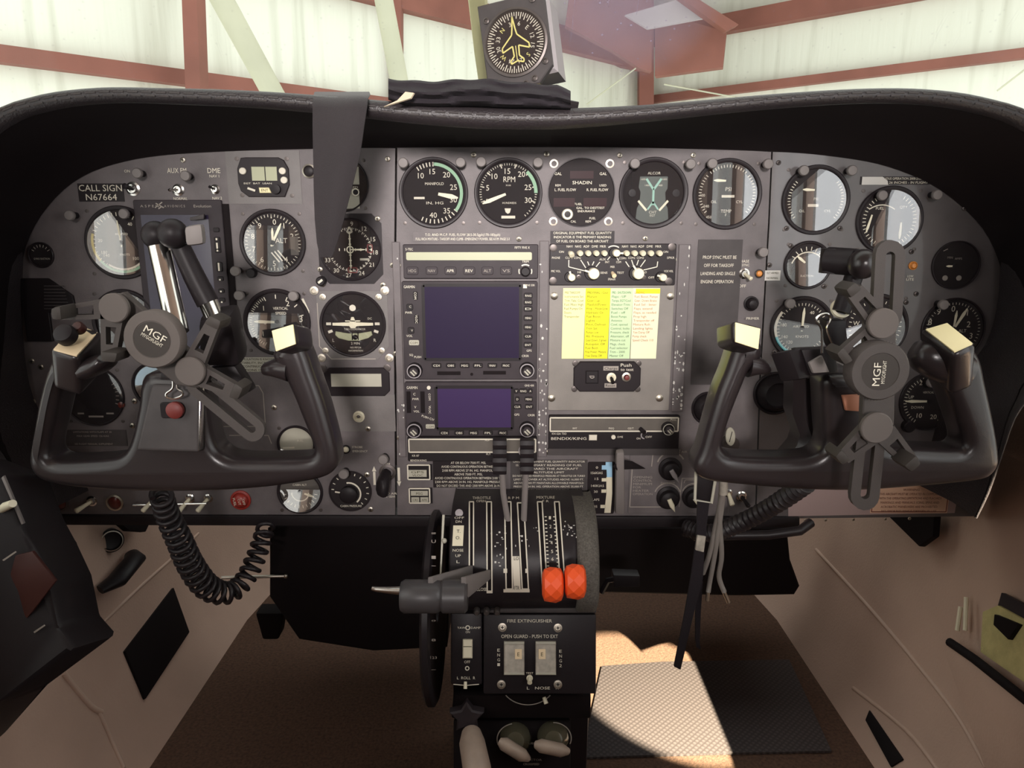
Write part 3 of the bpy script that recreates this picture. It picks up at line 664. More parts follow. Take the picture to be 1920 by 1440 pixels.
def cdi_sq(t, FR):
    mb = MB(FR); mb.prism(cut(0, 1, 120, 130, 18), -1, .5, .2); part('square_plate', mb, 'gbez', t)
    mb = MB(FR)
    for y in range(-40, 41, 10):
        if y: mb.line((-2.5, y), (2.5, y), 1.6, 3); mb.line((y, -2.5), (y, 2.5), 1.6, 3)
    mb.arc(5, 7, 0, 360, 3); part('scale_dots', mb, 'lume', t)
    for (x, y) in ((37, 2), (3, -38)):
        mb = MB(FR); mb.frame_(x, y, 16 if y < 0 else 9, 9 if y < 0 else 14, 2, 2.4); part('warning_flag', mb, 'red', t, 'small red outlined flag')
    mb = MB(FR); mb.rect(26, -18, 17, 4, 1, 1.6); part('index_bar', mb, 'lcdw', t)
    mb = MB(FR); mb.lathe([(9, 0), (9, 13), (7, 15), (0, 15)], c=(-56, -58), seg=20); kn = part('course_knob', mb, 'black', t); mb = MB(FR); mb.line((-60, -61), (-52, -55), 4, 15.3); part('knob_mark', mb, 'white', kn)
gauge('course_indicator', 657, 468, 58, 'black square-cased course deviation indicator with crossed needles, under the strap', nums=[(s, a, .82, 8) for s, a in (('6', -24), ('9', 6), ('12', 36), ('15', 66), ('18', 96), ('21', 126), ('24', 156), ('27', 186), ('30', 216), ('33', 246))],
      ticks=[(-54, 306, 72, .66, .70, 1), (-54, 306, 36, .62, .70, 1.4)], needles=[(0, .55, .60, 1.3), (90, .5, .0, 1.6)], lines=[([(-5, 32), (0, 42), (5, 32), (-5, 32)], 3)], extra=cdi_sq, screws=False, bez=.06, proud=4, hub=False)
def tc_extra(t, FR):
    mb = MB(FR); mb.prism([(-66, 62), (66, 62), (66, -42), (44, -68), (-44, -68), (-66, -42)], -1, .45, .2); part('mounting_plate', mb, 'panel2', t, 'lighter grey plate')
    mb = MB(FR); mb.poly([(-65, 40), (-65, -42), (-44, -66), (40, -66)], 1.6, .6); part('worn_edge', mb, 'dim', t)
    mb = MB(FR); mb.prism([(-38, 3), (-38, -2), (-7, -3), (-4, -7), (4, -7), (7, -3), (38, -2), (38, 3), (6, 4), (2, 14), (-2, 14), (-6, 4)], 1.5, 2.6); mb.rect(0, 6.5, 28, 2, 1.5, 2.6); part('miniature_aircraft', mb, 'lume', t)
    tube = [(-33, -13), (-34, -20), (-28, -26), (-10, -31), (10, -31), (28, -26), (36, -20), (34, -13), (10, -17), (-10, -17)]
    mb = MB(FR); mb.prism(tube, 1, 3, .8); ic = part('inclinometer_tube', mb, 'lcd', t, 'pale green liquid tube'); mb = MB(FR); mb.rect(-2, -22, 2, 15, 3, 3.3); mb.rect(9, -22, 2, 15, 3, 3.3); mb.lathe([(5, 2.8), (5, 3.2), (0, 3.4)], c=(3.5, -24)); part('ball', mb, 'blackm', ic)
    mb = MB(FR); mb.lathe([(6, 1), (6, 3), (0, 3.4)], c=(1, 31), seg=16); part('flag_dot', mb, 'white', t)
    for x, y in ((-54, 51), (50, 51), (-54, -50), (52, -50)):
        mb = MB(FR); mb.lathe([(6, 1), (6, 2.4), (3, 2.8), (2.4, 2), (0, 2)], c=(x, y), seg=16); part('brass_screw', mb, 'steel', t)
    for x, y in ((-69, 63), (62, 63), (-62, -64), (66, -64)):
        mb = MB(FR); mb.lathe([(8, 1), (8, 2.6), (4.5, 3), (4, .5), (0, .5)], c=(x, y), seg=18); part('eyelet', mb, 'steel', t)
gauge('turn_coordinator', 662, 608, 62, 'round turn coordinator with white miniature aircraft, on a lighter grey square plate', lines=[([(-50, 1), (-41, 1)], 5), ([(41, 1), (50, 1)], 5), ([(-47, -15), (-39, -12)], 5), ([(39, -12), (47, -15)], 5)],
      texts=[('TURN COORDINATOR', 3, -9, 3.6, 40), ('2 MIN', 3, -36, 4.6), ('NO PITCH', 3, -44, 3.4, 20), ('INFORMATION', 3, -50, 3.4, 27), ('L', -38, -30, 6), ('R', 40, -30, 6), ('DC', 32, 11, 4)], extra=tc_extra, screws=False, bez=.08)
gauge('manifold_pressure_gauge', 813, 362, 65, 'round manifold pressure gauge, leftmost of the top row on the centre panel', arcs=[(.76, .85, 2, 128, 'green')], ticks=[(-33, 0, 6, .74, .86, 2), (0, 124, 26, .78, .84, 1), (128, 205, 10, .74, .86, 2)],
      nums=[('10', -36, .60, 10), ('15', -2, .60, 10), ('20', 37, .64, 10), ('25', 74, .60, 10), ('30', 108, .60, 10), ('35', 143, .62, 10), ('40', 182, .62, 10)], texts=[('MANIFOLD', 2, 17, 5, 35), ('IN. HG', 2, -18, 5, 32)], needles=[(101, .74, -.14, 4.4)],
      extra=lambda t, FR: part('maker_mark', MB(FR).rect(-27, -9, 20, 4, 1, 1.2), 'white', t), hub=False)
gauge('engine_speed_gauge', 953, 362, 64, 'round RPM gauge with needles resting at zero, between manifold and fuel flow gauges', arcs=[(.76, .86, 42, 90, 'green')], ticks=[(-108, 108, 44, .78, .84, 1.1), (-108, 108, 8, .72, .84, 2), (110, 142, 6, .78, .84, 1.3)],
      nums=[('5', -76, .62, 10), ('10', -40, .62, 10), ('15', -2, .62, 10), ('20', 36, .66, 10), ('25', 74, .60, 10), ('30', 109, .62, 10), ('0', -110, .66, 8)], texts=[('RPM', 2, 25, 10, 22), ('HUNDREDS', 2, -18, 3.5, 26), ('X100', 0, 14, 3)], needles=[(-112, .84, -.08, 3.6)],
      extra=lambda t, FR: part('maker_mark', MB(FR).rect(0, -44, 26, 5, 1, 1.2).prism([(-7, -28), (5, -28), (3, -36), (-1, -38), (-5, -35)], 1, 1.2), 'white', t), hub=False)
def ff_extra(t, FR):
    mb = MB(FR)
    for x, y, w_, h_ in ((-32, -18, 40, 16), (26, -18, 44, 16), (0, 32, 44, 14)): mb = MB(FR); mb.rect(x, y, w_, h_, .9, 1.3); part('led_window', mb, M.setdefault('led', mat('led_window_dark_red', (.028, .010, .012), .4, spec=.1)), t, 'dark red display window')
    mb = MB(FR); mb.lathe([(10.5, 1), (10.5, 10), (9, 12), (6, 12), (5, 9), (0, 9)], c=(-26, -40), seg=22); part('selector_knob', mb, 'white', t, 'white ringed selector knob')
    mb = MB(FR); mb.lathe([(5, 9), (5, 12.4), (0, 12.6)], c=(-26, -40), seg=16); part('knob_cap', mb, 'black', t)
    for x, y in ((-52, 52), (52, 52), (-52, -53), (52, -53)):
        mb = MB(FR); mb.lathe([(8, 0), (8, 1.6), (5, 2), (4.5, -.5), (0, -.5)], c=(x, y), seg=18); part('eyelet', mb, 'steel', t)
gauge('fuel_flow_indicator', 1090, 361, 63, 'round dark digital fuel flow indicator with white ringed knob', texts=[('SHADIN', 1, 18, 6, 36), ('L. FUEL FLOW', -30, 5, 5, 40), ('R. FUEL FLOW', 30, 5, 5, 40), ('GAL', -44, 34, 5), ('GAL', 40, 34, 5), ('REM', -44, 13, 4), ('USED', 40, 13, 4), ('FUEL REMAINING', 14, -21, 4, 54), ('GAL. TO DEST.', 12, -28, 4, 42), ('ENDURANCE', 10, -34, 4, 32), ('TEST', 38, -28, 4), ('FUEL', 22, -47, 4), ('CAL', -14, -53, 4), ('REM', 14, -53, 4)], extra=ff_extra, screws=False, bez=.03, glass=None, proud=3)
def egt_extra(t, FR):
    mb = MB(FR); mb.prism([(-26, 30), (26, 30), (26, 8), (22, 2), (24, -20), (28, -28), (30, -50), (20, -58), (-20, -58), (-32, -50), (-30, -28), (-26, -20), (-24, 2), (-28, 10)], .8, 1.0); part('scale_card', mb, mat('card_grey_green', (.11, .125, .115), .6), t, 'grey green hourglass card')
    mb = MB(FR); mb.poly([(-14, 26), (0, 6), (14, 26)], 4, 1.3); mb.line((0, 6), (0, -22), 4, 1.3); mb.poly([(-10, -30), (0, -16), (10, -30)], 3, 1.3); part('green_scale', mb, mat('scale_mint', (.36, .60, .50), .6), t, 'mint green forked scale')
    mb = MB(FR); mb.poly([(-28, -14), (-12, -32)], 4, 1.4); mb.poly([(12, -32), (28, -14)], 4, 1.4); part('needle', mb, 'lume', t)
    mb = MB(FR)
    for x in (-40, 42): mb.lathe([(7, 1), (7, 3), (0, 3.3)], c=(x, 0), seg=16)
    part('pivot_caps', mb, 'black', t)
gauge('exhaust_temperature_gauge', 1225, 362, 65, 'round engine temperature gauge with forked mint green scale', texts=[('ALCOR', 0, 36, 5, 24), ('1600', -20, 25, 3.4), ('1600', 20, 25, 3.4), ('1400', -12, 14, 3.4), ('1400', 12, 14, 3.4), ('CHT', 0, -35, 5), ('EGT', 0, -41, 4)], extra=egt_extra, bez=.13, glass=(0, 0))
gauge('oil_gauge', 1363, 364, 65, 'round PSI gauge with bright window reflection, rightmost in the top row on the centre panel', ticks=[(-130, -50, 14, .74, .82, 1.3), (-40, 40, 14, .74, .82, 1.3), (130, 50, 14, .74, .82, 1.3)], needles=[(-88, .42, -.06, 2.6, (0, 24))], texts=[('PSI', 2, 9, 7), ('TEMP', 0, -31, 6), ('F', 0, -38, 5), ('OIL', -24, -14, 5), ('CYL', 24, -14, 5), ('100', -46, -2, 5), ('240', -38, -22, 5), ('450', -32, -42, 5)],
      extra=lambda t, FR: part('maker_mark', MB(FR).rect(2, -4, 24, 4.6, 1, 1.2), 'white', t), glass=('R', -.97, .86), dial='dial', hub=False)
gauge('oil_gauge', 1529, 375, 64, 'round oil gauge filled by window reflection, at the upper left of the right panel', ticks=[(-130, -50, 14, .74, .82, 1.3), (130, 50, 14, .74, .82, 1.3)], needles=[(-88, .42, -.06, 2.6, (0, 18))], texts=[('OIL', -24, -20, 5), ('CYL', 24, -20, 5), ('PSI', 0, 2, 5)], lines=[([(-14, -10), (6, -10)], 5)], glass=('R', -.86, .88), hub=False)
gauge('fuel_quantity_gauge', 1667, 413, 63, 'round twin-scale fuel quantity gauge above the right phone clamp', ticks=[(-150, -30, 16, .70, .80, 1.5), (150, 30, 16, .70, .80, 1.5)], needles=[(-166, .55, 0, 2.4, (-34, 10)), (180, .5, 0, 2.4, (22, -4))], texts=[('FUEL', -20, 22, 5), ('QTY', 24, 24, 5)], lines=[([(-40 + 6 * k, 28 - (k - 4) ** 2 * .5) for k in range(9)], 2)], glass=('R', -.84, .83), hub=False)
gauge('vacuum_gauge', 1514, 497, 45, 'small round suction gauge with curved scale, right of the white sticker', lines=[([(32 * math.sin(R(a)), -8 + 32 * math.cos(R(a))) for a in range(-70, 71, 10)], 2.2)], ticks=[(-62, 62, 8, .60, .76, 1.4)], needles=[(-52, .62, -.16, 2.6)], texts=[('SUCTION', 0, -20, 4)], glass=('R', -.86, .86), hub=False)
gauge('airspeed_indicator', 1503, 615, 60, 'round airspeed indicator with white and turquoise arcs, behind the binder clip on the right yoke', arcs=[(.78, .86, -110, -52, 'white'), (.78, .86, -165, -110, 'cyan')], ticks=[(-165, 150, 40, .70, .78, 1.2)], needles=[(2, .66, .10, 2.6)], texts=[('AIRSPEED', -2, 3, 4.4, 30), ('KNOTS', 2, -16, 5, 24)], nums=[('40', 30, .56, 6), ('80', 70, .58, 6), ('180', -80, .58, 6), ('140', -118, .58, 6), ('120', -142, .56, 6)], glass=('R', -.44, .83))
gauge('heading_indicator', 1640, 612, 62, 'round gyro dial reflecting sky, largely covered by the right phone clamp', ticks=[(0, 350, 36, .72, .80, 1.4)], nums=[('N', 10, .58, 8), ('3', 40, .58, 8), ('W', 280, .58, 8), ('30', 310, .58, 8)], glass=('R', -.5, .8))
gauge('gear_vacuum_gauge', 1791, 497, 45, 'small unlit black round gauge at far right of the panel with one short needle', needles=[(-90, .36, -.02, 2, (-2, -2))], marks='dim', texts=[('MIN', -12, 14, 4), ('AMPS', 4, 12, 4)], lines=[([(-26, 26), (-18, 30)], 1.5)], extra=lambda t, FR: [part('indicator_dot', MB(FR).lathe([(5, 1), (5, 2), (0, 2.2)], c=(x, -24), seg=14), 'dim', t) for x in (-17, 9)], screws=False, bez=.04, glass=(0, 0))
gauge('altimeter', 1786, 618, 60, 'round black altimeter behind the cream cap of the right yoke, at far right', ticks=[(0, 352.8, 50, .78, .85, 1)], nums=[('0', -6, .66, 11), ('1', 36, .66, 11), ('2', 70, .5, 11), ('3', 108, .62, 11), ('8', -72, .78, 11), ('9', -42, .76, 11), ('7', -108, .64, 11)], needles=[(28, .78, -.1, 3), (4, .62, -.1, 2.4)], texts=[('ALT', 18, -2, 6)], screws=False, bez=.05, glass=(0, 0), marks='white', hub=False)
gauge('vertical_speed_indicator', 1741, 752, 56, 'round vertical speed indicator seen through the right yoke opening', ticks=[(-150, 150, 40, .74, .84, 1.2)], nums=[('10', -152, .56, 9), ('20', 158, .58, 9), ('2', -28, .72, 9)], needles=[(-90, .82, -.02, 2.8)], texts=[('VERTICAL SPEED', 4, 17, 4, 34), ('UP', -34, 8, 6), ('DOWN', -20, -12, 5)], knob=(-36, -47, 11), screws=False, bez=.05, glass=(0, 0))
gauge('gyro_horizon', 176, 742, 58, 'large dark round gyro dial seen through the left opening of the left yoke', lines=[([(-34, -34), (-22, -34)], 3), ([(20, -34), (34, -34)], 3), ([(-14, -40), (14, -40)], 3.4)], ticks=[(60, 110, 6, .72, .82, 1.2)], marks='dim', bez=.05, extra=lambda t, FR: part('fault_light', MB(FR).lathe([(6, 0), (6, 4), (0, 5)], c=(51, -17), seg=16), 'darkred', t, 'small dark red light'), glass=(0, 0))
gauge('trim_indicator', 292, 722, 44, 'pale blue segmented round dial peeking out above the left yoke hub', arcs=[(.55, .86, -90, 20, 'blue')], ticks=[(-85, 15, 9, .55, .86, 1.6)], marks='dim', screws=False)
gauge('fuel_pressure_gauge', 556, 832, 36, 'small round tan gauge seen through the right opening of the left yoke', dial='lcdw', texts=[('FUEL', 8, 6, 4)], lines=[([(-26, -8), (-4, -7)], 3)], glass=('L', -.8, .85))
gauge('cabin_altitude_gauge', 563, 922, 43, 'round grey-faced gauge half under the right end of the left yoke bar', dial='dialg', ticks=[(100, 260, 12, .62, .76, 1.4)], lines=[([(16 * math.sin(R(a)), -2 + 16 * math.cos(R(a))) for a in range(90, 271, 15)], 2.2)], needles=[(110, .66, -.2, 2.4)], texts=[('CABIN ALT', 0, 14, 4, 26)], glass=('L', -.85, .72))
gauge('air_vent', 1453, 737, 41, 'black round eyeball air vent inside the left opening of the right yoke', cat='air vent', lines=[([(-4, 14), (18, 13)], 4)], screws=False, glass=None, extra=lambda t, FR: part('vent_barrel', MB(FR).lathe([(36, 1), (32, 14), (24, 22), (22, 16), (0, 10)], seg=28), 'black', t))
gauge('air_vent', 1328, 765, 32, 'black round air vent beside the lower edge of the tall dark lettered plate', cat='air vent', screws=False, glass=None, extra=lambda t, FR: part('vent_barrel', MB(FR).lathe([(28, 1), (25, 10), (18, 16), (16, 10), (0, 6)], seg=28), 'black', t))
# big rotary rheostat dial
t = gauge('pressure_controller', 657, 920, 39, 'black rotary cabin pressure dial with white numerals, lower right of the left panel', cat='rotary dial', ticks=[(-85, 140, 12, .78, .90, 1.6)], texts=[('CABIN PRESSURE', 0, -30, 4, 40)], screws=False, bez=.02, glass=None, proud=3)
mb = MB(frame(655, 925)); mb.lathe([(16, 1), (16, 12), (13, 14), (0, 14)], seg=24); part('knob', mb, 'black', t); mb = MB(frame(655, 925)); mb.arc(20, 23, -10, 140, 2.4); part('arrow_arc', mb, 'white', t); mb = MB(frame(655, 925)); mb.line((-26, 4), (-14, 2), 3, 3); part('pointer', mb, 'white', t)

# grey capped post lights
for (x, y, lab) in [(268, 326, 'above the big toggle switch on the left'), (357, 331, 'between the two small toggles on the left'), (243, 401, 'over the left airspeed dial'), (143, 404, 'left of the left airspeed dial'), (449, 507, 'left below the left altimeter'), (456, 552, 'above left of the left vertical speed dial'), (556, 553, 'above right of the left vertical speed dial'),
                    (759, 307, 'above left of the manifold pressure gauge'), (865, 306, 'above right of the manifold pressure gauge'), (903, 305, 'above left of the RPM gauge'), (1008, 306, 'above right of the RPM gauge'), (1187, 308, 'above left of the forked scale gauge'), (1290, 309, 'above right of the forked scale gauge'),
                    (1330, 308, 'above left of the PSI gauge'), (1433, 309, 'above right of the PSI gauge'), (1499, 321, 'above left of the oil gauge on the right panel'), (1588, 321, 'above right of the oil gauge on the right panel'), (1644, 367, 'above left of the fuel quantity gauge'), (1745, 366, 'above right of the fuel quantity gauge'), (1424, 472, 'above the phase switch'),
                    (1474, 567, 'above left of the right airspeed dial'), (1757, 569, 'above the right altimeter'), (1736, 713, 'above the right vertical speed dial'), (722, 855, 'above the rocker with two arrows'), (649, 882, 'above the rotary cabin dial')]:
    t = thing('post_light', 'small grey capped post light ' + lab, 'panel light', at(x, y + 4), 'grey post lights around the gauges')
    fr = frame(x, y); mb = MB(fr); mb.lathe([(6, -1), (6, 18)], seg=14); part('post', mb, 'black', t)
    mb = MB(fr); mb.lathe([(8.5, 16), (9.5, 18), (9.5, 23), (8, 25), (0, 26)], seg=20); part('cap', mb, 'greycap', t)
# ================================================================ RADIOS, DISPLAYS, SWITCHES, PLACARDS
def px_rect(x0, y0, x1, y1, Y=0.0):
    """frame with unit 1 px both ways, centred on the pixel box"""
    return frame((x0 + x1) / 2, (y0 + y1) / 2, Y, iso=False), x1 - x0, y1 - y0
def unit(name, label, cat, x0, y0, x1, y1, m='radio', dep=7, ch=1.2, outline=None, Y=0.0):
    FR, w_, h_ = px_rect(x0, y0, x1, y1, Y); t = thing(name, label, cat, at((x0 + x1) / 2, (y0 + y1) / 2, Y))
    mb = MB(FR); mb.prism(outline(w_, h_) if outline else rr(0, 0, w_, h_, 3), -2, dep, ch); part('case', mb, m, t)
    cx, cy = (x0 + x1) / 2, (y0 + y1) / 2
    return t, FR, (lambda x, y: (x - cx, cy - y)), dep
def put(t, FR, nm, m, fn, lab=None): mb = MB(FR); fn(mb); return part(nm, mb, m, t, lab)
def knob2(t, px, py, r, h0, ring='dsteel', mark='white', Y=0.0):
    fr = frame(px, py, Y); mb = MB(fr); mb.lathe([(r, h0), (r * .96, h0 + 12), (r * .82, h0 + 13), (r * .72, h0 + 13)], seg=28); k = part('outer_knob', mb, 'black', t)
    mb = MB(fr); mb.lathe([(r * .92, h0 + 13.1), (r * .80, h0 + 13.1)], seg=28); part('rim', mb, mark if mark != 'white' else 'grey', k)
    mb = MB(fr); mb.lathe([(r * .62, h0 + 6), (r * .58, h0 + 22), (r * .5, h0 + 23), (0, h0 + 23)], seg=20); k2 = part('inner_knob', mb, 'radio', t)
    mb = MB(fr); mb.line((-r * .35, r * .10), (r * .15, -r * .42), r * .2, h0 + 23.3); mb.line((-r * .08, r * .3), (r * .4, -r * .2), r * .2, h0 + 23.3); part('knob_flats', mb, 'lcdw', k2)
def btn(t, FR, P, x, y, w_, h_, txt, d, m='radio', tm='white', sz=5, tw=None):
    mb = MB(FR); c = P(x, y); mb.rect(c[0], c[1], w_, h_, d - .5, d + 2.2, .7, r=min(w_, h_) * .25); b = part('button', mb, m, t)
    if txt: mb = MB(FR); mb.text(txt, c[0], c[1], sz, d + 2.5, w_=tw); part('legend', mb, tm, b)

# tall black flight display on the left panel
t, FR, P, d = unit('flight_display', 'tall black glass flight display on the left panel, behind the left yoke ball joints', 'display', 266, 378, 428, 655, 'radio', 5)
put(t, FR, 'screen', 'screen', lambda m: m.rect(*P(340, 530), 124, 250, 4, 5.4)); put(t, FR, 'painted_shadow', 'blackm', lambda m: m.rect(*P(434, 520), 12, 270, -2, 2))  # matte black strip put in as the shadow beside the display case
def _(m):
    m.text('A S P E N', *P(296, 389), 4.4, 5.4, w_=34); m.text('A V I O N I C S', *P(342, 389), 4.4, 5.4, w_=38); m.text('Evolution', *P(393, 389), 5, 5.4, w_=32)
    for a, b in (((306, 392), (320, 382)), ((308, 384), (322, 392)), ((312, 394), (318, 390))): m.line(P(*a), P(*b), 2, 5.4)
put(t, FR, 'maker_lettering', 'dim', _)
for y in (432, 449, 460, 470, 500, 522, 545, 562, 583, 608): btn(t, FR, P, 415, y, 11, 8 if y not in (460, 500) else 18, None, 5, 'black')
put(t, FR, 'button_marks', 'white', lambda m: [m.rect(*P(414.5, y), 3, h_, 7.4, 7.6) for y, h_ in ((449, 4), (461, 11), (470, 3), (500, 15), (524, 3), (546, 3), (566, 3), (588, 3))])
mb = MB(); mb.slab([(355, 408, -.012), (382, 401, -.012), (382, 411, -.012), (356, 414, -.012)], .004, .001); part('card_tab', mb, 'dplate', t)

# engine monitor at top left
t, FR, P, d = unit('fuel_computer', 'black digital unit with pale screen and round white buttons, upper left panel', 'display', 447, 295, 543, 370, 'gbez', 4, 1.2, outline=lambda w_, h_: [(-48, 16), (-40, 36), (-30, 37), (30, 37), (40, 32), (48, 16), (48, -14), (38, -37), (-30, -37), (-44, -26), (-48, -12)])
put(t, FR, 'backing_plate', 'panel2', lambda m: m.rect(0, 0, 138, 100, -.5, .8), 'lighter grey plate')
for x0, x1 in ((474, 498), (500, 521)): put(t, FR, 'screen', 'lcd', lambda m: m.rect(*P((x0 + x1) / 2, 326), x1 - x0, 26, 4, 4.6), 'pale grey green screen')
for x, y in ((458, 321), (532, 321), (534, 338)): put(t, FR, 'push_button', 'white', lambda m: m.lathe([(6.5, 3.5), (6.5, 7), (5.5, 8), (0, 8)], c=P(x, y), seg=20), 'round white button')
b = put(t, FR, 'enter_button', 'cream', lambda m: m.prism([P(486, 352), P(505, 352), P(509, 362), P(487, 362)], 3.5, 7, .6), 'cream trapezoid button'); put(t, FR, 'legend', 'ink', lambda m: m.text('ENT', *P(497, 357), 5, 7.3), ) .parent = b
put(t, FR, 'toggle', 'white', lambda m: m.line(P(465, 353), P(479, 358), 4, 7)); put(t, FR, 'lettering', 'white', lambda m: m.text('EGT  BAT  LEAN', *P(484, 344), 3, 4.4, w_=52)); put(t, FR, 'rotary_knob', 'black', lambda m: m.lathe([(9, 3), (9, 12), (0, 13)], c=P(518, 355), seg=20))
for q in ((447, 298), (540, 298), (452, 366), (546, 367)): put(t, FR, 'screw', 'dsteel', lambda m: m.lathe([(4, .5), (4, 1.8), (0, 2.2)], c=P(*q), seg=12))

# small alphanumeric readout
t, FR, P, d = unit('readout_unit', 'black framed readout with blank khaki screen under the turn coordinator', 'display', 609, 689, 731, 742, 'gbez', 4, 1.2, outline=lambda w_, h_: cut(0, 0, w_, h_, 10))
put(t, FR, 'screen', 'lcdw', lambda m: m.rect(*P(669, 712), 94, 24, 4, 4.6), 'khaki blank screen')
put(t, FR, 'base_plate', 'panel2', lambda m: m.rect(*P(672, 775), 134, 70, -.5, .8), 'lighter grey switch plate')
for q in ((607, 690), (727, 690)): put(t, FR, 'screw', 'dsteel', lambda m: m.lathe([(7, 0), (7, 2), (4, 2.6), (0, 2)], c=P(*q), seg=16))

# radio stack ------------------------------------------------------------------
t, FR, P, d = unit('distance_readout', 'grey radio unit with long pale green display strip at the top of the stack', 'radio', 757, 458, 1009, 522, 'radio', 8)
put(t, FR, 'display_strip', 'lcd', lambda m: m.rect(*P(880, 480), 234, 15, 8, 8.6, r=3), 'long pale green strip')
put(t, FR, 'lettering', 'white', lambda m: (m.text('S-TEC', *P(769, 467), 4.4, 8.4, w_=14), m.text('FIFTY FIVE X', *P(979, 464), 4.4, 8.4, w_=28)))
for x, s in ((774, 'HDG'), (810, 'NAV'), (845, 'APR'), (880, 'REV'), (914, 'ALT'), (949, 'VS')): btn(t, FR, P, x, 507, 22, 15, s, 8, 'radio', 'white' if s in ('REV', 'APR') else 'dim', 5.5, 14)
put(t, FR, 'dial_marks', 'white', lambda m: (m.arc(11, 13.5, -35, 35, 8.5, c=P(985, 508)), m.arc(11, 13, 70, 115, 8.5, c=P(985, 508)), m.arc(11, 13, -115, -70, 8.5, c=P(985, 508)), m.text('TRIM', *P(985, 490), 4, 8.4)))
put(t, FR, 'rotary_knob', 'black', lambda m: m.lathe([(9, 8), (9, 18), (7, 20), (0, 20)], c=P(985, 508), seg=22))
def nav(x0, y0, x1, y1, sx0, sy0, sx1, sy1, label, m, big):
    t, FR, P, d = unit('navigator_radio', label, 'radio', x0, y0, x1, y1, 'radio', 9)
    put(t, FR, 'screen_bezel', 'black', lambda q: q.frame_(*P((sx0 + sx1) / 2, (sy0 + sy1) / 2), sx1 - sx0 + 6, sy1 - sy0 + 6, 6, 9.3)); put(t, FR, 'screen', m, lambda q: q.rect(*P((sx0 + sx1) / 2, (sy0 + sy1) / 2), sx1 - sx0, sy1 - sy0, 8.5, 9.6))
    put(t, FR, 'maker_lettering', 'white', lambda q: (q.text('GARMIN', *P(x0 + 14, y0 + 10), 5, 9.5, w_=20), q.text('GNS 530' if big else 'GNS 430', *P(x1 - 14, y0 + (7 if big else 6)), 3.6, 9.5, w_=17)))
    return t, FR, P
t, FR, P = nav(757, 528, 1007, 711, 799, 538, 973, 670, 'large navigator radio with big dark blank screen in the stack', 'screen', True)
for y, s in ((554, 'RNG'), (566, ''), (578, 'D'), (595, 'MENU'), (612, 'MENU'), (629, 'CLR'), (645, 'ENT')): btn(t, FR, P, 990, y, 16, 10, s or 'RNG', 9, 'black', 'white', 3.6, 11)
for x, s in ((818, 'CDI'), (845, 'OBS'), (871, 'MSG'), (896, 'FPL'), (923, 'VNAV'), (949, 'PROC')): btn(t, FR, P, x, 684, 18, 9, s, 9, 'black', 'white', 4, 12)
btn(t, FR, P, 777, 641, 19, 10, 'COM', 9, 'lcdw', 'ink', 4.4, 14)
for x, y, s in ((771, 575, 'C'), (772, 618, 'V'), (782, 554, 'COM'), (783, 597, 'VLOC')): btn(t, FR, P, x, y, 8 if len(s) > 1 else 12, 15 if len(s) > 1 else 12, None, 9, 'black')
put(t, FR, 'side_lettering', 'white', lambda m: ([m.text(s, *P(x, y), 4.2, 11.6, rot=r_) for x, y, s, r_ in ((782, 554, 'COM', 90), (783, 597, 'VLOC', 90), (772, 574, 'C', 0), (769, 585, 'PWR', 0), (774, 618, 'V', 0), (769, 628, 'VOL', 0))], m.text('SQ', *P(771, 664), 4, 9.6), m.text('PUSH', *P(783, 668), 4, 9.6), m.text('CRSR', *P(985, 666), 4, 9.6), m.text('GPS', *P(992, 656), 4, 9.6), m.rect(*P(984, 537), 7, 7, 9.2, 9.5)))
knob2(t, 779, 692, 14.5, 9); knob2(t, 988, 691, 14.5, 9)
put(t, FR, 'card_slot', 'blackm', lambda m: (m.rect(*P(841, 699), 44, 7, 9, 9.3), m.rect(*P(927, 698), 43, 7, 9, 9.3), m.lathe([(3, 9.1), (0, 9.4)], c=P(884, 701), seg=12)))
t, FR, P = nav(761, 715, 1006, 816, 822, 727, 958, 799, 'smaller navigator radio with violet screen, under the large one', 'screenp', False)
for x, s in ((833, 'CDI'), (861, 'OBS'), (888, 'MSG'), (915, 'FPL'), (943, 'PROC')): btn(t, FR, P, x, 809, 18, 8, s, 9, 'black', 'white', 4, 12)
for x, y, s in ((970, 746, 'D'), (991, 746, 'MENU'), (970, 760, 'CLR'), (992, 760, 'ENT'), (968, 731, 'V'), (981, 731, 'RNG'), (994, 731, 'A')): btn(t, FR, P, x, y, 15 if len(s) > 1 else 8, 9, s, 9, 'black', 'white', 3.8, 11 if len(s) > 1 else None)
btn(t, FR, P, 807, 797, 17, 8, 'COM', 9, 'lcdw', 'ink', 4, 13)
put(t, FR, 'card_slot', 'blackm', lambda m: (m.rect(*P(768, 752), 8, 40, 9, 9.3), m.rect(*P(794, 752), 8, 40, 9, 9.3)))
put(t, FR, 'side_lettering', 'white', lambda m: (m.text('C', *P(779, 737), 4.6, 9.5), m.text('PWR', *P(781, 746), 4, 9.5), m.text('V', *P(780, 761), 4.6, 9.5), m.text('VOL', *P(782, 769), 4, 9.5), m.text('COM', *P(807, 742), 4, 9.5, rot=90), m.text('VLOC', *P(807, 766), 4, 9.5, rot=90), m.text('PUSH C/V', *P(803, 781), 4, 9.5, rot=20), m.lathe([(3.5, 9), (3.5, 11), (0, 11.4)], c=P(806, 725), seg=12), m.text('CRSR', *P(996, 776), 4, 9.5), m.text('GPS', *P(969, 775), 4, 9.5)))
knob2(t, 779, 802, 14.5, 9); knob2(t, 988, 801, 14.5, 9)
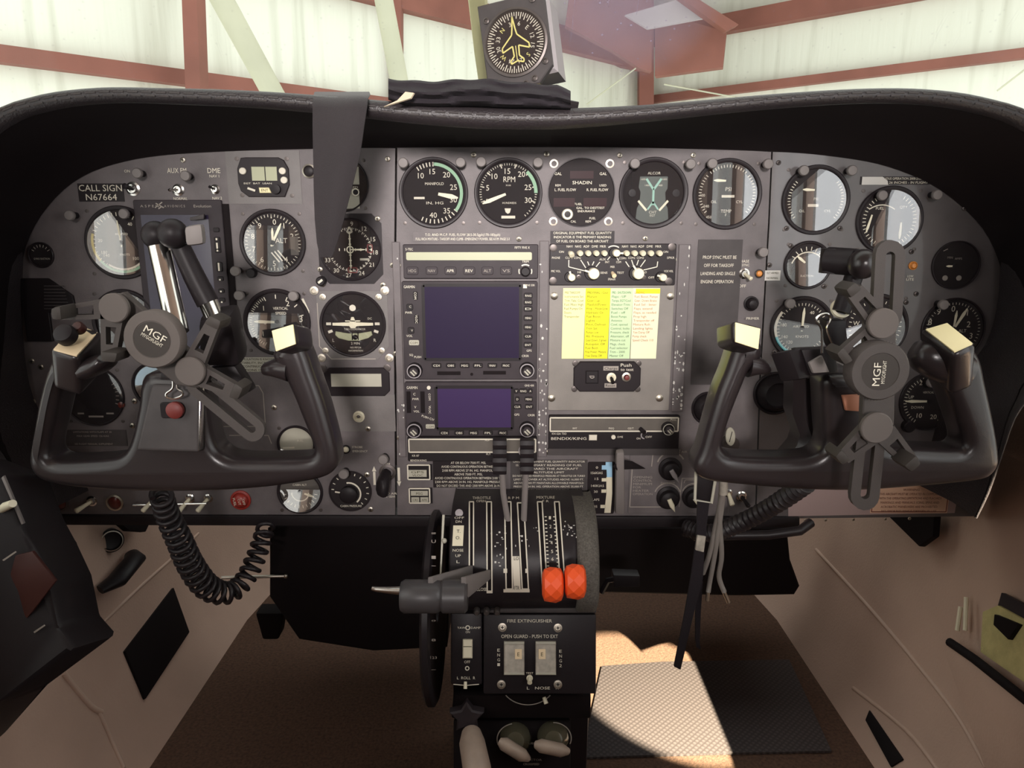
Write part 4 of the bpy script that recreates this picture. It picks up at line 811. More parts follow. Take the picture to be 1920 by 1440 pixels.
def plain_radio(x0, y0, x1, y1, fy, label, nm, letters):
    t, FR, P, d = unit(nm, label, 'radio', x0, y0, x1, y1, 'black', 7)
    put(t, FR, 'display_window', 'wood', lambda m: m.rect(*P((x0 + x1) / 2, (y0 + fy) / 2 + 2), x1 - x0 - 8, fy - y0 - 6, 6.5, 7.4), 'dull brown blank window')
    put(t, FR, 'window_border', 'white', lambda m: m.frame_(*P((x0 + x1) / 2, (y0 + fy) / 2 + 2), x1 - x0 - 6, fy - y0 - 5, 2.4, 7.7)); put(t, FR, 'lettering', 'white', lambda m: [m.text(s, *P(x, y), sz, 7.8, w_=w_) for s, x, y, sz, w_ in letters])
    return t, FR, P
t, FR, P = plain_radio(765, 817, 1007, 863, 846, 'thin radio with blank brown window under the violet screen navigator', 'receiver_radio', [('KR 87', 780, 852, 3.6, 13), ('BENDIX/KING', 785, 861, 3.8, 30), ('ADF', 914, 823, 3.4, 9), ('BFO', 930, 822, 3.4, 9), ('FRQ', 947, 822, 3.4, 9), ('VOL', 994, 822, 3.4, 9), ('FLT', 916, 849, 3.4, 8)])
put(t, FR, 'white_key', 'white', lambda m: m.rect(*P(931, 831), 10, 4, 7, 10)); put(t, FR, 'knob_ring', 'grey', lambda m: m.arc(10, 12, 180, 360, 8, c=P(984, 843)))
t, FR, P = plain_radio(1028, 777, 1272, 852, 807, 'thin radio with blank brown window under the checklist plate', 'distance_radio', [('KN 62A TSO', 1048, 811, 3.6, 27), ('BENDIX/KING', 1066, 820, 5, 66), ('RMT', 1077, 801, 3.4, 8), ('FREQ', 1145, 801, 3.4, 10), ('GS/T', 1181, 801, 3.4, 11), ('PULL', 1260, 785, 3.4, 11), ('DME', 1162, 817, 3.4, 10), ('ON', 1196, 820, 3.6, 7), ('OFF', 1215, 817, 3.6, 12)])
put(t, FR, 'white_key', 'white', lambda m: m.rect(*P(1111, 818), 15, 10, 7, 10, .8)); put(t, FR, 'push_button', 'white', lambda m: m.lathe([(4, 7), (4, 10), (0, 10.5)], c=P(1149, 817), seg=14)); put(t, FR, 'knob_ring', 'grey', lambda m: m.arc(5, 7, 180, 400, 8, c=P(1207, 814)))
put(t, FR, 'toggle', 'black', lambda m: m.tube([P(1199, 802) + (7,), P(1205, 806) + (18,)], 4, 10)); knob2(t, 1250, 800, 12, 7, mark='lcdw')
mb = MB(frame(1150, 847, -.004, iso=False)); mb.rect(0, 0, 246, 12, -4, 2); part('lower_lip', mb, 'dplate', t)

# rails with chipped paint either side of the stack
for (x0, x1, y0, y1, lab) in ((1009, 1028, 458, 862, 'chipped grey rail between the radio stack and the checklist plate'), (1264, 1288, 462, 775, 'chipped grey rail right of the checklist plate'), (741, 757, 460, 862, 'narrow dark grey rail along the left of the radio stack')):
    FR, w_, h_ = px_rect(x0, y0, x1, y1); t = thing('radio_rail', lab, 'rail', at((x0 + x1) / 2, (y0 + y1) / 2)); put(t, FR, 'strip', 'panel', lambda m: m.rect(0, 0, w_ - 2, h_, -1, 3.5, 1))
    def ch(m):
        for k in range(46 if x0 > 1000 else 8):
            x = random.uniform(-w_ / 2 + 3, w_ / 2 - 4) if random.random() < .4 else w_ / 2 * random.choice((-.7, .66)); y = random.uniform(-h_ / 2 + 4, h_ / 2 - 4) if random.random() < .4 else -h_ / 2 + abs(random.gauss(0, .45)) % 1 * h_ * .6 + 4; a = random.uniform(.8, 2.4); b_ = random.uniform(1, 4)
            m.prism([(x - a, y - b_ * .5), (x + a * .4, y - b_), (x + a, y + b_ * .2), (x + a * .1, y + b_), (x - a * .8, y + b_ * .6)], 3.5, 3.8)
    put(t, FR, 'paint_chips', 'lilac', ch)['kind'] = 'stuff'

# audio selector panel ----------------------------------------------------------
t, FR, P, d = unit('audio_panel', 'black audio selector panel with row of white toggles and two big cream knobs', 'radio', 1030, 457, 1266, 535, 'gbez', 5)
for x in (1070, 1086, 1101, 1116, 1131, 1172, 1187, 1202, 1217, 1233):
    put(t, FR, 'toggle', 'ivory', lambda m: m.tube([P(x - 2, 474) + (4,), P(x, 474 if x != 1070 else 476) + (16,), P(x + 1, 475 if x != 1070 else 479) + (19,)], [4.0, 5.6, 4.8], 12), 'stubby white toggle')
def _(m):
    for x, s in ((1067, 'NAV1'), (1083, 'NAV2'), (1098, 'ADF'), (1114, 'DME'), (1129, 'MKR'), (1170, 'NAV1'), (1186, 'NAV2'), (1200, 'ADF'), (1216, 'DME'), (1232, 'MKR')): m.text(s, *P(x, 462), 4.4, 5.4, w_=11)
    for x, y, s, w_ in ((1052, 472, 'ON', 9), (1042, 483, 'PHONE', 15), (1066, 483, 'COM1', 13), (1082, 483, 'COM2', 13), (1129, 486, 'AUX', 12), (1138, 491, 'INT', 8), (1159, 491, 'COM', 9), (1166, 484, 'COM1', 13), (1183, 483, 'COM2', 13), (1199, 483, 'COM3', 13), (1148, 500, 'MKR', 8), (1132, 511, 'SENS', 13), (1163, 511, 'TEST', 13), (1147, 523, 'SPEAKER', 14), (1246, 472, 'ON', 9), (1042, 508, 'MIC VOL', 17), (1253, 508, 'VOX VOL', 17), (1086, 510, 'HI', 6), (1209, 510, 'LO', 6), (1221, 520, 'OFF', 11), (1256, 483, 'SPKR', 14)): m.text(s, *P(x, y), 4, 5.4, w_=w_)
    for L_ in ([(1066, 487), (1066, 500), (1098, 508)], [(1088, 487), (1098, 502)], [(1101, 490), (1104, 497)], [(1113, 490), (1110, 497)], [(1124, 491), (1117, 500)], [(1143, 481), (1138, 487)], [(1154, 481), (1159, 488)], [(1172, 490), (1179, 500)], [(1183, 487), (1187, 498)], [(1196, 487), (1193, 497)], [(1209, 487), (1200, 500)], [(1232, 490), (1231, 500), (1206, 506)]): m.poly([P(*q) for q in L_], 1.6, 5.4)
    m.arc(16, 18, -35, 35, 5.4, c=P(1149, 478))
put(t, FR, 'lettering', 'white', _)
for x, y, r_, a in ((1112, 512, 10.5, -70), (1195, 512, 10.5, -35), (1071, 519, 7, -20), (1241, 519, 7, -70), (1153, 474, 7, 90)):
    k = put(t, FR, 'rotary_knob', 'ivory', lambda m: m.lathe([(r_, 5), (r_, 20), (r_ - 1.2, 22), (0, 22)], c=P(x, y), seg=28), 'cream rotary knob'); put(t, FR, 'knob_pointer', 'ivory', lambda m: m.line(P(x, y), (P(x, y)[0] + 1.75 * r_ * math.sin(R(a)), P(x, y)[1] + 1.75 * r_ * math.cos(R(a))), 3.4, 21)).parent = k
    put(t, FR, 'knob_skirt', 'black', lambda m: m.lathe([(r_ + 3, 5), (r_ + 2, 9), (0, 9)], c=P(x - 3, y), seg=24)).parent = k
put(t, FR, 'centre_toggle', 'peach', lambda m: m.tube([P(1148, 511) + (5,), P(1150, 516) + (18,)], [3, 4.4], 12), 'peach tipped toggle')
for x, y in ((1037, 465), (1257, 463), (1037, 526), (1254, 527)): put(t, FR, 'screw', 'dsteel', lambda m: m.lathe([(7, 5), (7, 6.4), (4, 7), (0, 6.6)], c=P(x, y), seg=18))
for x, y in ((1085, 519), (1207, 520)): put(t, FR, 'jack', 'dsteel', lambda m: m.lathe([(4.4, 5), (4.4, 7), (2, 7.4), (0, 6)], c=P(x, y), seg=16))

# checklist plate, paper, switch box --------------------------------------------
t, FR, P, d = unit('blank_plate', 'light grey cover plate behind the yellow checklist paper', 'plate', 1029, 535, 1259, 771, 'plate', 2, .5)
for x, y in ((1038, 556), (1252, 556), (1035, 747), (1240, 747)): put(t, FR, 'screw', 'steel', lambda m: (m.lathe([(7, 2), (7, 4), (4.4, 5.6), (0, 6)], c=P(x, y), seg=18)))
FR, w_, h_ = px_rect(1054, 541, 1236, 674, -.0025); t = thing('checklist_paper', 'yellow and green four column checklist paper taped to the grey plate', 'checklist', at(1145, 608, -.0025)); P = lambda x, y: (x - 1145, 607.5 - y)
cols = [(1055, 1097, 'pyel'), (1097, 1143, 'yel'), (1143, 1185, 'pgrn'), (1185, 1235, 'pcrm')]
for (a, b, m_) in cols: put(t, FR, 'colour_column', m_, lambda m: m.prism([P(a, 541), P(b, 541), P(b - 2.5, 673), P(a - 1, 673)], 0, .5))
put(t, FR, 'column_heading', 'yel', lambda m: m.quad([P(1190, 542), P(1235, 542), P(1235, 551), P(1190, 551)], .6))
tx = [['PRE TAKEOFF', 'Instruments Set', 'Trim, Tabs, Cowl', 'Fuel, Mixtr High', 'Fuel Pumps On', 'Doors', 'Transponder'], ['PRE FINAL - Gear', 'Mixture', 'Gear - up', 'Manifold/Power', 'Prop - Mode Low', 'Hydraulic On', 'Fuel Boost', 'Lights', 'Pitot, Defrost', 'Trim Set', 'Pumps Low', 'Alt. Pressure', 'Gear Down, 3 green', 'Autopilot, Off', 'Fuel Both', 'Final Power, Mixture', 'Yaw Damp Off'],
      ['PRE - SHUTDOWN', 'Flaps - UP', 'Temps, EGT/Cool', 'Elevator-Trim', 'Switches Off', 'Fuel - off', 'Boost Pumps', 'Avionics', 'Cowl, opened', 'Control, locks', 'Pressure, check', 'Alternator, off', 'Mixture cut', 'Mags, check', 'Fuel selector', 'Trim - 2000', 'Master Off'], ['LANDING', 'Fuel, Boost, Pumps', 'Gear, Down Brake', 'Fuel Sel - Inner', 'Flaps, extend', 'Flaps, as needed', 'Prop high', 'Transponder off', 'Mixture Rich', 'Landing lights', 'Yaw Damp Off', 'Pump check', 'Speed Check 110']]
for (a, b, m_), L_, ik in zip(cols, tx, ('ink', 'ink', 'inkg', 'inkr')):
    put(t, FR, 'handwriting', ik, lambda m: [m.text(s, *P(a + 3 - (k * 7.5) * .012, 549 + 7.4 * k), 4.3, .75, w_=min(len(s) * 2.6, b - a - 7), al='L') for k, s in enumerate(L_)])
t, FR, P, d = unit('switch_box', 'small black eight-sided switch box with chrome toggle below the checklist', 'switch box', 1075, 677, 1200, 733, 'gbez', 8, 1.5, outline=lambda w_, h_: cut(0, 0, w_, h_, 12), Y=-.001)
put(t, FR, 'rocker', 'black', lambda m: m.rect(*P(1109, 705), 24, 24, 8, 11, 1.5)); put(t, FR, 'rocker_mark', 'dim', lambda m: (m.arc(4, 5.4, 120, 240, 11.2, c=P(1109, 702)), m.line(P(1104, 703), P(1113, 703), 1.4, 11.2)))
put(t, FR, 'toggle_nut', 'ivory', lambda m: m.lathe([(9, 8), (9, 10), (5, 11), (3.6, 9), (0, 9)], c=P(1145, 706), seg=20)); put(t, FR, 'toggle', 'black', lambda m: m.tube([P(1145, 706) + (9,), P(1147, 713) + (22,)], [2.6, 3.4], 10))
put(t, FR, 'push_light', 'red', lambda m: m.lathe([(5, 10), (4, 13), (0, 14)], c=P(1174, 706), seg=16), 'small red push button'); put(t, FR, 'push_ring', 'steel', lambda m: m.lathe([(8.5, 8), (8.5, 10.4), (5.2, 11), (5, 9.5)], c=P(1173, 705), seg=20))
put(t, FR, 'label_strip', 'dim', lambda m: m.rect(*P(1144, 689), 28, 8, 8, 8.4)); put(t, FR, 'label_strip', 'dim', lambda m: m.rect(*P(1144, 721), 22, 8, 8, 8.4)); put(t, FR, 'press_lettering', 'white', lambda m: (m.text('Push', *P(1172, 683), 6, 8.4, w_=20), m.text('to test', *P(1174, 691), 5.5, 8.4, w_=24)))
put(t, FR, 'label_text', 'blackm', lambda m: (m.text('Charge', *P(1144, 689), 5, 8.7, w_=24), m.text('Reset', *P(1144, 721), 5, 8.7, w_=18)))
for x, y in ((1078, 681), (1196, 681), (1077, 729), (1196, 729)): put(t, FR, 'screw', 'dsteel', lambda m: m.lathe([(5.4, 1), (5.4, 4), (3, 4.6), (0, 4)], c=P(x, y), seg=14))

# placards ------------------------------------------------------------------------
def placard(label, x0, y0, x1, y1, lines, bg='gbez', fg='white', sz=None, nm='placard', border=None):
    FR, w_, h_ = px_rect(x0, y0, x1, y1, -.0004); t = thing(nm, label, 'placard', at((x0 + x1) / 2, (y0 + y1) / 2)); put(t, FR, 'backing', bg, lambda m: m.rect(0, 0, w_, h_, -.4, .6))
    n = len(lines); s = sz or h_ / n * .60
    def _(m):
        for k, l in enumerate(lines):
            fr = 1.0
            if isinstance(l, tuple): l, fr = l
            if l: m.text(l, 0, h_ / 2 - h_ * (k + .5) / n, s, .9, w_=w_ * .95 * fr)
    put(t, FR, 'lettering', fg, _)
    if border: put(t, FR, 'border', border, lambda m: m.frame_(0, 0, w_ - 5, h_ - 5, 1.6, .9))
    return t
placard('black sticker reading CALL SIGN N67664 at upper left of the panel', 147, 344, 232, 378, [('CALL SIGN', 1), ('N67664', .72)], 'gbez', 'white', 12)
placard('two line fuel flow placard above the radio stack', 775, 436, 960, 452, [('T.O. AND M.C.P. FUEL FLOW 28.5-30.5gph(170-183pph)', .80), 'FULL RICH MIXTURE - TAKEOFF AND CLIMB - EMERGENCY POWER, SEE A.F.M. PAGE 2-3'], 'panel')
placard('three line black fuel quantity placard above the audio panel', 1032, 433, 1152, 456, [('ORIGINAL EQUIPMENT FUEL QUANTITY', .96), ('INDICATOR IS THE PRIMARY READING', .94), ('OF FUEL ON BOARD THE AIRCRAFT', .86)])
pp = placard('tall dark grey plate lettered PROP SYNC MUST BE OFF FOR TAKEOFF', 1302, 452, 1384, 724, [''], 'dplate')
FR = px_rect(1302, 452, 1384, 724, -.0004)[0]
put(pp, FR, 'sync_lettering', 'white', lambda m: [m.text(s, 0 - k * .8, 104 - 14.8 * k, 6, .9, w_=w_) for k, (s, w_) in enumerate((('PROP SYNC MUST BE', 62), ('OFF FOR TAKEOFF', 55), ('LANDING AND SINGLE', 64), ('ENGINE OPERATION', 60)))])
placard('left grey takeoff power placard with eight text lines above the throttle quadrant', 812, 864, 945, 914, [('AT OR BELOW 7500 FT. MSL', .52), ('AVOID CONTINUOUS OPERATION BETWEEN', .80), ('2100 RPM ABOVE 27 IN. HG. MANIFOLD', .78), ('ABOVE 7500 FT. MSL', .42), ('AVOID CONTINUOUS OPERATION BETWEEN 2100 TO', 1), ('2300 RPM ABOVE 24 IN. HG. MANIFOLD PRESSURE', 1), ('DO NOT EXCEED THIS AND 2300 RPM ABOVE 26 IN.', .95)])
placard('right grey altitude limit placard with many text lines above the throttle quadrant', 957, 862, 1101, 922, [('ORIGINAL EQUIPMENT FUEL QUANTITY INDICATOR', .98), ('IS THE PRIMARY READING OF FUEL', .9), ('ON BOARD THE AIRCRAFT', .8), ('ALTITUDE LIMIT', .42), ('DO NOT EXCEED MANIFOLD PRESSURE AT THROTTLE OR TURBO', .99), ('LIMIT OF POWER AT ALTITUDES ABOVE 16,000 FT.', .96), ('ABOVE 24,000 FT MAINTAIN ALLOWABLE MANIFOLD', .96), ('PRESSURE 24 IN. HG. OPERATION ABOVE 25,000 FT.', .96), ('DO NOT TURN OFF BOOST PUMP DURING DESCENT', .9)], 'dplate', sz=3.5)
placard('grey multi-line text placard left of the right grip of the left yoke', 426, 670, 520, 697, ['NO ACCUMULATION IS KNOWN', 'FLIGHT STABILITY, INCREASED', 'DURING CONTINUOUS ICING', ('CONDITIONS OF 17.00', .9)], 'lcdw', 'blackm')
placard('half blacked-out text sticker at the upper right of the panel', 1613, 331, 1743, 346, ['AVOID CONTINUOUS OPERATION 2000-2100 RPM', 'WHEN BELOW 26 INCHES - IN FLIGHT'], 'gbez')
mb = MB(frame(1640, 339, -.0012, iso=False)); mb.prism([(-24, 7.5), (14, 7.5), (24, 0), (26, -7.5), (-24, -7.5)], 0, .6); solo('tape_scrap', mb, 'lilac', 'pale torn tape scrap covering the left half of the upper right sticker', 'tape')
placard('white two line sticker left of the small suction gauge', 1434, 507, 1463, 526, [('ELT ARMED', .8), ('NORMAL', .8)], 'lilac', 'ink', 3.6)
wp = placard('pinkish red-bordered WARNING placard under the right yoke', 1634, 906, 1779, 962, [('', 1), ('WARNING', .22), ('THIS AIRCRAFT MUST BE OPERATED IN COMPLIANCE', .85), ('WITH THE OPERATING LIMITATIONS AND PLACARDS', .85), ('MARKINGS AND MANUALS. ICING, SPINS AND', .8), ('ACROBATIC MANEUVERS ARE PROHIBITED.', .78), ('NO SMOKING WHILE OXYGEN IN USE', .75)], 'pink', 'red', 4.2, border='red')
placard('small faint text card below the dark gyro dial in the left yoke opening', 112, 806, 238, 836, [('LIMITATIONS WITH FLAPS AT 20', .6), ('MAX GEAR SPEED 156 KIAS', .5), ('', 1), ('SEE FLIGHT MANUAL SUPPLEMENT', .6)], 'dplate', 'dim', 3.4)

# toggles, lights, buttons ------------------------------------------------------------
def toggle(label, x, y, r, dx, dy, ln=20, lm='ivory', nm='chrome', texts=(), Y=0.0, lr=3.6):
    t = thing('toggle_switch', label, 'switch', at(x, y, Y)); fr = frame(x, y, Y)
    mb = MB(fr); mb.lathe([(r, -1), (r, 2), (r * .72, 3), (r * .6, 8), (r * .45, 8), (r * .45, 5), (0, 5)], seg=20); part('mounting_nut', mb, nm, t)
    mb = MB(fr); mb.tube([(0, 0, 4), (dx * .5, dy * .5, 4 + ln * .5), (dx, dy, 4 + ln), (dx * 1.08, dy * 1.08, 4 + ln * 1.06)], [lr * .7, lr * .85, lr * 1.1, lr * .7], 12); part('lever', mb, lm, t)
    if texts:
        mb = MB(fr); [mb.text(s, u, v, sz, .5, w_=w_) for s, u, v, sz, w_ in texts]; part('lettering', mb, 'white', t)
    return t
toggle('large chrome-nutted toggle switch right of the call sign sticker', 250, 354, 13, -3, 4, 22, 'black', texts=[('ON', -8, 32, 5, None), ('OFF', 6, -31, 6, 14)], lr=5)
toggle('small toggle under the AUX FM lettering', 335, 356, 11, -8, -1, 18, 'chrome', texts=[('AUX FM', 0, 35, 9, 36), ('NORMAL', 2, -16, 5, 26)], lr=2.6)
toggle('small toggle under the DME lettering at upper left', 404, 355, 9, -3, 4, 16, 'black', texts=[('DME', 0, 34, 9, 24), ('NAV 1', 0, 24, 5, 18), ('NAV 2', 2, -16, 5, 18)], lr=2.4)
toggle('AP toggle with cream nut below the khaki readout', 673, 781, 11, 3, 5, 16, 'dsteel', 'ivory', texts=[('AP', -3, 28, 7, 12), ('ON', -2, 20, 4, None), ('TRIM', 22, 1, 3.6, 10), ('OFF', 0, -20, 5, 12)], lr=2.6)
toggle('PHASE toggle with white lever at the right of the dark lettered plate', 1395, 513, 10, 7, -8, 18, 'ivory', texts=[('PHASE', -2, 23, 5, 20), ('SYNC', 2, 16, 4.4, 14), ('OFF', -2, -23, 5.6, 14)])
toggle('white lever toggle at far left of the bottom switch row', 173, 939, 10, -14, -8, 26, 'ivory', lr=4.6)
for k, x in enumerate((290, 322, 357, 391)):
    toggle(['white toggle at left of the guarded row under the left yoke', 'guarded white toggle hidden behind the top of the coiled cord', 'third guarded white toggle right of the coiled cord', 'last guarded white toggle next to the red push button'][k], x, 934, 8.5, -10, -14, 24, 'ivory', lr=4.2)
mb = MB(frame(326, 944, 0)); mb.tube([(-68, 3, -1), (-68, 3, 16), (68, 6, 16), (68, 6, -1)], 2.2, 8); solo('switch_guard_bar', mb, 'chrome', 'thin bright guard bar in front of the white toggles below the left yoke', 'guard')
toggle('pale toggle right of the hanging wires under the right yoke', 1365, 924, 8, 2, -14, 20, 'ivory', lr=4.4)
toggle('dark lever toggle with bright nut, under the left end of the right yoke bar', 1390, 930, 10, 6, -10, 22, 'black', lr=4)
def lamp(label, x, y, r, m, ring='dsteel', dome=5, cat='light', nm='indicator_light', texts=()):
    t = thing(nm, label, cat, at(x, y)); fr = frame(x, y); mb = MB(fr); mb.lathe([(r, -1), (r, 3), (r * .8, 4), (r * .74, 2)], seg=24); part('ring', mb, ring, t)
    mb = MB(fr); mb.lathe([(r * .76, 1), (r * .72, dome * .6), (r * .5, dome), (0, dome * 1.15)], seg=24); part('lens', mb, m, t)
    if texts: mb = MB(fr); [mb.text(s, u, v, sz, dome * 1.2 if abs(u) < r else .5, w_=w_, rot=ro) for s, u, v, sz, w_, ro in texts]; part('lettering', mb, 'white', t)
    return t
lamp('dark red lens light with chrome ring, leftmost in the bottom switch row', 114, 943, 15, 'darkred', 'dsteel')
lamp('reddish lens light with thin bright ring in the bottom row, left of the guarded toggles', 216, 942, 16, 'darkred', 'steel')
lamp('round red push button with vertical white lettering below the left yoke', 452, 937, 19, 'redb', 'redb', 10, 'button', 'push_button', [('FUEL', -8, 0, 4.6, 16, 82), ('CUT', 1, 0, 4.6, 12, 82), ('OFF', 9, 0, 4.6, 12, 82)])
lamp('small orange light left of the right altimeter', 1711, 498, 8, 'amber', 'amber', 7, texts=[('LOW', -6, -19, 4, 11, 0), ('LITE', -6, -25, 4.6, 14, 0)])
lamp('tiny reddish indicator light beside the phase toggle', 1423, 513, 8, 'amber', 'dsteel', 5)
lamp('round black push knob under the phase toggle', 1408, 569, 14, 'black', 'black', 14, 'control', 'primer_control', [('PRIMER', 0, -26, 4.6, 24, 0)])
lamp('small round cream button at the right of the left yoke grip', 649, 842, 8, 'ivory', 'black', 6, 'button', 'push_button', [('STROBE', 21, 4, 4, 20, 0), ('EMERGENCY', 26, -4, 4, 28, 0)])
lamp('round chrome-ringed jack peeking out left of the hanging strap, beside the digital unit', 580, 321, 13, 'black', 'steel', 3, 'jack', 'headset_jack')
# rocker with arrows
t = thing('rocker_switch', 'black ribbed rocker lever between up and down white arrows', 'switch', at(723, 895)); fr = frame(723, 893)
mb = MB(fr); mb.lathe([(16, -1), (16, 2), (11, 3), (10, 1)], c=(4, 8), seg=24); part('collar', mb, 'dsteel', t)
mb = MB(fr); mb.tube([(2, 8, 0), (0, 2, 14), (-1, -4, 26), (-2, -16, 30), (-2, -26, 28)], [(8, 8), (12, 10), (13, 10), (13, 9), (11, 7)], 14, ex=3); part('lever', mb, 'black', t)
mb = MB(fr); mb.rect(-21, -4, 4.5, 26, .3, .6); mb.prism([(-25, 10), (-17, 10), (-21, 20)], .3, .6); mb.rect(25, 4, 4.5, 26, .3, .6); mb.prism([(21, -10), (29, -10), (25, -20)], .3, .6); mb.text('TRIM', 2, 24, 4.5, .6, w_=14); mb.text('BLEED AIR', 4, -34, 4, .6, w_=32); mb.text('TAXI  GEAR', 4, -40, 4, .6, w_=26); part('arrows_and_lettering', mb, 'white', t)
# annunciators
for (y, lab, two) in ((884, 'upper square annunciator with white frame left of the takeoff placard', False), (928, 'lower square annunciator with divided cream lens left of the takeoff placard', True)):
    FR, w_, h_ = px_rect(763 if not two else 766, y - 15, 812, y + 16); t = thing('annunciator', lab, 'indicator', at(788, y)); P2 = w_ / 2
    put(t, FR, 'body', 'black', lambda m: m.rect(0, 0, w_ - 2, h_ - 2, -1, 3)); put(t, FR, 'frame', 'white', lambda m: (m.frame_(-2, 0, w_ - 8, h_ - 4, 2.4, 3.3)))
    if two: put(t, FR, 'lens', 'lcdw', lambda m: m.rect(-2, 5, 32, 9, 3, 5, .6)); put(t, FR, 'lens', 'lcdw', lambda m: m.rect(-10, -7, 15, 9, 3, 5, .6)); put(t, FR, 'lens', 'lcdw', lambda m: m.rect(7, -7, 15, 9, 3, 5, .6)); put(t, FR, 'lettering', 'ink', lambda m: (m.text('MSG', -2, 5, 4.6, 5.3), m.text('CRS', -10, -7, 4, 5.3), m.text('APR', 7, -7, 4, 5.3)))
    else: put(t, FR, 'lens', 'lcdw', lambda m: m.rect(-4, -2, 34, 13, 3, 5, .6)); put(t, FR, 'lettering', 'ink', lambda m: (m.text('GPS', -4, 1, 4, 5.3, w_=24), m.text('VLOC', -4, -5, 4, 5.3, w_=20)))
# flap selector and scale
t, FR, P, d = unit('flap_scale', 'black flap scale card with blue and cream edge, right of the throttle quadrant', 'scale', 1101, 866, 1152, 963, 'gbez', 2, .3)
put(t, FR, 'blue_band', 'blue', lambda m: m.prism([P(1127, 872), P(1134, 872), P(1134, 866), P(1146, 866), P(1147, 894), P(1137, 894), P(1136, 880), P(1127, 880)], 2, 2.5)); put(t, FR, 'cream_band', 'ivory', lambda m: (m.prism([P(1136, 894), P(1147, 894), P(1148, 925), P(1146, 961), P(1134, 961), P(1137, 925)], 2, 2.5), m.rect(*P(1132, 899), 9, 6, 2, 2.5), m.rect(*P(1132, 920), 9, 6, 2, 2.5), m.rect(*P(1131, 949), 9, 6, 2, 2.5)))
put(t, FR, 'lettering', 'white', lambda m: [m.text(s, *P(x, y), 4.4, 2.4, w_=w_) for s, x, y, w_ in (('0', 1118, 876, 4), ('156KIAS', 1118, 886, 22), ('15', 1118, 897, 7), ('140KIAS', 1120, 910, 24), ('30', 1117, 921, 7), ('FLAPS', 1116, 936, 16), ('45', 1117, 949, 7))])
t = thing('flap_lever', 'grey flat upright flap lever beside the blue and cream scale', 'lever', at(1164, 955)); mb = MB(); mb.slab([(1156, 850, -.05), (1171, 848, -.05), (1172, 965, -.03), (1154, 965, -.03)], .010, .003); part('blade', mb, 'greycap', t)
mb = MB(); mb.slab([(1170, 862, -.045), (1186, 864, -.035), (1214, 879, -.02), (1171, 880, -.045)], .012, .002); part('detent_arm', mb, 'black', t); mb = MB(); mb.slab([(1148, 874, -.04), (1157, 868, -.045), (1157, 882, -.045)], .006); part('pointer', mb, 'black', t)
# heater panel
t, FR, P, d = unit('heater_panel', 'grey heater control panel with three black knobs and white outline', 'control panel', 1179, 846, 1312, 962, 'panel', 2, .4)
def _(m):
    m.poly([P(1184, 879), P(1182, 950), P(1245, 950)], 1.6, 2.4); m.poly([P(1220, 874), P(1222, 845), P(1272, 844)], 1.6, 2.4); m.poly([P(1275, 950), P(1278, 896), P(1310, 896)], 1.4, 2.4); m.poly([P(1282, 905), P(1284, 899), P(1305, 899)], 1.2, 2.4)
    m.arc(25, 27.5, -72, 60, 2.4, c=P(1256, 874)); m.arc(24, 26, -70, 70, 2.4, c=P(1252, 930)); m.arc(20, 22, -70, 40, 2.4, c=P(1300, 927))
    for k, s in enumerate(('OPENING', 'CONTROL', 'MINIMUM', 'FOR', 'HEATER', 'OPERATION')): m.text(s, *P(1187, 894 + 6.3 * k), 4.2, 2.4, w_=min(len(s) * 5, 37), al='L')
    m.text('DEFROST', *P(1252, 905), 4, 2.4, w_=26); m.text('CABIN AIR', *P(1268, 847), 4, 2.4, w_=34)
put(t, FR, 'lettering', 'dim', _)
for x, y, a, m_ in ((1256, 878, 148, 'grey'), (1252, 932, 155, 'ivory'), (1300, 930, 140, 'ivory')):
    fr = frame(x, y); k = part('rotary_knob', MB(fr).lathe([(22, 2), (22, 6), (17, 8), (15, 18), (12, 20), (0, 20)], seg=28), 'black', t); part('pointer_bar', MB(fr).prism([(v.x, v.y) for v in [Matrix.Rotation(-R(a), 2) @ Vector(q) for q in ((-4, -4), (-4.5, 10), (0, 24), (4.5, 10), (4, -4))]], 19, 24, 1.5), m_, k, 'pale pointer bar' if m_ == 'ivory' else None)
# little things on the right panel
mb = MB(frame(1369, 820, -.02, rot=12)); mb.lathe([(0, 0), (8, 0), (10, 6), (6, 10), (0, 10)], seg=20); t = thing('ignition_key', 'pale oval key blade behind the left grip of the right yoke', 'key', at(1369, 825)); part('bow', MB(frame(1369, 818, -.03, rot=-6)).prism([(9 * math.sin(2 * math.pi * k / 20), 18 * math.cos(2 * math.pi * k / 20)) for k in range(20)], 0, 4, 1), 'lcdw', t); part('lock_collar', MB(frame(1366, 828)).lathe([(15, -1), (15, 20), (0, 20)], seg=20), 'dsteel', t); mb.bm.free()
part('key_groove', MB(frame(1369, 818, -.03, rot=-6)).line((-3, -10), (3, 10), 1.4, 4.3), 'blackm', t)
# circuit breaker louvres at far left
FR, w_, h_ = px_rect(44, 520, 148, 640); t = thing('louvre_vent', 'black ribbed vent block at the far left edge of the panel', 'vent', at(96, 630)); put(t, FR, 'block', 'black', lambda m: m.prism([(-50, 58), (4, 58), (46, 26), (48, 4), (-2, -6), (-2, -60), (-50, -60)], -1, 6, 1)); put(t, FR, 'ribs', 'dplate', lambda m: [m.rect(15, 44 - 6 * k, 30 - (8 - k) * 1.5 + 18, 1.6, 6, 8) for k in range(8)])
mb = MB(frame(452, 745, 0, iso=False)); mb.poly([(-8, 22), (35, 22), (42, 8), (42, -55), (-60, -55)], 1.6, .5); mb.poly([(-28, -72), (46, -72), (51, -88)], 1.6, .5); solo('engraved_border', mb, 'dim', 'thin pale engraved border lines behind the right opening of the left yoke', 'marking')
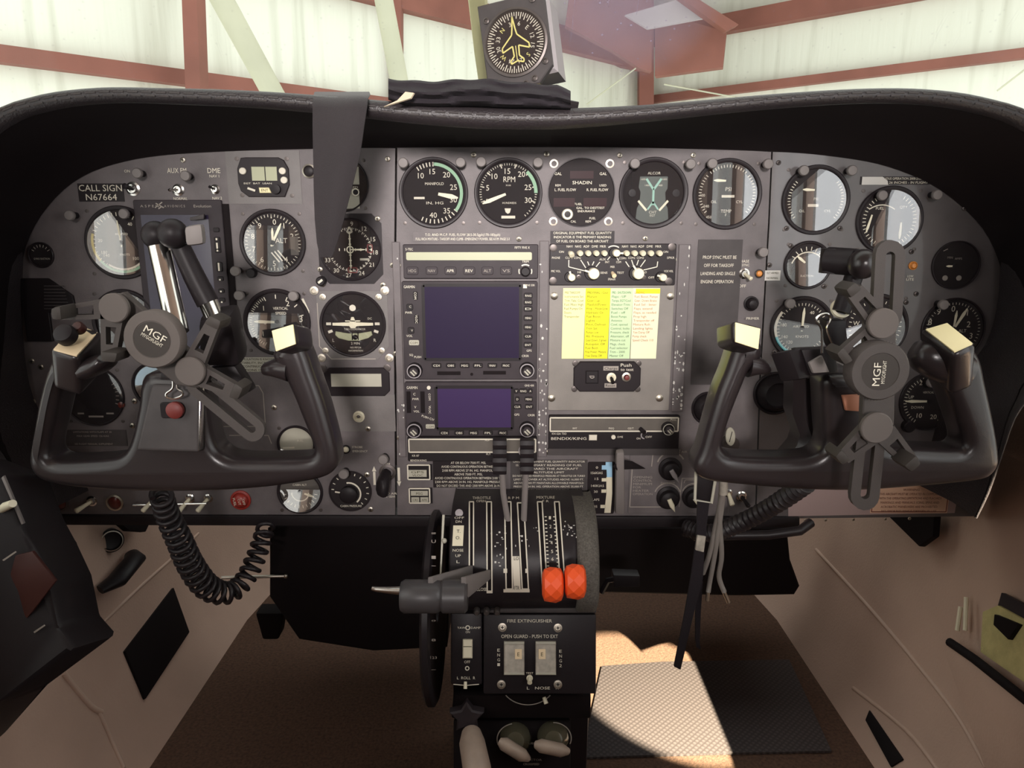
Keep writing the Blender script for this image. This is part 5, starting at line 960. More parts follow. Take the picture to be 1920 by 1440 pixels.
# ================================================================ CONTROL YOKES
def pxtube(path, seg=18, ex=2.4, n=5, up=(0, -1, 0)):
    mb = MB(); P = crom(path, n); mb.tube([at(p[0], p[1], p[2]) for p in P], [(p[3] * sc(p[0], p[1], p[2]), p[4]) for p in P], seg, up=up, ex=ex); return mb
def outl(pts, Y): return [(at(x, y, Y).x, at(x, y, Y).z) for x, y in pts]
def plate(pts, Yf, th, ch=.002):
    """flat piece from a px outline: front face at Yf (m), thickness th away from the cabin"""
    MM = Matrix(((1, 0, 0, 0), (0, 0, -1, 0), (0, 1, 0, 0), (0, 0, 0, 1)))
    mb = MB(MM); mb.prism(outl(pts, Yf), -Yf - th, -Yf, ch); return mb
def plate_ring(o, i, Yf, th):
    MM = Matrix(((1, 0, 0, 0), (0, 0, -1, 0), (0, 1, 0, 0), (0, 0, 0, 1))); mb = MB(MM); mb.ring(outl(o, Yf), outl(i, Yf), -Yf - th, -Yf); return mb
YK = -.20
def body2d(pts, Y, bev, ext, n=4, k=6):
    """one continuous casting with rounded edges from its px outline"""
    P = [Vector((at(x, y, Y + bev).x, at(x, y, Y + bev).z)) for x, y in crom(pts + [pts[0]], n)[:-1]]; N = len(P)
    if sum(P[i].x * P[(i + 1) % N].y - P[(i + 1) % N].x * P[i].y for i in range(N)) < 0: P.reverse()
    nr = []
    for i in range(N):
        e = P[(i + 2) % N] - P[i - 2]; nr.append(Vector((-e.y, e.x)).normalized())
    mb = MB(); lv = []
    for sgn in (1, -1):
        for q_ in (range(k + 1) if sgn > 0 else range(k, -1, -1)):
            t_ = math.pi / 2 * q_ / k; ins = bev * (1 - math.sin(t_)); h = ext + bev * math.cos(t_)
            lv.append([mb.v((p.x + m_.x * ins, Y + ext + bev - (h if sgn > 0 else -h) - 0.0, p.y + m_.y * ins)) for p, m_ in zip(P, nr)])
    for A, B in zip(lv, lv[1:]):
        for i in range(N): mb.f((A[i], A[(i + 1) % N], B[(i + 1) % N], B[i]))
    from mathutils.geometry import tessellate_polygon
    for Q in (lv[0], lv[-1]):
        for tri in tessellate_polygon([[Vector((v.co.x, v.co.z, 0)) for v in Q]]): mb.f([Q[i] for i in tri])
    return mb
def yoke(label, outline, name='control_yoke'):
    t = thing(name, label, 'control yoke', at(sum(p[0] for p in outline) / len(outline), 890, YK)); part('wheel', body2d(outline, YK - .018, .011, .010), 'yoke', t, None, 50); return t
# left --------------------------------------------------------------------------
b = .021
L = yoke('black pilot yoke on the left with cream capped horns', [(106, 664), (92, 700), (80, 745), (70, 800), (62, 848), (62, 868), (69, 884), (86, 898), (120, 907), (180, 914), (250, 918), (330, 919), (420, 917), (500, 911), (570, 901), (606, 893), (626, 882), (635, 866), (634, 848), (630, 826), (621, 790), (608, 745), (592, 700), (576, 655), (558, 632), (532, 640), (514, 664), (528, 690), (540, 712), (556, 748), (572, 788), (585, 820), (591, 838),
    (587, 850), (570, 855), (520, 857), (460, 857), (430, 852), (412, 838), (402, 812), (396, 775), (391, 735), (384, 702), (330, 696), (276, 702), (264, 760), (254, 808), (244, 836), (230, 851), (205, 857), (140, 861), (110, 859), (98, 849), (98, 828), (106, 795), (115, 755), (125, 718), (142, 698), (168, 688), (150, 668)])
mb = MB(); mb.slab([(92, 655, -.245), (146, 672, -.245), (196, 622, -.205), (140, 602, -.205)], .045, .006, 3); hd = part('grip_head', mb, 'yoke', L)
mb = MB(); mb.slab([(100, 654, -.2475), (144, 666, -.2475), (184, 623, -.2075), (142, 607, -.2075)], .002, .0006); part('face_plate', mb, 'peach', hd, 'peach coloured plate')
mb = MB(frame(128, 632, -.236, tilt=R(-35))); mb.lathe([(19, 0), (20, 12), (17, 20), (12, 22), (0, 22)], seg=26); part('trim_hat', mb, 'black', hd); mb = MB(frame(152, 618, -.225, tilt=R(-35))); mb.lathe([(11, 0), (11, 12), (8, 16), (0, 17)], seg=22); part('push_button', mb, 'maroon', hd)
part('thumb_lobe', pxtube([(140, 692, -.205, 22, .02), (165, 690, -.215, 20, .02), (190, 680, -.225, 17, .018), (202, 668, -.228, 10, .012)], 16), 'yoke', L, None, 60)
mb = MB(); mb.slab([(506, 619, -.243), (517, 664, -.248), (557, 649, -.248), (551, 604, -.243)], .045, .006, 3); hd = part('grip_head', mb, 'yoke', L)
mb = MB(); mb.slab([(509, 620, -.2455), (517, 659, -.2505), (554, 645, -.2505), (549, 608, -.2455)], .002, .0006); part('face_plate', mb, 'cream', hd, 'cream plate')
part('trigger_lobe', pxtube([(545, 690, -.2, 24, .02), (522, 688, -.2, 18, .018), (503, 690, -.198, 12, .013)], 14), 'yoke', L, None, 60)
mb = MB(); mb.tube([at(325, 775, -.16), at(325, 760, -.010)], .016, 18); part('shaft', mb, 'dsteel', L)
t = thing('hub_cover', 'dark grey clip-on cover box with red button in the middle of the left yoke', 'cover', at(315, 846, -.22))
mb = MB(); mb.slab([(255, 845, -.232), (372, 848, -.232), (374, 723, -.222), (284, 720, -.222)], .014, .003, 3); part('box', mb, 'dplate', t)
mb = MB(); mb.slab([(373, 846, -.231), (381, 838, -.222), (384, 722, -.214), (376, 724, -.221)], .003, .0008); part('highlight_edge', mb, 'chrome', t, 'bevel highlight as a chrome strip')  # chrome strip stands in for the highlight on the cover's right bevel
mb = MB(frame(328, 769, -.227)); mb.rect(-6, 0, 40, 30, -2, 4, 1.5, r=5); part('button_housing', mb, 'black', t); mb = MB(frame(330, 768, -.229)); mb.lathe([(16, 0), (16, 8), (12, 11), (0, 12)], seg=24); part('push_button', mb, 'red', t, 'red push button')
def clip_wire(pts, Y, r): mb = MB(); mb.tube([at(p[0], p[1], Y + (p[2] if len(p) > 2 else 0)) for p in crom(pts, 5)], r, 8); return mb
t = thing('binder_clip', 'wire binder clip gripping the top of the left yoke cover', 'binder clip', at(325, 745, -.236)); part('wire_handle', clip_wire([(323, 700), (325, 722), (322, 730), (312, 738), (314, 745), (327, 747), (341, 742), (342, 734), (333, 728), (332, 716)], -.238, .0011), 'chrome', t); mb = MB(); mb.slab([(300, 712, -.234), (350, 712, -.234), (352, 698, -.234), (302, 698, -.234)], .012, .001); part('jaw', mb, 'black', t)
# right -------------------------------------------------------------------------
Rk = yoke('black co-pilot yoke on the right with two cream capped horns', [(1376, 640), (1360, 690), (1342, 735), (1326, 790), (1312, 840), (1302, 862), (1301, 878), (1311, 892), (1332, 900), (1366, 904), (1430, 910), (1520, 916), (1610, 917), (1700, 911), (1780, 904), (1834, 897), (1855, 886), (1866, 868), (1867, 848), (1862, 810), (1852, 760), (1842, 715), (1832, 672), (1812, 650), (1770, 660), (1746, 690), (1762, 715), (1778, 750), (1792, 790), (1801, 820),
    (1799, 834), (1782, 840), (1720, 838), (1662, 835), (1646, 824), (1641, 795), (1640, 745), (1637, 704), (1586, 698), (1540, 704), (1537, 745), (1539, 790), (1541, 824), (1532, 844), (1506, 854), (1440, 856), (1378, 853), (1358, 845), (1352, 830), (1360, 800), (1372, 765), (1388, 725), (1402, 694), (1425, 668), (1420, 640)])
mb = MB(); mb.slab([(1374, 600, -.243), (1376, 645, -.248), (1425, 660, -.248), (1430, 613, -.243)], .045, .006, 3); hd = part('grip_head', mb, 'yoke', Rk)
mb = MB(); mb.slab([(1379, 604, -.2455), (1379, 641, -.2505), (1422, 655, -.2505), (1426, 616, -.2455)], .002, .0006); part('face_plate', mb, 'cream', hd, 'cream plate')
part('trigger_lobe', pxtube([(1400, 682, -.2, 24, .02), (1418, 684, -.2, 17, .018), (1432, 690, -.198, 10, .012)], 14), 'yoke', Rk, None, 60)
mb = MB(); mb.slab([(1722, 616, -.215), (1788, 668, -.252), (1834, 648, -.252), (1776, 600, -.215)], .055, .007, 3); hd = part('grip_head', mb, 'yoke', Rk)
mb = MB(); mb.slab([(1735, 617, -.2205), (1789, 659, -.2545), (1824, 643, -.2545), (1776, 605, -.2205)], .002, .0006); part('face_plate', mb, 'cream', hd, 'cream plate')
part('thumb_lobe', pxtube([(1790, 690, -.205, 34, .024), (1760, 678, -.21, 36, .024), (1732, 664, -.21, 32, .022), (1714, 655, -.208, 18, .014)], 16), 'yoke', Rk, None, 60)
part('hub', plate([(1494, 694), (1600, 694), (1600, 866), (1478, 866), (1500, 840), (1506, 820), (1492, 780)], -.172, .035, .008), 'yoke', Rk)
mb = MB(); mb.tube([at(1545, 790, -.16), at(1545, 770, -.010)], .016, 18); part('shaft', mb, 'dsteel', Rk)
mb = MB(); mb.slab([(1580, 742, -.224), (1586, 770, -.224), (1618, 772, -.224), (1618, 740, -.224)], .004, .0008); part('hub_badge', mb, mat('badge_brown', (.42, .17, .10), .5), Rk, 'orange-brown badge'); 
t = thing('binder_clip', 'black binder clip with tall wire loop on top of the right yoke hub', 'binder clip', at(1530, 700, -.21))
part('wire_handle', clip_wire([(1541, 662), (1541, 625), (1538, 612), (1531, 604), (1531, 596), (1541, 590), (1553, 589), (1558, 596), (1556, 604), (1551, 614), (1555, 630), (1567, 660)], -.235, .0011), 'chrome', t)
mb = MB(); mb.slab([(1480, 658, -.235), (1500, 712, -.235), (1520, 708, -.225), (1506, 652, -.225)], .02, .003); mb.slab([(1502, 655, -.230), (1520, 706, -.230), (1574, 700, -.225), (1566, 652, -.225)], .02, .003); part('jaw', mb, 'black', t)
mb = MB(); mb.slab([(1518, 680, -.2345), (1526, 700, -.2345), (1556, 698, -.2305), (1542, 666, -.2305)], .004, .001); part('side_face', mb, 'greycap', t, 'grey inner face')

# ================================================================ PHONE MOUNTS ON THE YOKES
def disc_part(t, nm, px, py, Y, r, m, prof=None, seg=40, lab=None): mb = MB(frame(px, py, Y)); mb.lathe(prof or [(r, -10), (r, -2), (r - 2, 0), (0, 0)], seg=seg); return part(nm, mb, m, t, lab)
def arm(t, x0, y0, w0, x1, y1, w1, Y, tip, hole=True):
    a, c = Vector((x0, y0)), Vector((x1, y1)); d = (c - a).normalized(); n = Vector((-d.y, d.x))
    o = [a - n * w0, c - n * w1, c + n * w1, a + n * w0]; ln = (c - a).length
    if hole: 
        h0, h1 = a + d * ln * .30, a + d * ln * .72; i = [h0 - n * w0 * .45, h1 - n * w1 * .45, h1 + n * w1 * .45, h0 + n * w0 * .45]; mb = plate_ring([tuple(q) for q in o], [tuple(q) for q in i], Y, .008)
    else: mb = plate([tuple(q) for q in o], Y, .008, .001)
    p = part('clamp_arm', mb, 'mount', t); mb = MB(); tw = tip; q = [c - n * tw - d * 8, c + d * 12 - n * tw * .8, c + d * 12 + n * tw * .8, c + n * tw - d * 8]; mb.slab([(v.x, v.y, Y - .022) for v in q], .026, .003); part('grip_pad', mb, 'mountd', p); return p
def slot_bar(t, p0, p1, r, Y, nm='slotted_bar', lab=None): 
    o = stadium(p0, p1, r); d = (Vector(p1) - Vector(p0)).normalized(); i = stadium(tuple(Vector(p0) + d * r * .1), tuple(Vector(p1) - d * r * .1), r * .32); part(nm, plate_ring(o, i, Y, .006), 'mount', t, lab)
def logo(t, d, px, py, Y, rot, lean=0):
    mb = MB(frame(px, py, Y, rot=rot)); mb.text('MGF', -4 if lean else 0, 9 if not lean else 6, 14, .5, w_=44); mb.text('MYGOFLIGHT', 0, -4 if not lean else -7, 7, .5, w_=44); part('lettering', mb, 'white', d)
YM = -.262
t = thing('phone_mount', 'grey X-shaped phone mount with round MGF disc clamped on the left yoke', 'phone mount', at(285, 690, YM))
part('body_bar', plate([(190, 560), (230, 548), (388, 690), (372, 728), (330, 722), (200, 615)], YM + .008, .008, .001), 'mount', t)
d_ = disc_part(t, 'main_disc', 285, 637, YM - .012, 53, 'mountl', [(55, -26), (55, -4), (52, 0), (36, 0), (35, -1.5), (0, -1.5)], 48); disc_part(t, 'logo_plate', 285, 637, YM - .0115, 34, 'mountd', [(34, -1.5), (34, .4), (0, .4)]).parent = d_; logo(t, d_, 287, 634, YM - .0122, 33)
disc_part(t, 'clamp_disc', 212, 578, YM - .006, 28, 'mountl'); disc_part(t, 'clamp_disc', 355, 697, YM - .006, 28, 'mountl')
arm(t, 205, 578, 20, 106, 588, 12, YM, 14); arm(t, 210, 590, 22, 203, 668, 14, YM, 17, True); arm(t, 362, 682, 20, 398, 607, 13, YM, 16); arm(t, 368, 702, 20, 440, 735, 13, YM, 16)
slot_bar(t, (372, 722), (474, 806), 22, YM + .012)
t = thing('ball_joint_arm', 'bright chrome post topped by two black ball joints, above the left phone mount', 'mount arm', at(332, 620, -.21))
mb = MB(); mb.sphere(at(292, 441, -.205), .0125, 20); part('ball', mb, 'black', t); mb = MB(); mb.sphere(at(324, 438, -.215), .0130, 20); part('ball', mb, 'black', t); mb = MB(); mb.tube([at(300, 446, -.205), at(346, 436, -.205)], .009, 14); part('ball_axle', mb, 'black', t)
mb = MB(); mb.tube([at(298, 462, -.205), at(320, 560, -.220), at(334, 622, -.232)], [.0092] * 3, 20); part('chrome_post', mb, 'chrome', t, 'polished chrome post')
mb = MB(); mb.slab([(344, 425, -.225), (348, 462, -.225), (382, 458, -.222), (378, 419, -.222)], .016, .004); part('wing_nut', mb, 'greycap', t); mb = MB(); mb.rect(0, 0, 1, 1, 0, 1); mb.bm.free()
mb = MB(); mb.tube([at(338, 462, -.205), at(365, 520, -.205), at(390, 568, -.205)], [.0085, .0095, .0100], 16); part('lower_post', mb, 'black', t); mb = MB(); mb.tube([at(388, 562, -.205), at(400, 590, -.203)], .0085, 16); part('clamp_collar', mb, 'chrome', t, 'bright ribbed collar')
mb = MB(); mb.slab([(368, 600, -.215), (372, 690, -.20), (452, 690, -.20), (432, 590, -.215)], .03, .008); mb.slab([(385, 690, -.20), (455, 740, -.20), (472, 735, -.20), (440, 685, -.20)], .02, .005); part('yoke_clamp', mb, 'black', t)
# right mount
YM = -.268
t = thing('phone_mount', 'grey phone mount with round MGF disc and long slotted bars on the right yoke', 'phone mount', at(1650, 760, YM))
part('body_bar', plate([(1625, 590), (1682, 590), (1676, 830), (1616, 830)], YM + .008, .008, .001), 'mount', t)
slot_bar(t, (1670, 478), (1664, 590), 28, YM + .006, 'slotted_bar'); slot_bar(t, (1634, 820), (1622, 930), 27, YM + .002, 'slotted_bar')
d_ = disc_part(t, 'main_disc', 1651, 697, YM - .014, 54, 'mount', [(56, -34), (56, -4), (53, 0), (36, 0), (35, -1.5), (0, -1.5)], 48); disc_part(t, 'logo_plate', 1650, 697, YM - .0135, 34, 'mountd', [(35, -1.5), (35, .3), (0, .3)]).parent = d_; logo(t, d_, 1650, 698, YM - .0142, -90, 1)
mb = MB(frame(1651, 697, YM + .003)); mb.ticks(52, 58, 0, 354, 60, 3, -8); part('knurling', mb, 'mountl', d_)
disc_part(t, 'clamp_disc', 1657, 607, YM - .006, 29, 'mountl'); disc_part(t, 'clamp_disc', 1645, 803, YM - .006, 30, 'mountl')
arm(t, 1650, 602, 22, 1603, 545, 17, YM, 15); arm(t, 1645, 625, 22, 1586, 668, 15, YM, 17); arm(t, 1638, 810, 22, 1582, 858, 14, YM, 14); arm(t, 1660, 812, 22, 1712, 870, 14, YM, 16)
t = thing('ball_joint_arm', 'black ball joint with short cylinder and angled post beside the right slotted bar', 'mount arm', at(1580, 590, -.21))
mb = MB(); mb.tube([at(1553, 488, -.17), at(1604, 492, -.19)], [.0125, .0125], 20); part('socket', mb, 'black', t); mb = MB(); mb.tube([at(1558, 512, -.17), at(1563, 466, -.17)], .011, 16); part('socket_collar', mb, 'black', t); mb = MB(); mb.sphere(at(1618, 495, -.20), .0135, 22); part('ball', mb, 'yoke', t)
mb = MB(); mb.tube([at(1604, 510, -.185), at(1577, 585, -.19)], .0082, 18); part('post', mb, 'black', t); mb = MB(frame(1577, 578, -.185, tilt=R(-25))); mb.lathe([(19, -4), (19, 3), (14, 4), (14, -4)], seg=28); part('bright_ring', mb, 'ivory', t, 'white ring')
mb = MB(); mb.slab([(1548, 600, -.18), (1560, 655, -.18), (1586, 650, -.18), (1590, 600, -.18)], .02, .004); part('clamp_block', mb, 'black', t)
# coiled cord, conduit, wires -----------------------------------------------------
def helix(path, turns, rw, n=5):
    P = crom(path, 12); pts = [at(p[0], p[1], p[2]) for p in P]; rad = [p[3] * sc(p[0], p[1], p[2]) for p in P]; N = turns * 14; out = []
    d = [0]
    for a, b_ in zip(pts, pts[1:]): d.append(d[-1] + (b_ - a).length)
    j = 0; prev = None
    for k in range(N + 1):
        s = d[-1] * k / N
        while j < len(pts) - 2 and d[j + 1] < s: j += 1
        q = (s - d[j]) / max(1e-9, d[j + 1] - d[j]); c = pts[j].lerp(pts[j + 1], q); r = rad[j] + (rad[j + 1] - rad[j]) * q; tg = (pts[j + 1] - pts[j]).normalized()
        if prev is None: prev = tg.orthogonal()
        u = (prev - tg * prev.dot(tg)).normalized(); prev = u; v = tg.cross(u); a = 2 * math.pi * k / 14
        out.append(c + u * r * math.cos(a) + v * r * math.sin(a))
    mb = MB(); mb.tube(out, rw, 7); return mb
solo('coiled_cord', helix([(302, 925, -.17, 17), (312, 960, -.15, 18), (335, 1010, -.13, 20), (358, 1060, -.11, 21), (388, 1100, -.09, 21), (425, 1112, -.07, 18), (455, 1092, -.05, 16), (478, 1050, -.03, 16), (492, 1010, -.015, 15), (500, 984, .002, 14)], 27, .0028), 'cord', 'black coiled cord looping down from the left yoke', 'cord', None, 60)
P = crom([(1512, 905, -.15), (1470, 935, -.12), (1420, 965, -.09), (1370, 988, -.06), (1325, 1000, -.04), (1285, 990, -.02)], 22); mb = MB(); mb.tube([at(*p) for p in P], [.0095 + .0016 * math.sin(k * 1.55) for k in range(len(P))], 16); solo('corrugated_conduit', mb, 'cord', 'black corrugated conduit running under the right yoke', 'conduit', None, 60)
mb = MB(); mb.tube([at(1300, 1005, -.02), at(1440, 1003, -.03), at(1500, 995, -.04), at(1520, 980, -.03)], .006, 10); solo('cable_loop', mb, 'cord', 'black cable along the bottom edge of the right panel', 'cable', None, 60)
t = thing('cable_bundle', 'bundle of grey wires with bare silver tips hanging below the right yoke', 'wires', at(1340, 1125, -.12))
for pts, nm in (([(1358, 890, -.17), (1353, 930, -.16), (1342, 985, -.14), (1330, 1040, -.13), (1318, 1075, -.12)], 'wire'), ([(1359, 892, -.17), (1352, 960, -.15), (1340, 1040, -.13), (1331, 1090, -.12), (1328, 1110, -.12)], 'wire'), ([(1357, 892, -.17), (1349, 960, -.15), (1353, 1040, -.13), (1348, 1080, -.12), (1358, 1110, -.12)], 'wire')):
    mb = MB(); mb.tube([at(*p) for p in crom(pts, 5)], .0028, 8); part(nm, mb, 'wire', t, None, 60)
for a, c in (((1328, 1106), (1326, 1126)), ((1355, 1104), (1366, 1130))): mb = MB(); mb.tube([at(a[0], a[1], -.12), at(c[0], c[1], -.12)], .0022, 8); part('bare_tip', mb, 'steel', t, 'bare silver tip')
mb = MB(); mb.tube([at(1357, 885, -.172), at(1356, 925, -.165)], .0045, 10); part('sleeve', mb, 'clear', t, 'pale clear sleeve')
t = thing('strap_fastener', 'black straps hanging from a pale framed buckle under the left horn of the right yoke', 'strap', at(1275, 1250, -.10))
mb = MB(); mb.slab([(1306, 888, -.175), (1304, 936, -.175), (1334, 942, -.175), (1342, 892, -.175)], .006, .001); part('buckle', mb, 'black', t)
mb = MB(); mb.tube([at(1305, 885, -.178), at(1303, 937, -.178), at(1334, 943, -.178), at(1343, 890, -.178)], .0016, 8); part('buckle_frame', mb, 'lcdw', t, 'pale wire frame')
st_rows = [[(1308, 940, -.165), (1330, 943, -.165)], [(1306, 1010, -.14), (1322, 1014, -.14)], [(1296, 1080, -.13), (1318, 1084, -.13)], [(1284, 1150, -.12), (1300, 1154, -.12)], [(1272, 1210, -.11), (1286, 1214, -.11)], [(1264, 1250, -.10), (1276, 1256, -.10)]]
part('strap_tail', ribbon(st_rows, .003), 'cloth', t, None, 60); part('strap_tail', ribbon([[(1306, 1090, -.115), (1318, 1090, -.115)], [(1304, 1150, -.11), (1314, 1152, -.11)], [(1304, 1200, -.105), (1312, 1204, -.105)], [(1306, 1214, -.10), (1314, 1218, -.10)]], .003), 'cloth', t, None, 60)
mb = MB(); mb.slab([(1308, 1004, -.145), (1304, 1032, -.145), (1320, 1036, -.145), (1324, 1006, -.145)], .004, .001); part('metal_clip', mb, 'clear', t, 'pale metal clip')
# ================================================================ THROTTLE PEDESTAL
QP = [(918, -.012), (930, -.035), (950, -.066), (980, -.093), (1020, -.113), (1060, -.124), (1100, -.128), (1130, -.122), (1142, -.105)]
def qY(py):
    for (a, ya), (b_, yb) in zip(QP, QP[1:]):
        if a <= py <= b_: 
            i = QP.index((a, ya)); m0 = (yb - QP[max(i - 1, 0)][1]) / (b_ - QP[max(i - 1, 0)][0]); nx = QP[min(i + 2, len(QP) - 1)]; m1 = (nx[1] - ya) / (nx[0] - a)
            h = b_ - a; t_ = (py - a) / h; return (2 * t_ ** 3 - 3 * t_ ** 2 + 1) * ya + (t_ ** 3 - 2 * t_ ** 2 + t_) * h * m0 + (-2 * t_ ** 3 + 3 * t_ ** 2) * yb + (t_ ** 3 - t_ ** 2) * h * m1
    return QP[0][1] if py < QP[0][0] else QP[-1][1]
def q(px, py, off=0.0):
    Y = qY(py); p = at(px, py, Y); t_ = at(px, py + 3, qY(py + 3)) - at(px, py - 3, qY(py - 3)); n = Vector((0, t_.z, -t_.y)).normalized()
    if n.y > 0: n = -n
    return p + n * off
QX0, QX1 = at(842, 1040, -.118).x, at(1106, 1040, -.118).x
ROWS = [918 + (1142 - 918) * k / 28 for k in range(29)]
def pxx(X, py): return 960 + X / (sc(960, py, qY(py)))
ped = thing('throttle_quadrant', 'black curved throttle quadrant with white-edged lever slots, centre bottom', 'throttle quadrant', at(975, 1142, -.02))
mb = MB(); rows = []
for py in ROWS:
    Y = qY(py); z = q(960, py).z; rows.append([Vector((QX0, .02, z)), Vector((QX0, Y + .002, z)), Vector((QX0 + .002, Y, z))] + [Vector((QX0 + .002 + (QX1 - QX0 - .004) * k / 6, Y, z)) for k in range(1, 6)] + [Vector((QX1 - .002, Y, z)), Vector((QX1, Y + .002, z)), Vector((QX1, .02, z))])
mb.loft(rows); part('curved_cover', mb, 'peddark', ped, None, 60)
mb = MB(); rows = []
for py in ROWS:
    Y = qY(py); z = q(960, py).z; w0, w1 = QX1 - .014, QX1 + .010; rows.append([Vector((w1, .02, z)), Vector((w1, Y - .002, z)), Vector((w1 - .003, Y - .007, z)), Vector((w0 + .003, Y - .007, z)), Vector((w0, Y - .003, z)), Vector((w0, .02, z))])
mb.loft(rows); part('felt_edge', mb, 'felt', ped, 'grey felt edged rim', 60)
def strip(mb, pts, wpx, off=.0008, n=10):
    for a, b_ in zip(pts, pts[1:]):
        m = max(1, int(abs(b_[1] - a[1]) / 8)); prev = None
        for k in range(m + 1):
            x = a[0] + (b_[0] - a[0]) * k / m; y = a[1] + (b_[1] - a[1]) * k / m
            e = (mb.v(q(x - wpx / 2, y, off)), mb.v(q(x + wpx / 2, y, off)))
            if prev: mb.f((prev[0], e[0], e[1], prev[1]))
            prev = e
    return mb
def hstrip(mb, x0, x1, y, h, off=.0008):
    mb.f([mb.v(q(x0, y - h / 2, off)), mb.v(q(x1, y - h / 2, off)), mb.v(q(x1, y + h / 2, off)), mb.v(q(x0, y + h / 2, off))])
slots = [((884, 942), (884, 1060), 5), ((917, 942), (918, 1108), 6), ((952, 942), (955, 1104), 9), ((976, 944), (985, 1104), 9), ((1012, 942), (1022, 1110), 6), ((1044, 942), (1056, 1110), 6)]
mb = MB()
for a, b_, w_ in slots: strip(mb, [a, b_], w_, .0005)
part('lever_slots', mb, 'blackm', ped)
def edge_strips(m):
    for a, b_, w_ in slots:
        if a[0] in (884,): w_ = 5
        strip(m, [(a[0] - w_ / 2 - 1.4, a[1]), (b_[0] - w_ / 2 - 1.4, b_[1])], 2.4); strip(m, [(a[0] + w_ / 2 + 1.4, a[1]), (b_[0] + w_ / 2 + 1.4, b_[1])], 2.4); hstrip(m, a[0] - w_ / 2 - 2, a[0] + w_ / 2 + 2, a[1], 2.4)
        if a[0] not in (1012, 1044, 884): hstrip(m, b_[0] - w_ / 2 - 2.5, b_[0] + w_ / 2 + 2.5, b_[1] + 1, 5)
    hstrip(m, 944, 993, 1107, 6); strip(m, [(967, 1043), (970, 1106)], 13)
    for y in range(970, 1062, 7): hstrip(m, 1021 + (y - 970) * .05, 1025 + (y - 970) * .05, y, 1.8); hstrip(m, 1037 + (y - 970) * .08, 1041 + (y - 970) * .08, y, 1.8)
    m.prism; hstrip(m, 944, 951, 1070, 8); hstrip(m, 985, 990, 1070, 8)
mb = MB(); edge_strips(mb); part('slot_edges', mb, 'white', ped)
mb = MB(); strip(mb, [(860, 986), (858, 1024)], 20, .0009); part('takeoff_window', mb, 'ivory', ped, 'cream T.O. trim window')
mb = MB(); [mb.lathe([(.0045, 0), (.0045, .002), (0, .0028)], seg=16, T=Matrix.Translation(q(861, 963, .0005)) @ Matrix.Rotation(R(60), 4, 'X')) for _ in (0,)]; part('trim_lamp', mb, 'grey', ped)
def qtext(mb, s, px, py, hpx, wpx, off=.001):
    vs, fs, x0, x1 = text_geo(s); V = [mb.v(q(px + ((a - (x0 + x1) / 2) / max(1e-6, x1 - x0)) * wpx, py - (b_ - .35) / .7 * hpx, off)) for a, b_ in vs]
    for f_ in fs: mb.f([V[i] for i in f_])
mb = MB()
for s, x, y, h, w_ in (('THROTTLE', 903, 935, 5, 34), ('OPEN', 902, 941, 4, 18), ('R P M', 963, 935, 5, 20), ('MIXTURE', 1023, 934, 5, 34), ('F R', 1023, 941, 4, 12), ('OFF', 861, 972, 4, 18), ('DN', 860, 979, 4.5, 11), ('NOSE', 859, 1032, 5, 20), ('UP', 859, 1042, 5, 10), ('L', 859, 1053, 5, 6), ('CLOSE', 903, 1104, 6, 20)): qtext(mb, s, x, y, h, w_)
for k, y in enumerate((972, 988, 1006, 1018, 1034, 1048)): qtext(mb, '123456'[k], 1031 + k, y, 6, 4)
part('lettering', mb, 'white', ped)
mb = MB(); qtext(mb, 'T.', 860, 997, 6, 7, .0014); qtext(mb, 'O.', 859, 1009, 6, 9, .0014); qtext(mb, 'LO', 968, 1047, 6, 9, .0014); qtext(mb, 'FTR', 969, 1101, 7, 9, .0014); part('dark_lettering', mb, 'blackm', ped)
def scuffs(m):
    for k in range(46):
        cx, cy, s_ = random.choice(((938, 1048, 6), (1072, 1000, 5), (942, 1020, 8), (1065, 990, 6), (930, 1000, 14), (1000, 1000, 25))); x, y = random.gauss(cx, s_), random.gauss(cy, s_ * 1.3); r_ = random.uniform(.5, 2.0)
        if 925 < y < 1125: hstrip(m, x - r_, x + r_, y, random.uniform(1, 4), .0006)
mb = MB(); scuffs(mb); part('paint_chips', mb, 'lilac', ped)['kind'] = 'stuff'
# levers
TX = lambda px, py, Y: Matrix.Translation(at(px, py, Y)) @ Matrix.Rotation(R(90), 4, 'Y')
def xlathe(px, py, Y, prof, seg=24, ph=0): mb = MB(TX(px, py, Y)); mb.lathe(prof, seg=seg, phase=ph); return mb
def lever(label, nm, knobs): pass
for px, lab in ((790, 'left black barrel throttle lever, pulled back'), (852, 'right black barrel throttle lever beside the white slot edges')):
    t = thing('throttle_lever', lab, 'lever', at(px, 1130, -.17), 'throttle levers'); w2 = (38 if px == 790 else 25) * sc(px, 1118, -.185); r_ = 31 * sc(px, 1118, -.185)
    part('knob', xlathe(px, 1118, -.185, [(0, -w2), (r_ * .86, -w2), (r_, -w2 * .82), (r_, w2 * .80), (r_ * .84, w2), (r_ * .3, w2), (0, w2 * .9)], 32), mat('throttle_grip_grey', (.055, .050, .052), .4), t, None)
    mb = MB()
    a = (884, 1060) if px == 790 else (917, 1068)
    mb.hexa([q(a[0] - 3, a[1], .0), q(a[0] + 3, a[1], .0), at(px + 22, 1082, -.19), at(px + 12, 1082, -.19)], [q(a[0] - 3, a[1] + 18, .0), q(a[0] + 3, a[1] + 18, .0), at(px + 22, 1125, -.185), at(px + 12, 1125, -.185)], .001); part('arm', mb, 'greycap', t)
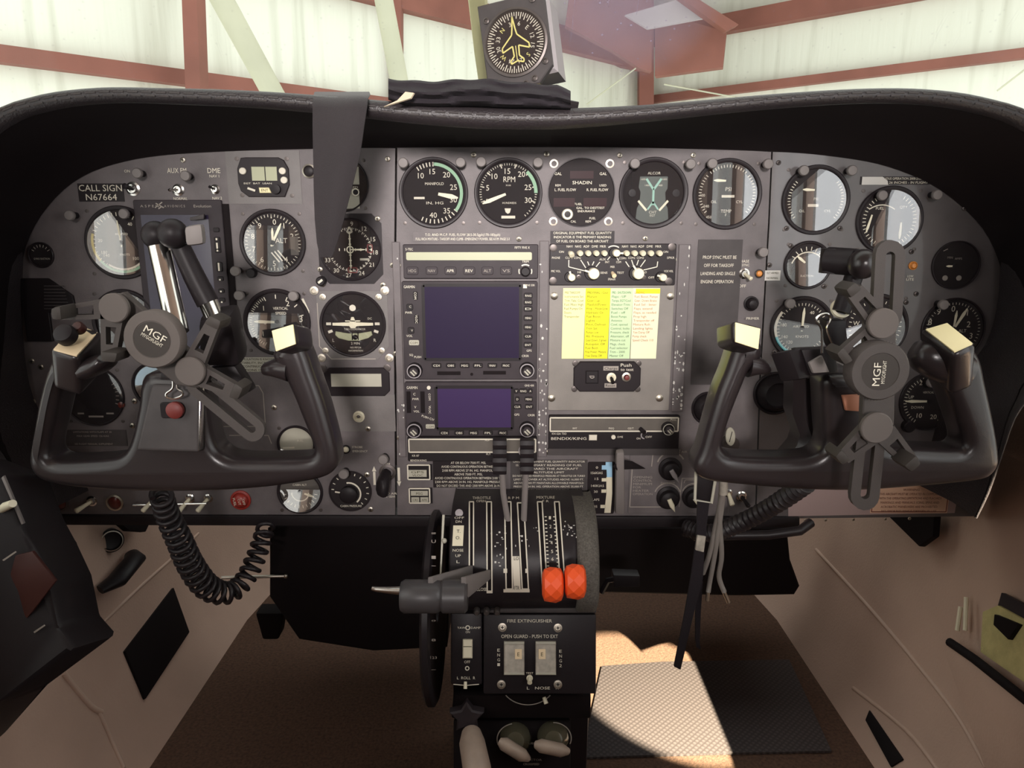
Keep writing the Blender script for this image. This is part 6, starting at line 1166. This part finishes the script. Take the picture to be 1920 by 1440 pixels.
for px, kx, lab in ((950, 937, 'left black ribbed propeller lever, pushed fully forward'), (980, 988, 'right black ribbed propeller lever, pushed fully forward')):
    t = thing('propeller_lever', lab, 'lever', at(kx, 890, -.10), 'propeller levers')
    mb = MB(); mb.tube([q(px + 2, 975, 0), at((px + kx) / 2, 925, -.095), at(kx + (4 if px == 950 else -2), 885, -.105)], [(.0028, .004)] * 3, 10); part('rod', mb, 'greycap', t)
    w2 = 13 * sc(kx, 855, -.11)
    for k, y in enumerate((832, 848, 864, 880)):
        Yk = -.112 + .002 * k; part('ribbed_knob', xlathe(kx, y, Yk, [(0, -w2), (.0055, -w2), (.0062, -w2 * .8), (.0062, w2 * .8), (.0055, w2), (0, w2)], 8), 'black', t)
    mb = MB(); mb.slab([(kx - 12, 828, -.112), (kx - 12, 886, -.106), (kx + 12, 886, -.106), (kx + 12, 828, -.112)], .008, .002); part('knob_core', mb, 'black', t)
for px, py, lab in ((1036, 1096, 'left orange faceted mixture knob'), (1078, 1090, 'right orange faceted mixture knob beside the grey felt rim')):
    t = thing('mixture_lever', lab, 'lever', at(px, 1130, -.16), 'mixture levers'); k = sc(px, py, -.165); w2 = 19.5 * k; r_ = 33 * k
    mb = MB(TX(px, py, -.165)); N_ = 9; rings = []
    for j, (xx, rr_) in enumerate(((-w2, .62), (-w2 * .8, .88), (-w2 * .25, .98), (w2 * .3, .98), (w2 * .8, .90), (w2, .66))):
        rings.append([Vector((rr_ * r_ * (1 + .05 * ((k2 + j) % 2)) * math.cos(2 * math.pi * (k2 + .5 * (j % 2)) / (2 * N_) * 2 / 1 if False else 2 * math.pi * (k2 + .5 * (j % 2)) / N_), rr_ * r_ * math.sin(2 * math.pi * (k2 + .5 * (j % 2)) / N_), xx)) for k2 in range(N_)])
    RW = [[mb.v(p) for p in rg] for rg in rings]
    for j, (A, B) in enumerate(zip(RW, RW[1:])):
        for k2 in range(N_):
            n2 = (k2 + 1) % N_
            if j % 2 == 0: mb.f((A[k2], A[n2], B[k2])); mb.f((A[n2], B[n2], B[k2]))
            else: mb.f((A[k2], B[n2], B[k2])); mb.f((A[k2], A[n2], B[n2]))
    mb.f(RW[0][::-1]); mb.f(RW[-1]); part('knob', mb, 'orange', t, None, 12)
    mb = MB(); mb.hexa([q(px - 16, 1068, 0), q(px - 10, 1068, 0), at(px + 3, 1085, -.16), at(px - 3, 1085, -.16)], [q(px - 16, 1082, 0), q(px - 10, 1082, 0), at(px + 3, 1105, -.16), at(px - 3, 1105, -.16)], .0005); part('arm', mb, 'black', t)
# elevator trim wheel at the left of the pedestal
t = thing('elevator_trimmer', 'black upright trim wheel with faint white marks at the left side of the pedestal', 'trim wheel', at(815, 1280, -.08))
mb = MB(TX(816, 1135, -.045)); mb.lathe([(.098, -.004), (.110, -.006), (.115, -.003), (.115, .003), (.110, .006), (.098, .004), (.02, .003), (.02, -.003), (.098, -.004)], seg=56); part('rim', mb, 'peddark', t, None, 50)
mb = MB(); 
for y, s in ((1163, 'o'), (1200, '8'), (1233, '123'), (1255, '-'), (1000, '='), (1015, 'U'), (1045, 'I'), (1060, '-')):
    Yr = -.158; mb.at(frame(813, y, Yr, tilt=R(-15) if y < 1100 else R(12))); mb.text(s, 0, 0, 6, 0, w_=min(12, 5 * len(s) + 3)); 
part('marks', mb, 'dim', t)
mb = MB(); mb.tube([at(697, 1103, -.16), at(706, 1105, -.16), at(752, 1108, -.165), at(762, 1109, -.165)], [.0022, .0028, .0045, .0045], 12); solo('landing_gear_rod', mb, 'chrome', 'thin shiny rod sticking out left of the throttle barrels', 'rod')
mb = MB(); mb.slab([(829, 965, -.10), (824, 1085, -.125), (827, 1085, -.125), (834, 965, -.10)], .004, .001); mb.sphere(at(833, 1014, -.112), .003, 12); solo('trim_pointer', mb, 'lcdw', 'thin pale trim pointer strip between wheel and quadrant', 'pointer')
# sloping faces below the quadrant ------------------------------------------------
def face(label, name, c, th, m, bev=.003): mb = MB(); mb.slab(c, th, bev); t = thing(name, label, 'panel', at(sum(p[0] for p in c) / 4, max(p[1] for p in c), c[0][2])); part('plate', mb, m, t); return t
ctr = MB(); X0, X1 = at(845, 1200, -.10).x, at(1112, 1200, -.10).x
z0 = .0; zt = q(960, 1142).z
ctr.hexa([Vector((X0, -.098, zt)), Vector((X1, -.098, zt)), Vector((X1, .10, zt)), Vector((X0, .10, zt))], [Vector((X0, -.06, 0)), Vector((X1, -.06, 0)), Vector((X1, .10, 0)), Vector((X0, .10, 0))], .004)
pb = solo('pedestal', ctr, 'peddark', 'black pedestal box standing on the floor under the throttle quadrant', 'pedestal')
FT, FB = -.112, -.135
def fY(py): return FT + (FB - FT) * (py - 1150) / 150
def fr_(x, y, off=0.0, rot=0): return frame(x, y, fY(y) - off, tilt=R(-18), rot=rot)
t = face('black fire extinguisher panel with two clear guards, below the throttle quadrant', 'extinguisher_panel', [(906, 1152, FT), (906, 1302, FB), (1118, 1302, FB), (1118, 1152, FT)], .02, 'peddark')
mb = MB(); mb.slab([(930, 1142, FT + .001), (900, 1150, FT + .001), (1120, 1150, FT + .001), (1105, 1140, FT + .001)], .012, .002); part('upper_flange', mb, 'dplate', t)
mb = MB()
def ft(s, x, y, h, w_, m=None): mm = m or mb; mm.at(fr_(x, y, .0006)); mm.text(s, 0, 0, h, .3, w_=w_)
ft('FIRE EXTINGUISHER', 993, 1164, 6, 84); ft('OPEN GUARD - PUSH TO EXT', 993, 1193, 6.4, 106)
for k, ch in enumerate('ENG1'): ft(ch, 935, 1219 + 9 * k, 5.4, 5)
for k, ch in enumerate('ENG2'): ft(ch, 1051, 1221 + 9 * k, 5.4, 5)
ft('TEST', 993, 1262, 3.6, 14); ft('L   NOSE   R', 1018, 1290, 5, 60); part('lettering', mb, 'white', t)
for x in (964, 1023):
    mb = MB(fr_(x, 1231)); mb.rect(0, 0, 38, 58, -1, 9, 2); g = part('guard', mb, 'clear', t, 'clear plastic guard'); mb = MB(fr_(x, 1231)); mb.rect(0, 27, 38, 5, 8, 11, 1); part('guard_hinge', mb, 'lcdw', g); mb = MB(fr_(x, 1231)); mb.rect(0, -29, 38, 4, 8, 10, 1); part('guard_lip', mb, 'lcdw', g)
    mb = MB(fr_(x + (8 if x < 990 else -7), 1224)); mb.rect(0, 0, 13, 18, 9, 10); part('window', mb, 'peach', g, 'cream window'); mb = MB(fr_(x + (8 if x < 990 else -7), 1224)); mb.text('E', 0, 0, 7, 10.4); part('window_letter', mb, 'ink', g)
for x, y in ((942, 1176), (1046, 1177), (940, 1283), (1046, 1283)): mb = MB(fr_(x, y)); mb.lathe([(8, -1), (8, 2.5), (5, 3), (4.4, 2), (0, 2)], seg=20); sc_ = part('screw', mb, 'steel', t); mb = MB(fr_(x, y)); mb.rect(0, 0, 6, 1.6, 2, 2.4); mb.rect(0, 0, 1.6, 6, 2, 2.4); part('screw_slot', mb, 'blackm', sc_)
mb = MB(fr_(993, 1271)); mb.lathe([(6, 0), (6, 3), (4, 4), (0, 3)], seg=18); mb.tube([(0, 1, 3), (0, -5, 14)], [3.6, 4.6], 12); part('test_toggle', mb, 'ivory', t, 'white test toggle')
t = face('narrow black trim panel with cream rocker left of the extinguisher panel', 'trim_panel', [(845, 1150, FT), (845, 1285, FB + .003), (904, 1285, FB + .003), (904, 1150, FT)], .02, 'peddark')
mb = MB(fr_(877, 1215)); mb.rect(0, 0, 18, 34, -1, 9, 2); rk = part('rocker', mb, 'ivory', t, 'cream rocker'); mb = MB(fr_(877, 1210)); mb.line((-8, 0), (8, 0), 1.2, 9.4); part('rocker_line', mb, 'ink', rk)
mb = MB(); ft('YAW', 865, 1177, 4, 15); ft('DAMP', 892, 1177, 4, 18); ft('ON', 877, 1185, 4, 8); ft('OFF', 876, 1241, 5, 11); ft('L  ROLL  R', 874, 1271, 5, 34); mb.at(fr_(877, 1177, .0006)); mb.arc(2.6, 4.6, 0, 360, .3); mb.at(fr_(876, 1253, .0006)); mb.arc(2.4, 4.2, 0, 360, .3); mb.at(fr_(874, 1283, .0006)); mb.poly([(-24, 0), (0, -2), (24, 0)], 1.6, .3); part('lettering', mb, 'white', t)
mb = MB(fr_(873, 1283)); mb.tube([(0, 6, 4), (0, -6, 8)], [3, 3.6], 10); part('roll_pointer', mb, 'ivory', t)
for x in (894, 912, 932): mb = MB(frame(x, 1146, -.125)); mb.lathe([(6, -6), (6, 6), (4, 9), (0, 9)], seg=14); solo('hex_stud', mb, 'dsteel', {894: 'leftmost', 912: 'middle', 932: 'rightmost'}[x] + ' of three small metal studs under the quadrant edge', 'fastener', 'studs under the quadrant')
# lower console
t = thing('trim_console', 'black rudder trim console with white arc line below the extinguisher panel', 'console', at(985, 1350, -.11)); mb = MB(); mb.slab([(850, 1304, -.118), (846, 1348, -.112), (1108, 1348, -.112), (1108, 1304, -.118)], .012, .003); part('box', mb, 'blackm', t)
mb = MB(frame(990, 1290, -.121)); mb.arc(52, 54, 128, 232, 1, n=30, c=(0, 18)); part('arc_line', mb, 'dim', t); mb = MB(frame(1022, 1311, -.12)); mb.tube([(-2, 4, 0), (2, -4, 8)], [3.4, 4.2], 10); part('pointer', mb, 'ivory', t)
mb = MB(frame(876, 1338, -.118)); pts = []
for k in range(10): a = math.pi / 2 + 2 * math.pi * k / 10; pts.append(((34 if k % 2 == 0 else 19) * math.cos(a), (34 if k % 2 == 0 else 19) * math.sin(a)))
mb.prism(pts, -4, 14, 3); solo('star_knob', mb, 'radio', 'dark star shaped knob at the lower left of the pedestal', 'knob')
t = thing('fuel_console', 'black lower console with two beige fuel selector knobs at the bottom of the photo', 'console', at(960, 1440, -.10)); mb = MB(); mb.slab([(850, 1350, -.100), (850, 1470, -.125), (1070, 1470, -.125), (1070, 1350, -.100)], .012, .003); part('box', mb, 'blackm', t)
for x, y, rt in ((966, 1386, 32), (1037, 1384, 12)):
    mb = MB(frame(x, y, -.112, tilt=R(-30))); mb.lathe([(30, -6), (26, 10), (16, 26), (0, 30)], seg=26); k = part('selector_base', mb, mat('smoky_dome', (.10, .09, .06), .12), t); mb = MB(); a = R(rt); dx, dy = math.cos(a), math.sin(a)
    mb.tube([at(x - 6 - 28 * dx, y + 18 - 28 * dy, -.140), at(x - 6 - 18 * dx, y + 18 - 18 * dy, -.142), at(x - 6 + 22 * dx, y + 18 + 22 * dy, -.142), at(x - 6 + 34 * dx, y + 18 + 34 * dy, -.140)], [(.004, .006), (.0075, .010), (.0075, .010), (.004, .006)], 14); part('selector_handle', mb, 'beigek', k, 'beige selector handle', 60)
for x, y, a0, a1 in ((966, 1386, -110, -10), (1037, 1384, 0, 110)): mb = MB(frame(x, y, -.118)); mb.arc(33, 35, a0, a1, 1); part('dial_arc', mb, 'dim', t)
mb = MB(); mb.at(frame(996, 1393, -.118)); mb.text('FUEL', 0, 0, 4, 1, w_=16); mb.at(frame(997, 1424, -.122)); mb.text('SELECTOR', 0, 0, 4.4, 1, w_=38); mb.at(frame(996, 1432, -.122)); mb.text('CROSSFEED', 0, 0, 4.4, 1, w_=30); part('lettering', mb, 'dim', t)
mb = MB(); mb.tube([at(884, 1376, -.13), at(885, 1392, -.145), at(894, 1440, -.17), at(900, 1475, -.18)], [.0115, .0145, .0155, .0155], 22); solo('parking_brake', mb, 'beigek', 'beige cylindrical handle at the bottom left of the pedestal', 'handle', None, 60)

# ================================================================ FOOTWELL
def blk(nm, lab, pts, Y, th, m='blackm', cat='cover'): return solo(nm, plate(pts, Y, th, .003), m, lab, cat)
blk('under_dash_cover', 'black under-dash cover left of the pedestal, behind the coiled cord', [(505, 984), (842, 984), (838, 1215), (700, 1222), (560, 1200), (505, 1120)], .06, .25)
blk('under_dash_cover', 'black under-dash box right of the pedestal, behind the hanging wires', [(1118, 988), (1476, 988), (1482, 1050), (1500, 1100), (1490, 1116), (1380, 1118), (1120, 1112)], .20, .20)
mb = MB(); mb.slab([(1150, 1078, .05), (1150, 1102, .05), (1200, 1102, .05), (1200, 1080, .05)], .02, .002); mb.tube([at(1128, 1110, .06), at(1140, 1088, .055), at(1152, 1086, .05)], .004, 8); solo('rudder_pedal', mb, 'black', 'dim dark rudder pedal just right of the pedestal', 'pedal')
mb = MB(); mb.slab([(478, 1150, .10), (492, 1200, .10), (522, 1200, .10), (530, 1150, .10)], .03, .004); solo('rudder_pedal', mb, 'blackm', 'dim black rudder pedal at the left footwell under the coiled cord', 'pedal')
mb = MB(); mb.tube([at(415, 1083, .03), at(535, 1080, .05)], .0022, 8); mb.sphere(at(536, 1080, .05), .0035, 10); solo('brake_rod', mb, 'steel', 'thin bright rod behind the coiled cord loop', 'rod')
zf = .004; mp_ = [at_z(1128, 1248, zf), at_z(1240, 1240, zf), at_z(1480, 1236, zf), at_z(1560, 1408, zf), at_z(1330, 1412, zf), at_z(1090, 1420, zf)]
mb = MB(); mb.hexa([p for p in mp_], [p - Vector((0, 0, zf)) for p in mp_], .0012); solo('floor_mat', mb, 'mat', 'woven grey vinyl heel mat on the floor right of the pedestal', 'floor mat')
# side wall fittings: placed on the lining itself
def wtube(pts, r, off=.0): mb = MB(); mb.tube([hit(p[0], p[1], off)[0] for p in crom(pts, 6)], r, 8); return mb
for k, (pts, r_, lab, nm) in enumerate((([(345, 1218), (300, 1258) if False else (136, 1222), (250, 1115), (330, 1040), (380, 1000)], .0026, 'raised seam along the left beige wall lining below the oval handle', 0), ([(118, 1262), (150, 1302), (172, 1326), (190, 1335)], .004, 'short puffy seam at the lower left wall cushion', 0), ([(182, 1328), (205, 1380), (232, 1440)], .003, 'forked seam running down at the lower left corner', 0), ([(1530, 1030), (1640, 1150), (1740, 1270), (1800, 1350), (1850, 1440)], .003, 'long raised seam across the right beige wall lining', 0), ([(1600, 1290), (1700, 1370), (1760, 1445)], .003, 'lower right seam beside the dark oval slot', 0))):
    if k == 0: pts = [(136, 1222), (200, 1160), (265, 1098), (330, 1040), (372, 1000)]
    solo('wall_seam', wtube(pts, r_), 'vinyl2', lab, 'seam', None, 60)
def wplate(nm, pts, m, lab, cat, th=.006, off=.004, bev=.002):
    P = [hit(x, y, off) for x, y in pts]; n = sum((p[1] for p in P), Vector()).normalized(); mb = MB(); mb.hexa([p[0] for p in P], [p[0] - n * th for p in P], bev); return solo(nm, mb, m, lab, cat)
wplate('speaker_grille', [(322, 1102), (230, 1222), (270, 1314), (352, 1186)], 'blackm', 'dark slanted rectangular opening in the left beige wall', 'grille')
mb = MB(); c0 = hit(205, 1076, .006); a_, b_ = hit(172, 1108, .012)[0], hit(232, 1040, .012)[0]; mb.tube([a_, a_.lerp(b_, .2) + c0[1] * .014, a_.lerp(b_, .8) + c0[1] * .014, b_], [(.006, .010), (.010, .016), (.010, .016), (.006, .010)], 14, up=c0[1]); solo('pull_handle', mb, 'black', 'black oval pull handle on the left beige wall', 'handle', None, 60)
pth, nn = hit(203, 1014, .004); mb = MB(Matrix.Translation(pth) @ Vector((0, 0, 1)).rotation_difference((nn + Vector((0, -1.2, .2))).normalized()).to_matrix().to_4x4()); mb.lathe([(.017, -.02), (.017, .004), (.0135, .007), (.012, .003), (0, .001)], seg=28); t = thing('air_outlet', 'round black air outlet with thin bright rim on the left wall, under the panel', 'air vent', pth); part('barrel', mb, 'black', t)
mb = MB(Matrix.Translation(pth) @ Vector((0, 0, 1)).rotation_difference((nn + Vector((0, -1.2, .2))).normalized()).to_matrix().to_4x4()); mb.lathe([(.0150, .0075), (.0135, .0078)], seg=28); part('rim', mb, 'steel', t)
pth, nn = hit(96, 994, .002); mb = MB(Matrix.Translation(pth)); mb.sphere((0, 0, 0), .0045, 14); solo('wall_snap', mb, 'steel', 'small shiny snap fastener on the beige wall, below the panel corner at left', 'fastener')
wplate('gear_bracket', [(1700, 968), (1762, 1030), (1790, 1008), (1794, 958)], 'blackm', 'black pointed bracket under the right end of the panel', 'bracket', .01, .03)
wplate('dash_bracket', [(168, 968), (205, 1000), (238, 1002), (255, 968)], 'blackm', 'small black bracket under the left panel edge above the round outlet', 'bracket', .01, .03)
wplate('map_slot', [(1632, 1332), (1624, 1352), (1672, 1440), (1696, 1425)], 'blackm', 'dark oval slot low on the right wall', 'slot', .004, .003)
# dark side console at lower left
t = thing('side_console', 'dark scuffed side console with maroon edge at the lower left corner', 'console', at(40, 1320, -.28))
mb = MB(); mb.slab([(-90, 860, -.22), (-90, 1420, -.30), (-4, 1318, -.30), (140, 1216, -.25), (108, 1175, -.24), (92, 1095, -.235), (62, 1030, -.23), (36, 985, -.225), (4, 896, -.22)], .05, .005); part('body', mb, 'black', t)
mb = MB(); mb.slab([(28, 1042, -.236), (60, 1034, -.236), (104, 1090, -.240), (90, 1108, -.240), (50, 1160, -.245), (10, 1110, -.240)], .004, .001); part('edge_guard', mb, 'maroon', t, 'maroon edge guard')
mb = MB(); mb.tube([at(3, 955, -.225), at(10, 950, -.235), at(24, 944, -.245)], [.0035, .0042, .0035], 12); part('toggle', mb, 'ivory', t, 'white toggle')
mb = MB(); [mb.slab([(x, y, -.246), (x + 3, y + 2, -.246), (x + 26, y - 14, -.246), (x + 24, y - 16, -.246)], .001) for x, y in ((4, 1050), (58, 1188))]; part('scuffs', mb, 'dim', t)
mb = MB(); mb.slab([(2, 896, -.223), (40, 984, -.228), (44, 982, -.228), (6, 892, -.223)], .003, .0005); part('edge_strip', mb, 'greycap', t)
# right wall pocket
t = thing('map_pocket', 'beige wall pocket with dark elastic rim at the lower right', 'pocket', hit(1870, 1300, 0)[0])
P = [hit(x, y, .022)[0] for x, y in ((1812, 1208), (1860, 1240), (1925, 1290), (1990, 1340))]; Pb = [hit(x, y, .010)[0] for x, y in ((1812, 1300), (1860, 1440), (1925, 1520), (1990, 1560))]; mb = MB(); mb.loft([P, [p.lerp(b2, .3) + Vector((-.008, 0, 0)) for p, b2 in zip(P, Pb)], Pb]); part('pouch', mb, 'vinyl', t, None, 60)
mb = MB(); mb.tube(P, .0055, 10); part('elastic_rim', mb, 'blackm', t)
t = thing('yellow_notepad', 'worn yellow booklet with black clip sticking out of the right wall pocket', 'booklet', hit(1890, 1240, .02)[0])
mb = MB(); P = [hit(x, y, .016)[0] for x, y in ((1866, 1150), (1862, 1226), (1960, 1292), (1985, 1185), (1895, 1138))]; n_ = hit(1890, 1220)[1]; mb.hexa(P, [p - n_ * .010 for p in P], .001); part('cover', mb, 'tan', t)
mb = MB(); P = [hit(x, y, .022)[0] for x, y in ((1898, 1156), (1896, 1176), (1925, 1204), (1945, 1175))]; mb.hexa(P, [p - n_ * .006 for p in P], .001); part('clip', mb, 'blackm', t)
mb = MB(); P = [hit(x, y, .012)[0] for x, y in ((1888, 1140), (1896, 1112), (1950, 1140), (1945, 1175))]; mb.hexa(P, [p - n_ * .006 for p in P], .001); part('back_cover', mb, 'radio', t, 'dark back cover')
t = thing('pen_clip', 'two bright pen clips standing in the right wall pocket', 'pen', hit(1822, 1190, .02)[0])
for a, c in (((1829, 1122), (1830, 1185)), ((1818, 1140), (1815, 1185))): mb = MB(); mb.tube([hit(a[0], a[1], .012)[0], hit(c[0], c[1], .014)[0]], .0028, 8); part('clip', mb, 'ivory', t)
